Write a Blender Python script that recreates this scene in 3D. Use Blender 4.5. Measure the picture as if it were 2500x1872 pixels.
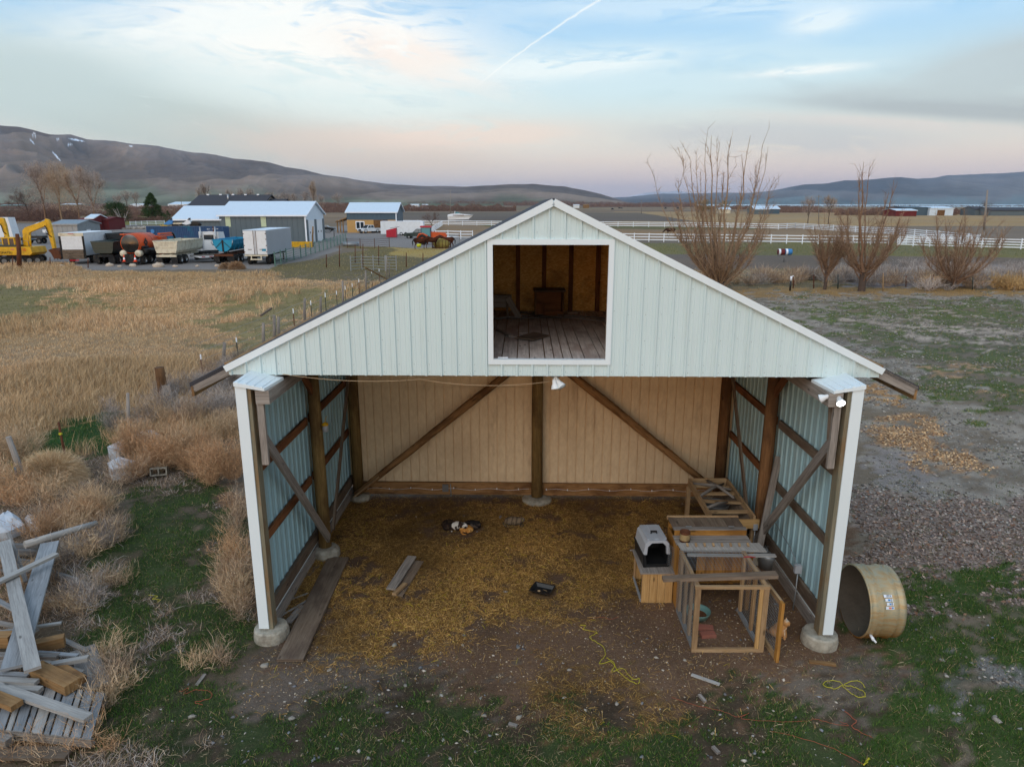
import bpy, bmesh, math, random
import numpy as np
from mathutils import Vector, Matrix
PI = math.pi
S = bpy.context.scene
for o in list(bpy.data.objects): bpy.data.objects.remove(o)
COL = S.collection
# ------------------------------------------------------------------ camera
H = 6.7; TH = math.radians(14.36); F = 1711.0
cam = bpy.data.cameras.new('camera'); camo = bpy.data.objects.new('camera', cam); COL.objects.link(camo)
cam.sensor_width = 36; cam.lens = F/2500*36; cam.sensor_fit = 'HORIZONTAL'
cam.clip_start = 0.1; cam.clip_end = 120000
camo.location = (0, 0, H); camo.rotation_euler = (PI/2 - TH, 0, 0)
S.camera = camo
CT, ST = math.cos(TH), math.sin(TH)
def ray(x, y):
    a = (x-1250)/F; b = (936-y)/F
    return Vector((a, CT + b*ST, -ST + b*CT))
def G(x, y, z=0.0):          # the point of height z seen at photo position x, y
    d = ray(x, y); t = (z-H)/d.z
    return Vector((d.x*t, d.y*t, z))
def P(x, y, Y):              # the point at distance Y (along the ground axis)
    d = ray(x, y); t = Y/d.y
    return Vector((d.x*t, Y, H + d.z*t))
# ------------------------------------------------------------------ node helper
class E:
    __slots__ = ('t', 's')
    def __init__(s, t, k): s.t = t; s.s = k
    def _m(a, op, b=None, c=None, clamp=False):
        n = a.t.nodes.new('ShaderNodeMath'); n.operation = op; n.use_clamp = clamp
        for i, v in enumerate((a, b, c)):
            if v is None: continue
            if isinstance(v, E): a.t.links.new(v.s, n.inputs[i])
            else: n.inputs[i].default_value = v
        return E(a.t, n.outputs[0])
    def __add__(a, b): return a._m('ADD', b)
    __radd__ = __add__
    def __sub__(a, b): return a._m('SUBTRACT', b)
    def __rsub__(a, b): return (a*-1)+b
    def __mul__(a, b): return a._m('MULTIPLY', b)
    __rmul__ = __mul__
    def __truediv__(a, b): return a._m('DIVIDE', b)
    def pw(a, b): return a._m('POWER', b)
    def exp(a): return a._m('EXPONENT')
    def abs(a): return a._m('ABSOLUTE')
    def mx(a, b): return a._m('MAXIMUM', b)
    def mn(a, b): return a._m('MINIMUM', b)
    def gt(a, b): return a._m('GREATER_THAN', b)
    def fr(a): return a._m('FRACT')
    def sin(a): return a._m('SINE')
    def cl(a): return a._m('ADD', 0.0, clamp=True)
    def ss(a, lo, hi, o0=0.0, o1=1.0):
        n = a.t.nodes.new('ShaderNodeMapRange'); n.interpolation_type = 'SMOOTHSTEP'
        a.t.links.new(a.s, n.inputs[0])
        for i, v in enumerate((lo, hi, o0, o1)): n.inputs[i+1].default_value = v
        return E(a.t, n.outputs[0])
def inp(t, sock, v):
    if isinstance(v, E): t.links.new(v.s, sock)
    elif v is not None:
        if hasattr(v, '__len__') and len(v) == 3 and len(sock.default_value) == 4: v = (*v, 1)
        sock.default_value = v
def mix(t, f, a, b, mode='MIX'):
    n = t.nodes.new('ShaderNodeMix'); n.data_type = 'RGBA'; n.blend_type = mode
    inp(t, n.inputs[0], f); inp(t, n.inputs[6], a); inp(t, n.inputs[7], b)
    return E(t, n.outputs[2])
def ramp(t, f, stops):
    n = t.nodes.new('ShaderNodeValToRGB'); r = n.color_ramp
    while len(r.elements) < len(stops): r.elements.new(0.5)
    for e, (p, c) in zip(r.elements, stops): e.position = p; e.color = (*c, 1)
    inp(t, n.inputs[0], f); return E(t, n.outputs[0])
def comb(t, x, y, z):
    n = t.nodes.new('ShaderNodeCombineXYZ')
    for i, v in enumerate((x, y, z)): inp(t, n.inputs[i], v)
    return E(t, n.outputs[0])
def sep(v):
    n = v.t.nodes.new('ShaderNodeSeparateXYZ'); v.t.links.new(v.s, n.inputs[0])
    return [E(v.t, n.outputs[i]) for i in range(3)]
def noise(t, vec, scale=1, detail=4, rough=0.5, dist=0.0):
    n = t.nodes.new('ShaderNodeTexNoise')
    if vec is not None: t.links.new(vec.s, n.inputs['Vector'])
    n.inputs['Scale'].default_value = scale; n.inputs['Detail'].default_value = detail
    n.inputs['Roughness'].default_value = rough; n.inputs['Distortion'].default_value = dist
    return E(t, n.outputs[0])
def voro(t, vec, scale, out=0, feature='F1'):
    n = t.nodes.new('ShaderNodeTexVoronoi'); n.feature = feature
    if vec is not None: t.links.new(vec.s, n.inputs['Vector'])
    n.inputs['Scale'].default_value = scale
    return E(t, n.outputs[out])
def mapping(t, vec, scale=(1, 1, 1), loc=(0, 0, 0), rot=(0, 0, 0)):
    n = t.nodes.new('ShaderNodeMapping'); t.links.new(vec.s, n.inputs[0])
    n.inputs[1].default_value = loc; n.inputs[2].default_value = rot; n.inputs[3].default_value = scale
    return E(t, n.outputs[0])
def tc(t, which='Object'):
    return E(t, t.nodes.new('ShaderNodeTexCoord').outputs[which])
def lin(r, g=None, b=None):
    if g is None: r, g, b = r
    f = lambda c: (c/255/12.92 if c <= 10.3 else ((c/255+0.055)/1.055)**2.4)
    return (f(r), f(g), f(b))
# ------------------------------------------------------------------ world: dusk sky
S.view_settings.view_transform = 'Standard'; S.view_settings.look = 'None'
HAZE = 2.6e-5
S.view_settings.exposure = 0.20; S.view_settings.gamma = 1.0
W = bpy.data.worlds.new('World'); S.world = W; W.use_nodes = True
t = W.node_tree; t.nodes.clear()
d = tc(t, 'Generated'); dx, dy, dz = sep(d)
front = dy.ss(-0.5, 0.5)
zc = ((dz + 0.02) / 1.02).cl()
skyF = ramp(t, zc, [(0.0, lin(184, 178, 196)), (0.045, lin(210, 194, 200)), (0.078, lin(222, 208, 204)), (0.115, lin(212, 216, 214)),
                    (0.16, lin(190, 217, 230)), (0.225, lin(160, 202, 236)), (0.30, lin(142, 188, 230)), (1.0, lin(166, 192, 222))])
skyB = ramp(t, zc, [(0.0, lin(236, 220, 205)), (0.1, lin(240, 232, 224)), (0.3, lin(215, 228, 240)), (1.0, lin(166, 192, 222))])
sky = mix(t, front, skyB, skyF)
az = dx / dy.mx(0.05); el = dz / (dy.mx(0.05))
def pxdir(x, y):
    v = ray(x, y); return v.x/v.y, v.z/v.y
def blob(cx, cy, wx, wy, rot, ns=6, stretch=4, lo=0.35, hi=0.75, seed=0.0, det=6):
    a0, e0 = pxdir(cx, cy); sx, sy = wx/F, wy/F
    c, s = math.cos(rot), math.sin(rot)
    u = ((az-a0)*c + (el-e0)*s); v = ((el-e0)*c - (az-a0)*s)
    g = ((u/sx)*(u/sx) + (v/sy)*(v/sy))
    g = (g*-1.0).exp()
    n = noise(t, comb(t, u*ns*1.6+seed, v*ns*stretch*1.5+seed*1.7, seed), 1.0, 9, 0.62, 1.1)
    return (g*1.5 * n.ss(lo-.06, hi-.06)).cl() * dy.gt(0.0)
CL = [((620, 210, 520, 110, -0.12, 6, 5, .30, .56, 1.0), lin(226, 236, 236), .85),
      ((350, 290, 520, 70, -0.20, 6, 5, .24, .50, 4.0), lin(182, 196, 197), .95),
      ((60, 190, 260, 90, -0.05, 4, 4, .20, .50, 11.0), lin(190, 205, 208), .9),
      ((880, 370, 330, 50, -0.10, 4, 4, .25, .55, 5.0), lin(214, 198, 192), .85),
      ((760, 80, 340, 85, -0.10, 7, 4, .40, .60, 2.0), lin(250, 247, 243), 1.0),
      ((500, 50, 260, 40, 0.08, 6, 5, .36, .62, 12.0), lin(244, 246, 244), .9),
      ((1030, 150, 170, 40, -0.25, 8, 4, .36, .60, 3.0), lin(248, 234, 226), .95),
      ((1150, 330, 260, 30, 0.02, 6, 5, .3, .6, 6.0), lin(238, 214, 204), .8),
      ((2350, 255, 380, 34, -0.07, 5, 6, .20, .46, 7.0), lin(168, 176, 186), 1.0),
      ((2480, 160, 320, 66, 0.22, 5, 4, .20, .46, 8.0), lin(176, 187, 196), 1.0),
      ((2330, 268, 330, 15, -0.05, 3, 6, .12, .34, 21.0), lin(160, 168, 180), 1.0),
      ((2180, 303, 300, 14, -0.05, 6, 6, .3, .6, 14.0), lin(214, 206, 206), .95),
      ((1900, 335, 320, 34, -0.03, 5, 5, .3, .55, 9.0), lin(188, 190, 200), .85),
      ((1700, 180, 420, 60, 0.03, 4, 5, .35, .65, 17.0), lin(206, 226, 236), .6),
      ((2010, 48, 80, 26, 0.18, 12, 4, .30, .55, 10.0), lin(226, 236, 242), .9),
      ((1380, 160, 220, 26, 0.08, 8, 5, .35, .6, 13.0), lin(232, 240, 243), .9),
      ((1970, 172, 120, 9, 0.08, 10, 6, .35, .6, 15.0), lin(236, 240, 242), .9),
      ((1750, 10, 500, 30, 0.02, 5, 6, .38, .65, 16.0), lin(206, 226, 242), .7)]
for a, c, k in CL:
    sky = mix(t, blob(*a)*k, sky, c)
# contrail
(a0, e0), (a1, e1) = pxdir(1158, 208), pxdir(1462, -6)
L = math.hypot(a1-a0, e1-e0); ca, sa = (a1-a0)/L, (e1-e0)/L
u = ((az-a0)*ca + (el-e0)*sa)/L; v = (el-e0)*ca - (az-a0)*sa
v = v + (noise(t, comb(t, u*14, 0.0, 0.0), 1, 3)-0.5)*0.004 + (u-0.5)*(u-0.5)*0.012
wd = u*0.0010 + 0.0007
con = ((v/wd)*(v/wd)*-1.0).exp() * u.ss(-0.05, 0.1) * u.ss(1.25, 1.1) * noise(t, comb(t, u*20, v*300, 0.0), 1, 4).ss(0.2, 0.55, 0.5, 1.0)
sky = mix(t, con*dy.gt(0)*0.7, sky, lin(247, 247, 247))
below = dz.ss(-0.03, -0.2)
sky = mix(t, below, sky, lin(95, 88, 80))
bg = t.nodes.new('ShaderNodeBackground'); t.links.new(sky.s, bg.inputs[0]); bg.inputs[1].default_value = 0.90
ns = t.nodes.new('ShaderNodeTexSky'); ns.sky_type = 'NISHITA'; ns.sun_disc = False
SUN_EL, SUN_AZ = math.radians(38), math.radians(205)      # azimuth clockwise from +Y: behind the camera, a little to the left
ns.sun_elevation = math.radians(3); ns.sun_rotation = SUN_AZ
bg2 = t.nodes.new('ShaderNodeBackground'); t.links.new(ns.outputs[0], bg2.inputs[0]); bg2.inputs[1].default_value = 0.05
ad = t.nodes.new('ShaderNodeAddShader'); t.links.new(bg.outputs[0], ad.inputs[0]); t.links.new(bg2.outputs[0], ad.inputs[1])
wo = t.nodes.new('ShaderNodeOutputWorld'); t.links.new(ad.outputs[0], wo.inputs[0])
W.cycles.sampling_method = 'MANUAL'; W.cycles.sample_map_resolution = 512
# soft glow of the set sun behind the camera
sl = bpy.data.lights.new('sun', 'SUN'); slo = bpy.data.objects.new('sun', sl); COL.objects.link(slo)
sl.energy = 0.9; sl.angle = math.radians(45); sl.color = (1.0, 0.97, 0.93)
sd = Vector((math.sin(SUN_AZ)*math.cos(SUN_EL), math.cos(SUN_AZ)*math.cos(SUN_EL), math.sin(SUN_EL)))
slo.rotation_euler = (sd).to_track_quat('Z', 'Y').to_euler()
try:
    S.cycles.max_bounces = 6; S.cycles.diffuse_bounces = 4; S.cycles.volume_bounces = 0
    S.cycles.transparent_max_bounces = 16; S.cycles.caustics_reflective = False; S.cycles.caustics_refractive = False
    S.cycles.use_denoising = True
except Exception: pass
# ------------------------------------------------------------------ mesh builder
class MB:
    def __init__(s): s.v = []; s.f = []; s.uv = []; s.m = []; s.sm = []
    def face(s, idx, uv=None, m=0, sm=False):
        s.f.append(tuple(idx)); s.m.append(m); s.sm.append(sm)
        s.uv.append(uv if uv else [(s.v[i][0]+s.v[i][1]*.37, s.v[i][2]+s.v[i][1]*.61) for i in idx])
    def add(s, vs): n = len(s.v); s.v.extend(tuple(p) for p in vs); return n
    def hexa(s, c, m=0, uvs=None):
        # 8 corners: 0-3 start end ring, 4-7 far end ring
        n = s.add(c); c = [Vector(p) for p in c]
        L = (c[4]-c[0]).length; w = (c[1]-c[0]).length; h = (c[3]-c[0]).length
        r = random.random()*10; q = random.random()*3
        def fc(ix, uv): s.face([n+i for i in ix], [(a+r, b+q) for a, b in uv], m)
        fc((0, 1, 5, 4), [(0, 0), (0, w), (L, w), (L, 0)])
        fc((1, 2, 6, 5), [(0, w), (0, w+h), (L, w+h), (L, w)])
        fc((2, 3, 7, 6), [(0, 0.7), (0, .7+w), (L, .7+w), (L, .7)])
        fc((3, 0, 4, 7), [(0, 1.3), (0, 1.3+h), (L, 1.3+h), (L, 1.3)])
        fc((3, 2, 1, 0), [(0, 0), (.02, 0), (.02, w), (0, w)]); fc((4, 5, 6, 7), [(0, 0), (0, w), (.02, w), (.02, 0)])
        return s
    def beam(s, a, b, w, h, up=(0, 0, 1), m=0, w2=None, h2=None):
        a = Vector(a); b = Vector(b); d = (b-a).normalized(); up = Vector(up)
        if abs(d.dot(up)) > .97: up = Vector((0, 1, 0)) if abs(d.y) < .9 else Vector((1, 0, 0))
        x = d.cross(up).normalized(); y = x.cross(d).normalized()
        w2 = w2 or w; h2 = h2 or h
        c = [a-x*w/2-y*h/2, a+x*w/2-y*h/2, a+x*w/2+y*h/2, a-x*w/2+y*h/2,
             b-x*w2/2-y*h2/2, b+x*w2/2-y*h2/2, b+x*w2/2+y*h2/2, b-x*w2/2+y*h2/2]
        return s.hexa(c, m)
    def box(s, x0, x1, y0, y1, z0, z1, m=0):
        dx, dy, dz = abs(x1-x0), abs(y1-y0), abs(z1-z0)
        mx, my, mz = (x0+x1)/2, (y0+y1)/2, (z0+z1)/2
        if dx >= dy and dx >= dz: return s.beam((x0, my, mz), (x1, my, mz), dy, dz, m=m)
        if dy >= dz: return s.beam((mx, y0, mz), (mx, y1, mz), dx, dz, m=m)
        return s.beam((mx, my, z0), (mx, my, z1), dx, dy, up=(0, 1, 0), m=m)
    def tube(s, pts, rad, n=8, caps=True, m=0, smooth=True):
        pts = [Vector(p) for p in pts]
        if not hasattr(rad, '__len__'): rad = [rad]*len(pts)
        rings = []; x = None; ln = 0
        for i, p in enumerate(pts):
            d = (pts[min(i+1, len(pts)-1)]-pts[max(i-1, 0)])
            if d.length < 1e-9: d = Vector((0, 0, 1))
            d.normalize()
            if x is None:
                r = Vector((0, 0, 1)) if abs(d.z) < .9 else Vector((1, 0, 0)); x = d.cross(r).normalized()
            else:
                x = (x-d*x.dot(d)); x = x.normalized() if x.length > 1e-6 else d.orthogonal().normalized()
            y = d.cross(x)
            if i: ln += (p-pts[i-1]).length
            k = s.add([p+(x*math.cos(2*PI*j/n)+y*math.sin(2*PI*j/n))*rad[i] for j in range(n)])
            rings.append((k, ln))
        q = random.random()*5
        for (a, la), (b, lb) in zip(rings, rings[1:]):
            for j in range(n):
                j2 = (j+1) % n; ra = max(rad)*2*PI/n
                s.face([a+j, a+j2, b+j2, b+j], [(la+q, j*ra), (la+q, (j+1)*ra), (lb+q, (j+1)*ra), (lb+q, j*ra)], m, smooth)
        if caps:
            k = rings[0][0]; s.face([k+j for j in range(n)][::-1], None, m)
            k = rings[-1][0]; s.face([k+j for j in range(n)], None, m)
        return s
    def cyl(s, a, b, r, n=16, r2=None, m=0, caps=True):
        return s.tube([a, b], [r, r if r2 is None else r2], n, caps, m)
    def lathe(s, prof, c=(0, 0, 0), ax=(0, 0, 1), n=24, m=0, smooth=True):
        ax = Vector(ax).normalized(); x = ax.orthogonal().normalized(); y = ax.cross(x); c = Vector(c)
        ks = []
        for r, h in prof:
            ks.append(s.add([c+ax*h+(x*math.cos(2*PI*j/n)+y*math.sin(2*PI*j/n))*r for j in range(n)]))
        for (a, pa), (b, pb) in zip(zip(ks, prof), zip(ks[1:], prof[1:])):
            for j in range(n):
                j2 = (j+1) % n
                s.face([a+j, a+j2, b+j2, b+j], [(j*.1, pa[1]), (j*.1+.1, pa[1]), (j*.1+.1, pb[1]), (j*.1, pb[1])], m, smooth)
        return s
    def prism(s, poly, axis, a, b, m=0):
        # poly of 2D points extruded along axis 'x','y','z' from a to b
        def p3(p, t):
            return {'x': (t, p[0], p[1]), 'y': (p[0], t, p[1]), 'z': (p[0], p[1], t)}[axis]
        n = len(poly); k = s.add([p3(p, a) for p in poly]+[p3(p, b) for p in poly])
        s.face([k+i for i in range(n)], None, m); s.face([k+n+i for i in range(n)][::-1], None, m)
        for i in range(n):
            j = (i+1) % n; s.face([k+j, k+i, k+n+i, k+n+j], None, m)
        return s
    def ell(s, c, r, n=12, m=0, rot=None):
        c = Vector(c); k0 = len(s.v); rings = n//2
        for i in range(rings+1):
            th = PI*i/rings
            for j in range(n):
                p = Vector((r[0]*math.sin(th)*math.cos(2*PI*j/n), r[1]*math.sin(th)*math.sin(2*PI*j/n), r[2]*math.cos(th)))
                if rot: p = rot @ p
                s.v.append(tuple(c+p))
        for i in range(rings):
            for j in range(n):
                j2 = (j+1) % n
                s.face([k0+i*n+j, k0+(i+1)*n+j, k0+(i+1)*n+j2, k0+i*n+j2], None, m, True)
        return s
    def quad(s, a, b, c, d, m=0):
        k = s.add([a, b, c, d]); s.face([k, k+1, k+2, k+3], None, m); return s
    def build(s, name, mats, parent=None, loc=None, rot=None, jit=0):
        me = bpy.data.meshes.new(name)
        vs = s.v
        if jit: vs = [(x+random.uniform(-jit, jit), y+random.uniform(-jit, jit), z+random.uniform(-jit, jit)) for x, y, z in vs]
        me.from_pydata(vs, [], s.f)
        uvl = me.uv_layers.new(name='UVMap')
        uvl.data.foreach_set('uv', np.array([c for u in s.uv for c in u], dtype=np.float32).ravel())
        me.polygons.foreach_set('material_index', s.m); me.polygons.foreach_set('use_smooth', s.sm)
        for mm in (mats if isinstance(mats, (list, tuple)) else [mats]): me.materials.append(mm)
        bm = bmesh.new(); bm.from_mesh(me); bmesh.ops.recalc_face_normals(bm, faces=bm.faces); bm.to_mesh(me); bm.free()
        o = bpy.data.objects.new(name, me); COL.objects.link(o)
        if parent: o.parent = parent
        if loc is not None: o.location = loc
        if rot is not None: o.rotation_euler = rot
        return o
def tag(o, label=None, cat=None, group=None, kind=None):
    if label: o['label'] = label
    if cat: o['category'] = cat
    if group: o['group'] = group
    if kind: o['kind'] = kind
    return o
def thing(name, label, cat, loc=(0, 0, 0), rz=0, group=None):
    o = bpy.data.objects.new(name, None); COL.objects.link(o); o.location = loc; o.rotation_euler = (0, 0, rz)
    o.empty_display_size = 0.2
    return tag(o, label, cat, group)
KIDS = {}
def copy_tree(o, parent=None, loc=None, rz=None, label=None, group=None, scale=None):
    c = o.copy(); COL.objects.link(c)
    if parent: c.parent = parent
    if loc is not None: c.location = loc
    if rz is not None: c.rotation_euler = (0, 0, rz)
    if scale: c.scale = scale if hasattr(scale, '__len__') else (scale,)*3
    if label: c['label'] = label
    if group: c['group'] = group
    for ch in [x for x in bpy.data.objects if x.parent == o]: copy_tree(ch, c)
    return c
def npmesh(name, verts, faces, mat, cols=None, uv=None, kind=None, smooth=False):
    verts = np.asarray(verts, dtype=np.float32); faces = np.asarray(faces, dtype=np.int32)
    me = bpy.data.meshes.new(name); n, k = faces.shape
    me.vertices.add(len(verts)); me.vertices.foreach_set('co', verts.ravel())
    me.loops.add(n*k); me.loops.foreach_set('vertex_index', faces.ravel())
    me.polygons.add(n); me.polygons.foreach_set('loop_start', np.arange(0, n*k, k, dtype=np.int32))
    me.polygons.foreach_set('loop_total', np.full(n, k, dtype=np.int32))
    if smooth: me.polygons.foreach_set('use_smooth', np.ones(n, dtype=bool))
    me.update(calc_edges=True)
    if cols is not None:
        a = me.color_attributes.new('Col', 'FLOAT_COLOR', 'POINT')
        c4 = np.ones((len(verts), 4), dtype=np.float32); c4[:, :3] = cols; a.data.foreach_set('color', c4.ravel())
    me.materials.append(mat)
    o = bpy.data.objects.new(name, me); COL.objects.link(o)
    if kind: o['kind'] = kind
    return o
# ------------------------------------------------------------------ materials
def newmat(name):
    m = bpy.data.materials.new(name); m.use_nodes = True; t = m.node_tree
    b = t.nodes['Principled BSDF']; b.inputs['Specular IOR Level'].default_value = 0.3
    return m, t, b
def bump(t, b, h, strength=0.3, dist=0.01):
    n = t.nodes.new('ShaderNodeBump'); n.inputs['Strength'].default_value = strength; n.inputs['Distance'].default_value = dist
    t.links.new(h.s, n.inputs['Height']); t.links.new(n.outputs[0], b.inputs['Normal'])
def orand(t): return E(t, t.nodes.new('ShaderNodeObjectInfo').outputs['Random'])
def hsv(t, col, v, s=1.0):
    n = t.nodes.new('ShaderNodeHueSaturation'); inp(t, n.inputs['Color'], col); inp(t, n.inputs['Value'], v); inp(t, n.inputs['Saturation'], s)
    return E(t, n.outputs[0])
def paint(name, c, rough=.45, metal=0.0, dirt=.25, dcol=(95, 80, 62), sc=1.2, spec=.4):
    m, t, b = newmat(name); o = tc(t)
    n = noise(t, o, sc, 7, .65); n2 = noise(t, o, sc*9, 4)
    c1 = mix(t, n.ss(.42, .75)*dirt, lin(c), lin(dcol))
    c1 = hsv(t, c1, n2*.24+.88)
    inp(t, b.inputs['Base Color'], c1); b.inputs['Metallic'].default_value = metal
    inp(t, b.inputs['Roughness'], n*.25+(rough-.1)); b.inputs['Specular IOR Level'].default_value = spec
    return m
def wood(name, c1, c2, knots=True, rough=.8, stain=None, gs=1.0, bl=.12):
    m, t, b = newmat(name); uv = tc(t, 'UV')
    r = orand(t); o = tc(t)
    off = comb(t, r*37, r*11, 0.0)
    a = t.nodes.new('ShaderNodeVectorMath'); t.links.new(uv.s, a.inputs[0]); t.links.new(off.s, a.inputs[1]); p = E(t, a.outputs[0])
    g1 = noise(t, mapping(t, p, (1.4*gs, 26*gs, 1)), 1, 6, .65, .8)
    g2 = noise(t, mapping(t, p, (5*gs, 150*gs, 1)), 1, 3, .6)
    g3 = noise(t, mapping(t, p, (.8, 1.6, 1)), 1.3, 5, .6)
    f = (g1*.65+g2*.35).ss(.3, .68)
    c = mix(t, f, lin(c1), lin(c2))
    if stain: c = mix(t, g3.ss(.45, .65)*.8, c, lin(stain))
    if knots:
        k = voro(t, mapping(t, p, (2.2, 6, 1)), 1)
        c = mix(t, k.ss(.16, .05)*.7, c, lin(tuple(x*.45 for x in c1)))
    c = hsv(t, c, (r*.3+.82)*(g3*.5+.76))
    inp(t, b.inputs['Base Color'], c); b.inputs['Roughness'].default_value = rough; b.inputs['Specular IOR Level'].default_value = .15
    bump(t, b, f, .35, .006)
    return m
M = {}
M['grey_wood'] = wood('weathered grey wood', (106, 98, 92), (158, 150, 142))
M['pale_wood'] = wood('silvered wood', (138, 134, 130), (176, 172, 166))
M['blue_wood'] = wood('blue grey boards', (116, 118, 120), (154, 156, 158))
M['dark_wood'] = wood('dark stained wood', (86, 60, 40), (138, 102, 68), stain=(72, 50, 34))
M['pole_wood'] = wood('treated pole', (98, 78, 46), (146, 120, 76), stain=(80, 60, 38), knots=False)
M['post_wood'] = wood('green grey post', (106, 104, 88), (140, 132, 112), stain=(118, 92, 62))
M['log_wood'] = wood('peeled log', (122, 84, 50), (176, 136, 92), stain=(88, 58, 36))
M['fresh_wood'] = wood('fresh pine', (170, 128, 78), (206, 168, 114))
M['gold_wood'] = wood('golden stained wood', (136, 92, 40), (182, 134, 70), stain=(112, 76, 36))
M['tan_wood'] = wood('tan pine frame', (150, 120, 86), (190, 160, 122), stain=(126, 100, 74))
M['brown_wood'] = wood('brown plank', (96, 82, 70), (134, 118, 102), stain=(84, 70, 60))
M['floor_wood'] = wood('loft floor boards', (156, 146, 140), (204, 192, 184), stain=(140, 122, 114))
M['redbrown'] = wood('red brown beam', (104, 66, 42), (148, 100, 66), stain=(76, 46, 32))
M['lumber'] = wood('split lumber', (126, 92, 56), (164, 130, 90), stain=(104, 78, 52))
def metalpanel(name, c, rough=.42, dirt=.15, spec=.35, streak=True):
    m, t, b = newmat(name); o = tc(t)
    n = noise(t, mapping(t, o, (7, 7, .35)), 1, 6, .6); n2 = noise(t, o, .6, 4)
    c1 = mix(t, n.ss(.48, .8)*dirt, lin(c), lin(150, 150, 138)); c1 = hsv(t, c1, n2*.14+.93)
    inp(t, b.inputs['Base Color'], c1); inp(t, b.inputs['Roughness'], n*.2+(rough-.1)); b.inputs['Specular IOR Level'].default_value = spec
    return m
M['gable'] = metalpanel('off white ribbed steel', (204, 221, 222))
M['trim'] = metalpanel('white trim', (222, 232, 236), .4, .08)
M['wall_in'] = metalpanel('pale blue steel lining', (158, 190, 198), .5, .35)
M['shingle'] = paint('dark roofing', (62, 62, 68), .9, 0, .3, (90, 86, 82), 3)
M['black'] = paint('black plastic', (26, 28, 30), .4, 0, .25, (70, 64, 58), 4)
M['rubber'] = paint('rubber', (34, 34, 35), .85, 0, .5, (96, 88, 78), 3, .2)
M['chrome'] = paint('bright metal', (170, 172, 174), .3, .8, .3)
M['steel'] = paint('grey steel', (120, 122, 124), .5, .5, .4)
M['galv'] = paint('galvanised pipe', (150, 156, 160), .45, .5, .3, (110, 100, 86), 3)
M['rust'] = paint('rusty steel', (98, 60, 42), .85, 0, .7, (60, 42, 34), 3, .2)
M['white'] = paint('white paint', (226, 228, 230), .4, 0, .2, (150, 140, 126))
M['vinyl'] = paint('white vinyl', (238, 242, 248), .5, 0, .06)
M['glass'] = paint('dark glass', (38, 48, 56), .12, 0, .1, (80, 90, 96), 2, .7)
M['window'] = paint('window pane', (46, 58, 66), .15, 0, .1, (80, 90, 96), 2, .7)
M['yellow'] = paint('machine yellow', (218, 168, 24), .45, 0, .5, (120, 84, 30), 1.6)
M['orange'] = paint('orange paint', (206, 84, 34), .45, 0, .35, (120, 60, 36), 2)
M['red'] = paint('red paint', (186, 30, 52), .45, 0, .15)
M['red2'] = paint('faded red', (110, 38, 40), .7, 0, .4, (70, 40, 36))
M['cyan'] = paint('cyan tarp', (14, 142, 178), .5, 0, .2, (60, 80, 90))
M['cream'] = paint('cream paint', (216, 206, 182), .55, 0, .6, (128, 96, 66), 1.6)
M['green_pipe'] = paint('green pipe', (92, 128, 116), .6, 0, .4, (104, 90, 66), 2)
M['dark_green'] = paint('dark green paint', (44, 60, 58), .3, 0, .2)
M['slate'] = paint('slate steel', (92, 104, 110), .5, 0, .1)
M['pale_roof'] = paint('pale blue steel roof', (206, 220, 232), .35, 0, .05)
M['slate2'] = paint('blue grey steel', (72, 92, 106), .5, 0, .1)
M['osb'] = paint('osb sheathing', (192, 150, 92), .8, 0, .3, (150, 108, 60), 2)
M['barnred'] = paint('barn red', (104, 32, 34), .8, 0, .2)
M['teal'] = paint('teal enamel', (104, 140, 132), .4, 0, .4)
M['lamp_white'] = paint('lamp white', (225, 230, 232), .35, 0, .05)
M['rope'] = paint('yellow rope', (190, 178, 40), .7, 0, .1)
M['twine'] = paint('orange twine', (160, 84, 58), .8, 0, .1)
M['bluerope'] = paint('blue rope', (40, 120, 150), .7, 0, .1)
M['plastic_grey'] = paint('grey plastic', (170, 174, 180), .4, 0, .1)
M['cord'] = paint('tan cord', (188, 164, 132), .6, 0, .1)
def concrete():
    m, t, b = newmat('concrete'); o = tc(t)
    n = noise(t, o, 7, 8, .7); v = voro(t, o, 60)
    c = ramp(t, n, [(.3, lin(120, 112, 100)), (.5, lin(158, 152, 138)), (.7, lin(182, 176, 162))])
    inp(t, b.inputs['Base Color'], c); b.inputs['Roughness'].default_value = .9; bump(t, b, n+v*.2, .5, .01); return m
M['concrete'] = concrete()
def osbwall():
    m, t, b = newmat('osb wall'); o = tc(t)
    n = voro(t, mapping(t, o, (1, 1, .45)), 26, 1); n2 = noise(t, o, 2.2, 6, .6); n3 = noise(t, mapping(t, o, (22, 22, 60)), 1, 4)
    c = mix(t, n3.ss(.35, .7), lin(214, 158, 76), lin(246, 204, 130))
    c = mix(t, n2.ss(.45, .75)*.6, c, lin(110, 70, 26))
    inp(t, b.inputs['Base Color'], c); b.inputs['Roughness'].default_value = .8; return m
M['osbwall'] = osbwall()
def siding():
    m, t, b = newmat('tan panel siding'); o = tc(t)
    n = noise(t, mapping(t, o, (14, 14, 6)), 1, 6, .6); n2 = noise(t, o, .5, 5, .6)
    c = mix(t, n.ss(.3, .75), lin(220, 194, 158), lin(234, 210, 174)); n4 = noise(t, mapping(t, o, (3, 3, .8)), 1, 7, .65); c = mix(t, n2.ss(.4, .8)*.35, c, lin(170, 140, 108)); c = mix(t, n4.ss(.55, .72)*.4, c, lin(160, 130, 102))
    inp(t, b.inputs['Base Color'], c); b.inputs['Roughness'].default_value = .75; return m
M['siding'] = siding()
def veg(name='foliage', tr=True):
    m, t, b = newmat(name); a = t.nodes.new('ShaderNodeAttribute'); a.attribute_name = 'Col'
    t.links.new(a.outputs['Color'], b.inputs['Base Color']); b.inputs['Roughness'].default_value = .8; b.inputs['Specular IOR Level'].default_value = .15
    return m
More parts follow.
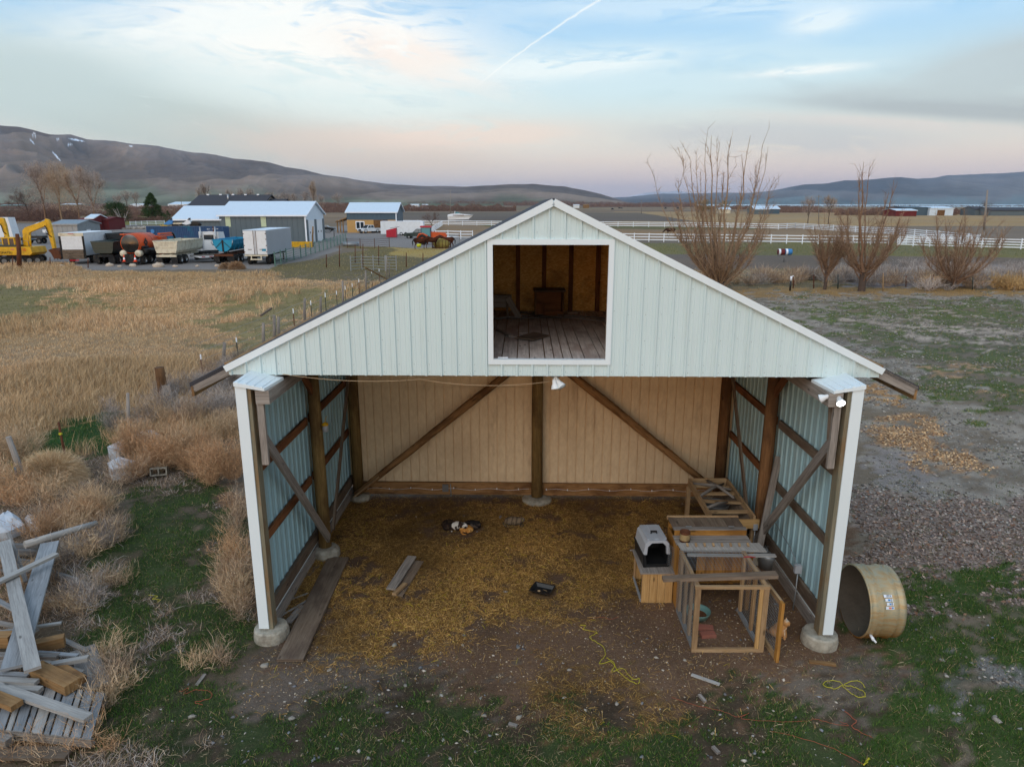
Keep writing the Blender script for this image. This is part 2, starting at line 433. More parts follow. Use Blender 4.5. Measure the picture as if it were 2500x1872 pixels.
M['veg'] = veg()
def letters(txt, size, mat, parent, loc, rot, name='lettering'):
    cu = bpy.data.curves.new('lettering', 'FONT'); cu.body = txt; cu.size = size; cu.extrude = .01; cu.align_x = 'CENTER'; cu.align_y = 'CENTER'
    o = bpy.data.objects.new('tmp', cu); COL.objects.link(o); dg = bpy.context.evaluated_depsgraph_get()
    me = bpy.data.meshes.new_from_object(o.evaluated_get(dg)); bpy.data.objects.remove(o)
    me.materials.clear(); me.materials.append(mat)
    r = bpy.data.objects.new(name, me); COL.objects.link(r); r.parent = parent; r.location = loc; r.rotation_euler = rot; return r
# numpy noise
_rng = np.random.RandomState(7); _lat = _rng.rand(256, 256)
def vn(x, y):
    xi = np.floor(x).astype(int); yi = np.floor(y).astype(int); fx = x-xi; fy = y-yi
    fx = fx*fx*(3-2*fx); fy = fy*fy*(3-2*fy); a = _lat[xi & 255, yi & 255]; b = _lat[(xi+1) & 255, yi & 255]
    c = _lat[xi & 255, (yi+1) & 255]; e = _lat[(xi+1) & 255, (yi+1) & 255]
    return (a*(1-fx)+b*fx)*(1-fy)+(c*(1-fx)+e*fx)*fy
def fbm(x, y, s=1.0, o=5):
    r = 0; amp = .5; tot = 0
    for i in range(o): r = r+vn(x*s+i*17.3, y*s+i*9.1)*amp; tot += amp; amp *= .5; s *= 2.03
    return r/tot
def sstep(x, a, b):
    k = np.clip((x-a)/(b-a), 0, 1); return k*k*(3-2*k)
# ================================================================== SETTING: ground, hills, water
def poly_mask(X, Y, px, soft=0.0):
    pts = [G(a, b) for a, b in px]; n = len(pts); ins = np.zeros(X.shape, bool); j = n-1
    for i in range(n):
        xi, yi, xj, yj = pts[i].x, pts[i].y, pts[j].x, pts[j].y
        c = ((yi > Y) != (yj > Y)) & (X < (xj-xi)*(Y-yi)/((yj-yi) if abs(yj-yi) > 1e-9 else 1e-9)+xi)
        ins ^= c; j = i
    return ins
ZONES = [  # polygon in photo positions on level ground, colour, patchiness, noise scale (1/m), edge roughness (m per m)
    ('far', [(-400, 500.5), (2900, 500.5), (2900, 545), (-400, 545)], (140, 118, 96), .5, .006),
    ('tan', [(1500, 516), (2900, 520), (2900, 552), (2000, 552), (1500, 545)], (176, 144, 102), .3, .004),
    ('tanL', [(-400, 508), (500, 508), (560, 530), (-400, 530)], (146, 120, 86), .5, .01),
    ('plow', [(975, 518), (1560, 519), (1700, 541), (985, 539)], (112, 100, 90), .25, .002),
    ('pastureA', [(1000, 541), (1700, 545), (2000, 553), (2380, 584), (2900, 600), (2900, 590), (1560, 585), (1060, 592)], (146, 118, 88), .4, .02),
    ('greenA', [(1180, 548), (1700, 552), (1900, 560), (1700, 560), (1180, 556)], (112, 104, 66), .3, .02),
    ('brownR', [(1900, 552), (2900, 556), (2900, 600), (2380, 584), (2000, 556)], (128, 112, 96), .5, .03),
    ('greenB', [(1500, 590), (2900, 598), (2900, 636), (1500, 622)], (122, 114, 76), .5, .03),
    ('plowB', [(1400, 618), (2900, 640), (2900, 664), (1400, 672)], (118, 104, 92), .5, .03),
    ('bank', [(1300, 660), (2900, 660), (2900, 712), (1300, 740)], (126, 112, 86), .6, .05),
    ('weedpale', [(2080, 655), (2900, 650), (2900, 700), (2080, 700)], (148, 138, 134), .5, .05),
    ('banktan', [(1500, 702), (2900, 702), (2900, 724), (1850, 730), (1500, 760)], (158, 126, 84), .5, .08),
    ('yard', [(-500, 542), (240, 546), (330, 552), (420, 552), (760, 560), (905, 547), (1010, 556), (1120, 575), (1180, 600), (1180, 606), (860, 606), (850, 592), (700, 654), (-500, 662)], (140, 132, 126), .3, .02),
    ('lawn', [(190, 541), (420, 540), (430, 549), (190, 551)], (124, 120, 66), .2, .01),
    ('corral', [(700, 656), (852, 600), (1010, 607), (1200, 604), (1300, 640), (1000, 760), (680, 720)], (112, 100, 66), .7, .04),
    ('hay', [(900, 606), (1120, 600), (1130, 618), (1050, 626), (950, 622)], (168, 144, 88), .5, .05),
    ('dry', [(-700, 652), (690, 652), (760, 680), (880, 680), (960, 700), (560, 900), (520, 1130), (200, 1250), (-700, 1300)], (172, 138, 98), .5, .10),
    ('green1', [(-200, 700), (150, 705), (235, 745), (120, 790), (-200, 800)], (136, 122, 80), .6, .16),
    ('green2', [(560, 720), (820, 700), (860, 690), (900, 720), (600, 880), (520, 860)], (146, 128, 86), .6, .16),
    ('gravel', [(1850, 716), (3200, 716), (3400, 1500), (2400, 1480), (2150, 1420), (2050, 1300), (2050, 1100), (1900, 1000), (1700, 900)], (150, 138, 124), .9, .10),
    ('gravgreen', [(1950, 730), (2700, 740), (2700, 1010), (2380, 1000), (2150, 900)], (92, 100, 58), .9, .25),
    ('gravdirt', [(2180, 770), (2460, 800), (2440, 850), (2260, 830)], (176, 156, 138), .9, .25),
    ('leaf', [(2095, 1035), (2200, 1010), (2350, 1105), (2340, 1150), (2240, 1140), (2095, 1080)], (170, 136, 104), .5, .12),
    ('leaf2', [(2090, 940), (2150, 950), (2150, 985), (2085, 985)], (182, 138, 92), .4, .10),
    ('leaf3', [(2230, 890), (2380, 890), (2400, 930), (2300, 935)], (172, 134, 96), .8, .15),
    ('path', [(2085, 1085), (2200, 1090), (2280, 1170), (2330, 1220), (2250, 1230), (2170, 1170), (2085, 1200)], (150, 138, 130), .4, .08),
    ('leafy', [(2070, 1180), (2250, 1230), (2600, 1200), (2700, 1480), (2300, 1480), (2060, 1440)], (148, 128, 114), .5, .10),
    ('dirt', [(560, 1180), (1950, 1160), (2120, 1480), (2160, 1600), (1900, 1700), (1300, 1740), (700, 1740), (520, 1600)], (116, 90, 70), .6, .10),
    ('greydirt', [(560, 1590), (900, 1560), (1150, 1660), (1000, 1780), (700, 1760), (520, 1720)], (112, 98, 86), .6, .12),
    ('greydirtR', [(1880, 1640), (2200, 1590), (2260, 1690), (2000, 1760), (1850, 1730)], (114, 102, 90), .6, .12),
    ('leftmix', [(-700, 1100), (560, 1100), (620, 1300), (640, 1560), (560, 2100), (-700, 2100)], (112, 96, 78), .6, .12),
    ('greenL', [(300, 1200), (590, 1130), (610, 1290), (520, 1330), (560, 1560), (560, 1700), (600, 2000), (330, 2000), (270, 1640), (250, 1420)], (64, 76, 42), .9, .14),
    ('greenL2', [(40, 1075), (300, 1000), (330, 1040), (240, 1120), (60, 1130)], (50, 80, 40), .6, .10),
    ('bottom', [(520, 1760), (900, 1720), (1350, 1735), (1750, 1700), (2100, 1730), (2300, 1800), (2400, 2100), (400, 2100)], (84, 70, 56), .6, .12),
    ('greenBt', [(420, 1750), (900, 1730), (1500, 1745), (1860, 1700), (2060, 1780), (2180, 1900), (2200, 2100), (400, 2100)], (60, 72, 40), 1.0, .16),
    ('greenR', [(2120, 1470), (2300, 1420), (2700, 1420), (3000, 2100), (2050, 2100), (2080, 1760), (2150, 1600)], (66, 84, 38), .8, .14),
    ('stoneR', [(2260, 1600), (2420, 1620), (2520, 1700), (2400, 1780), (2240, 1740)], (128, 122, 116), .9, .2),
    ('straw', [(790, 1222), (1240, 1215), (1700, 1225), (1700, 1330), (1590, 1430), (1500, 1470), (1360, 1500), (1200, 1530), (1100, 1560), (960, 1610), (740, 1590), (690, 1500), (720, 1340)], (122, 92, 54), .7, .06),
    ('straw2', [(860, 1560), (1060, 1540), (1060, 1600), (860, 1600)], (130, 98, 50), .9, .12),
    ('strawc', [(1280, 1640), (1600, 1660), (1560, 1760), (1260, 1740)], (112, 86, 54), .9, .12),
]
SOFT = ('straw', 'straw2', 'strawc', 'dirt', 'leaf', 'leaf2', 'leaf3', 'greydirt', 'path', 'greydirtR', 'bottom')
def zone_eval(X, Y, want=None):
    """colour of the ground at each point; with want= returns the coverage (0..1) of those zones"""
    D = np.maximum(Y, 6.0)
    rr_ = np.random.RandomState(3); dn = .16*sstep(D, 60, 20)
    w1 = fbm(X, Y, .9, 5)-.5; w2 = fbm(X+91, Y+37, .9, 5)-.5; v1 = fbm(X+11, Y+7, .06, 4)-.5; v2 = fbm(X+5, Y+77, .06, 4)-.5
    p = fbm(X+31, Y+13, 1.7, 6); pf = fbm(X+3, Y+43, .02, 5)
    near = sstep(D, 90, 45); p3 = fbm(X+61, Y+23, 6.5, 3)
    patch = p*near+pf*(1-near)
    j1 = rr_.normal(size=X.shape)*dn; j2 = rr_.normal(size=X.shape)*dn
    C = np.zeros(X.shape+(3,)); C[...] = lin(128, 112, 94); cov = {}
    for nm, px, col, pat, edge in ZONES:
        amp = edge*D; XX = X+w1*amp*1.9*near+v1*amp*3*(1-near)+j1*(1.8 if nm in SOFT else 1); YY = Y+w2*amp*1.9*near+v2*amp*4*(1-near)+j2*(1.8 if nm in SOFT else 1)
        m = poly_mask(XX, YY, px).astype(float)
        if pat >= .7:
            pm = patch*.6+p3*.4*near+patch*.4*(1-near)
            m = m*(sstep(pm, .28, .44) if nm == 'greenL' else sstep(pm, .32, .48) if nm == 'greenR' else sstep(pm, .34, .52) if pat < .95 else sstep(pm, .40, .54))
        c = np.array(lin(col)); var = (1+(patch-.5)*pat*1.3)[..., None]
        C = C*(1-m[..., None])+c*var*m[..., None]
        for k in cov: cov[k] = cov[k]*(1-m)
        cov[nm] = m
    if want is not None:
        return sum(cov[k] for k in want)
    return C
BX0, BX1, BY0, BY1 = -3.95, 4.95, 9.7, 15.5     # shed floor
def gz(X, Y):   # gentle unevenness of the ground outside the shed
    near = sstep(np.asarray(Y, float), 60, 30)
    dd = np.maximum(np.maximum(BX0-1-X, X-BX1-1), np.maximum(BY0-2-Y, Y-BY1-1))
    return ((fbm(X, Y, .35, 4)-.5)*.16*near)*sstep(dd, 0, 3)
def build_ground():
    ys = [-14.0]
    while ys[-1] < 38000:
        y = ys[-1]; ys.append(y+(.8 if y < 4 else .1 if y < 12 else y*.0095))
    ys = np.array(ys); us = np.linspace(-1.25, 1.25, 660)
    U, Y = np.meshgrid(us, ys); X = U*(Y+26)
    Z = gz(X, Y)
    C = zone_eval(X, Y)
    far = sstep(Y, 250, 900)[..., None]           # patchwork of fields in the distance
    cell = vn(X/260+3, np.log(np.maximum(Y, 10))*9)[..., None]
    f1 = np.where(cell < .35, 1.0, 0)*np.array(lin(112, 104, 76))+np.where((cell >= .35) & (cell < .6), 1, 0)*np.array(lin(150, 128, 100))+np.where(cell >= .6, 1, 0)*np.array(lin(108, 92, 82))
    C = C*(1-far)+(C*.35+f1*.65)*far
    r, c = X.shape; idx = np.arange(r*c).reshape(r, c)
    Fq = np.stack([idx[:-1, :-1], idx[:-1, 1:], idx[1:, 1:], idx[1:, :-1]], -1).reshape(-1, 4)
    m, t, b = newmat('ground'); a = t.nodes.new('ShaderNodeAttribute'); a.attribute_name = 'Col'; col = E(t, a.outputs['Color'])
    o = tc(t, 'Object'); n1 = noise(t, o, 1.3, 8, .7); n2 = noise(t, o, 14, 6, .75); n3 = noise(t, o, 70, 4, .7); n4 = noise(t, o, .05, 6, .6)
    peb = voro(t, o, 22); pr = voro(t, o, 22, 1)
    lit = mix(t, n2.ss(.56, .7)*.45, col, lin(150, 126, 98)); col = mix(t, n3.ss(.58, .40)*n1.ss(.4, .6)*.45, lit, lin(52, 42, 34))
    col = hsv(t, col, (n1*.8+.6)*(n2*.9+.55)*(n3*.7+.65)*(n4*.5+.75), n4.ss(.3, .7, .85, 1.1))
    inp(t, b.inputs['Base Color'], col); b.inputs['Roughness'].default_value = .95; b.inputs['Specular IOR Level'].default_value = .1
    bump(t, b, n2+n3*.5+peb*.3, .7, .04)
    g = npmesh('ground', np.stack([X, Y, Z], -1).reshape(-1, 3), Fq, m, C.reshape(-1, 3), kind='structure', smooth=True)
    return g
build_ground()
# --- lake, a sheet of water in the distance
m, t, b = newmat('lake water'); inp(t, b.inputs['Base Color'], lin(150, 180, 196)); b.inputs['Roughness'].default_value = .25  # pale base colour includes the sky reflected in the water
b.inputs['Specular IOR Level'].default_value = .6
q = MB(); p = [(1400, 502.9), (1900, 504.6), (2600, 507.5), (3400, 508.5)]
near_pts = [G(*a) for a in p]
vs = [(v.x, v.y, .35) for v in near_pts]+[(v.x/v.y*9000, 9000, .35) for v in near_pts[::-1]]
k = q.add(vs); q.face(range(k, k+len(vs)), None)
tag(q.build('lake', m), kind='structure')
# --- hills: real relief, distance d0..d1 metres
def hills(name, prof, d0, d1, cols, seed, spur=.35, rsc=1.0, base=0, na=420, nd=120, grass=None, snow=None, red=.5):
    az = np.linspace(prof[0][0], prof[-1][0], na); px = np.array([a for a, _ in prof]); py = np.array([b for _, b in prof])
    k = np.linspace(0, 1, nd); A, K = np.meshgrid(az, k); AX = (A-1250)/F
    R = d0+(d1-d0)*K
    top = np.interp(A, px, py); top = top-(fbm(A, A*0+seed, .02, 4)-.5)*4
    eh = (498-top)/F*1.02          # tangent of elevation
    crest = .80; kk = np.clip(K/crest, 0, 1); down = np.clip((K-crest)/(1-crest), 0, 1)
    d = fbm(A+seed*13+K*30, K*3.0+seed, .010, 5)     # spurs running down the slope
    WX, WY = AX*R*rsc, R*rsc
    wx = WX+(fbm(WX, WY, .0012, 3)-.5)*700; wy = WY+(fbm(WX+900, WY+77, .0012, 3)-.5)*700; ridge = 0; amp = 1; f_ = .0011; tot = 0
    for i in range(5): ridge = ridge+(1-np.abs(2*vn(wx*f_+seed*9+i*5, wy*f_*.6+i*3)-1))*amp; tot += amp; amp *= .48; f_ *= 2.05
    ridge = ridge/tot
    prof_h = sstep(kk, 0, 1)*.35+kk**1.35*.65
    hgt = (d0+(d1-d0)*crest)*eh*CT
    Z = base+hgt*prof_h*(1-down*down*.85)*(1+(ridge-.80)*spur*2.6*np.sin(np.clip(kk, 0, 1)*PI)**.6)
    Z = np.minimum(Z, R*eh*CT*(.76+.24*kk)*(1+.0*K)) if snow or na > 300 else Z
    X = AX*R*1.0; Yv = R
    g = (kk+(d-.5)*.7)
    c0, c1, c2 = [np.array(lin(c)) for c in cols]
    w = sstep(g, .15, .42)[..., None]; w2 = sstep(g, .55, .9)[..., None]
    C = c0*(1-w)+c1*w; C = C*(1-w2)+c2*w2
    n = fbm(A+5, K*120, .05, 5)[..., None]; C = C*(.86+.28*n)
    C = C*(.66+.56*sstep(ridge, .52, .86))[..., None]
    if grass is not None:
        gm = (sstep(fbm(A, K*200+9, .01, 4), .45, .6)*sstep(kk, .45, .1))[..., None]; C = C*(1-gm*.4)+np.array(lin(grass))*gm*.4
    if snow:
        for sx, sy, w_, h_, r_ in snow:
            yy = 498-np.divide(Z, R)*F/CT
            ca, sa = math.cos(r_), math.sin(r_); uu = ((A-sx)*ca+(yy-sy)*sa)/w_; vv = ((yy-sy)*ca-(A-sx)*sa)/h_
            mm = (np.exp(-uu*uu-vv*vv)*(K < crest+.01))*(.6+.8*vn(A*.45, yy*.45)); mm = sstep(mm, .45, .6)[..., None]
            C = C*(1-mm)+np.array(lin(235, 238, 245))*mm
    r, c = X.shape; idx = np.arange(r*c).reshape(r, c)
    Fq = np.stack([idx[:-1, :-1], idx[:-1, 1:], idx[1:, 1:], idx[1:, :-1]], -1).reshape(-1, 4)
    m, t, b = newmat(name+' slope'); a = t.nodes.new('ShaderNodeAttribute'); a.attribute_name = 'Col'
    nz = noise(t, tc(t), .012, 8, .7); col = hsv(t, E(t, a.outputs['Color']), nz*.6+.7)
    inp(t, b.inputs['Base Color'], col); b.inputs['Roughness'].default_value = 1; b.inputs['Specular IOR Level'].default_value = 0
    return npmesh(name, np.stack([X, Yv, Z], -1).reshape(-1, 3), Fq, m, C.reshape(-1, 3), kind='structure', smooth=True)
LP = [(-260, 300), (-100, 306), (0, 312), (60, 318), (115, 321), (185, 338), (230, 338), (265, 350), (330, 353), (380, 361), (430, 364), (500, 378),
      (560, 384), (600, 393), (640, 394), (680, 400), (722, 412), (765, 418), (810, 429), (835, 433), (905, 443), (960, 449), (1040, 454), (1140, 456),
      (1225, 452), (1300, 450), (1370, 455), (1400, 461), (1460, 474), (1520, 490), (1560, 497)]
SNOW = [(45, 324, 17, 2.6, .1), (55, 332, 11, 2.4, .9), (143, 337, 9, 3, .1), (138, 350, 11, 2.2, 1.0), (242, 348, 19, 2.4, .18), (198, 345, 6, 2, 0), (225, 358, 7, 2, -.2), (366, 362, 5, 2, .3),
        (8, 352, 16, 3, .8), (8, 378, 22, 6, .9), (188, 382, 20, 1.8, .95), (30, 385, 12, 5, -.5)]
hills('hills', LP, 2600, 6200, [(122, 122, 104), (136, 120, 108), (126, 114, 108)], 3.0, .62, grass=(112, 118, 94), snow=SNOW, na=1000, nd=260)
RP = [(1470, 484), (1600, 474), (1700, 472), (1800, 472), (1850, 469), (1890, 462), (1935, 453), (1990, 450), (2030, 443), (2065, 442), (2130, 437), (2160, 436), (2200, 440),
      (2245, 437), (2270, 432), (2330, 429), (2400, 427), (2470, 421), (2540, 423), (2640, 418), (2760, 425), (2900, 440)]
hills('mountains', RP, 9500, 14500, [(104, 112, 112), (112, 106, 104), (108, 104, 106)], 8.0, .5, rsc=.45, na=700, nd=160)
SP = [(1480, 492), (1530, 478), (1560, 472), (1590, 469), (1615, 470), (1640, 466), (1680, 473), (1720, 480), (1800, 492)]
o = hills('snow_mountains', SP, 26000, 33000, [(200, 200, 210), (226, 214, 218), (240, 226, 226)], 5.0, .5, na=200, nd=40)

# --- the evening air
hz = MB(); hz.box(-46000, 46000, -200, 37500, -1.2, 900); m, t, b = newmat('evening haze'); t.nodes.remove(b)
v = t.nodes.new('ShaderNodeVolumePrincipled'); v.inputs['Color'].default_value = (.56, .76, 1.0, 1); v.inputs['Density'].default_value = HAZE; v.inputs['Anisotropy'].default_value = 0.0
t.links.new(v.outputs[0], [n for n in t.nodes if n.type == 'OUTPUT_MATERIAL'][0].inputs['Volume'])
if HAZE > 0: tag(hz.build('haze', m), kind='stuff')
# ================================================================== THE OPEN BARN
BO = Vector((0.5, 9.68, 0)); BYAW = -0.0185
barn = thing('open_barn', 'open-fronted pole barn with pale ribbed steel gable and loft opening', 'barn', BO, BYAW)
RB = Matrix.Rotation(-BYAW, 3, 'Z')
def BL(p): return RB @ (Vector(p)-BO)
def BP(x, y, D): return BL(P(x, y, D))
def BW(p): return BO + (Matrix.Rotation(BYAW, 3, 'Z') @ Vector(p))
def rib_profile(s0, s1, pitch=.2286, rw=.044, top=.024, h=.026, minor=True, off=0.0):
    br = []; n0 = int(math.floor((s0-off)/pitch))-1; n1 = int(math.ceil((s1-off)/pitch))+1
    for i in range(n0, n1+1):
        c = off+i*pitch
        br += [(c-rw/2, 0), (c-top/2, h), (c+top/2, h), (c+rw/2, 0)]
        if minor:
            for q in (.33, .67):
                m_ = c+pitch*q; br += [(m_-.012, 0), (m_-.006, .0035), (m_+.006, .0035), (m_+.012, 0)]
    out = []
    for (a, ha), (b, hb) in zip(br, br[1:]):
        lo, hi = max(a, s0), min(b, s1)
        if hi-lo < 1e-6: continue
        f = lambda s: ha+(hb-ha)*((s-a)/(b-a))
        out.append((lo, hi, f(lo), f(hi)))
    return out
def ribbed(mb, org, dirv, nrm, s0, s1, spans, **kw):
    """spans(s) -> list of (z0, z1); sheet in the vertical plane through org along dirv, ribs stand out along nrm"""
    org, dirv, nrm = Vector(org), Vector(dirv), Vector(nrm); m = kw.pop('m', 0); cuts = kw.pop('cuts', ())
    for lo, hi, ha, hb in rib_profile(s0, s1, **kw):
        segs = [lo]+[c for c in cuts if lo < c < hi]+[hi]
        for a, b in zip(segs, segs[1:]):
            fa = ha+(hb-ha)*(a-lo)/(hi-lo); fb = ha+(hb-ha)*(b-lo)/(hi-lo); e = 1e-4
            for (a0, a1), (b0, b1) in zip(spans(a+e), spans(b-e)):
                pa = org+dirv*a+nrm*fa; pb = org+dirv*b+nrm*fb
                mb.quad(pa+Vector((0, 0, a0)), pb+Vector((0, 0, b0)), pb+Vector((0, 0, b1)), pa+Vector((0, 0, a1)), m)
GX, GY, GZ0, GE, GPK, GH = .08, .6, 4.185, 4.33, 6.75, 4.9
SL = (GPK-GE)/GH
def roofz(x): return GPK-abs(x-GX)*SL
OX0, OX1, OZ0, OZ1 = -.79, .885, 4.444, 6.13
def gspan(x):
    t_ = roofz(x)
    if OX0 < x < OX1: return [(GZ0, OZ0), (OZ1, t_)]
    return [(GZ0, t_)]
q = MB(); ribbed(q, (0, GY, 0), (1, 0, 0), (0, -1, 0), GX-GH, GX+GH, gspan, cuts=(GX, OX0, OX1), off=.02)
gable_q = q
q = MB()   # sheathing behind the steel
for a, b in ((GX-GH, OX0), (OX0, GX), (GX, OX1), (OX1, GX+GH)):
    for (a0, a1), (b0, b1) in zip(gspan(a+1e-4), gspan(b-1e-4)):
        q.prism([(a, a0), (b, b0), (b, b1-.02), (a, a1-.02)], 'y', GY+.012, GY+.05)
q.build('gable_sheathing', M['osbwall'], barn)
q = gable_q; random.seed(4)
for z in (4.25, 4.36):
    for i in range(-21, 22):
        x = i*.2286+.02+.05; 
        if abs(x-GX) < GH-.15 and roofz(x) > z+.1 and not (OX0-.1 < x < OX1+.1 and z > 4.3): q.ell((x, GY-.006, z+random.uniform(-.01, .01)), (.0045, .004, .0045), 6, 1)
for z in (4.75, 5.15, 5.5, 5.9, 6.3):
    for i in range(-21, 22):
        x = i*.2286+.07+random.uniform(-.02, .02)
        if roofz(x) > z+.12 and not (OX0-.1 < x < OX1+.1 and z < 6.3): q.ell((x, GY-.006, z+random.uniform(-.03, .03)), (.0045, .004, .0045), 6, 1)
q.build('gable_panel', [M['gable'], M['steel']], barn)
def frame(x0, x1, z0, z1, w, y0, y1):
    r = []
    for a in ((x0-w, x1+w, z1, z1+w), (x0-w, x1+w, z0-w, z0), (x0-w, x0, z0, z1), (x1, x1+w, z0, z1)):
        b = MB(); b.box(a[0], a[1], y0, y1, a[2], a[3]); r.append(b)
    return r
q = MB()
for b in frame(OX0, OX1, OZ0, OZ1, .078, GY-.034, GY+.055): 
    k = q.add(b.v); 
    for f_, u_, m_ in zip(b.f, b.uv, b.m): q.face([k+i for i in f_], u_, m_)
q.build('loft_opening_trim', M['trim'], barn)
for s in (-1, 1):
    q = MB(); a = Vector((GX+s*(GH+.03), GY-.02, GE-.03-.03*SL)); b = Vector((GX, GY-.02, GPK-.025))
    q.beam(a, b, .10, .098, up=(0, 0, 1)); q.build('rake_trim', M['trim'], barn)
    q = MB(); a = Vector((GX+s*(GH+.02), GY+.05, GE-.08)); b = Vector((GX+s*5.50, GY+.05, GE-.08-.5*SL*1.16))
    q.beam(a, b, .04, .16, w2=.04, h2=.14); q.build('barge_board', M['grey_wood'], barn)
    q = MB(); q.box(GX+s*5.50-.02, GX+s*5.50+.02, GY+.03, 6.2, roofz(GX+s*5.5)-.20, roofz(GX+s*5.5)-.04); q.build('fascia', M['lumber'], barn)
    q = MB(); x1 = GX+s*5.54   # roof slope
    za, zb = GPK+.03, roofz(x1)+.03
    q.prism([(GX, za), (x1, zb), (x1, zb-.07), (GX, za-.07)], 'y', GY+.03, 6.25); q.build('roof', M['shingle'], barn)
    q = MB(); xx1 = GX+s*4.85; q.prism([(GX, GPK-.045), (xx1, roofz(xx1)-.045), (xx1, roofz(xx1)-.065), (GX, GPK-.065)], 'y', GY+.06, 6.2); q.build('roof_bounce_panel', M['osbwall'], barn)  # pale underside added beneath the roof to bounce light into the loft
# loft: boards, back wall, studs
random.seed(11)
q = MB(); x = -3.2
while x < 3.4:
    w = random.choice((.14, .19, .19, .24)); y = GY+.06
    while y < 5.8:
        l = random.uniform(1.4, 3.0); y2 = min(y+l, 5.82)
        z = 4.40+random.uniform(-.004, .008)
        q.hexa([(x, y, z-.03), (x+w-.016, y, z-.03), (x+w-.016, y, z), (x, y, z), (x, y2-.008, z-.03), (x+w-.016, y2-.008, z-.03), (x+w-.016, y2-.008, z+random.uniform(-.004, .004)), (x, y2-.008, z)]); y = y2
    x += w
q.build('loft_floor', M['floor_wood'], barn)
q = MB(); q.box(-4.9, 5.06, GY+.06, 5.85, 4.32, 4.355); q.build('light_block_deck', M['lumber'], barn)  # slab put in under the loft boards to block light
q = MB()
for a, b in ((-4.5, GX), (GX, 4.6)): q.prism([(a, 4.36), (b, 4.36), (b, roofz(b)-.05), (a, roofz(a)-.05)], 'y', 5.84, 5.88)
q.build('loft_back_wall', M['osbwall'], barn)
for xx in (.106, .675, 1.26, 1.85, -.47, -1.05, 2.4):
    q = MB(); lx = xx-.58; q.box(lx-.045, lx+.045, 5.70, 5.835, 4.41, roofz(lx)-.07); q.build('stud', M['redbrown'], barn)
# roof rafters seen inside the loft
for yy in (1.4, 2.6, 3.8, 5.0):
    for s in (-1, 1):
        q = MB(); q.beam((GX, yy, GPK-.12), (GX+s*4.7, yy, roofz(GX+4.7)-.12), .05, .14); q.build('rafter', M['redbrown'], barn)
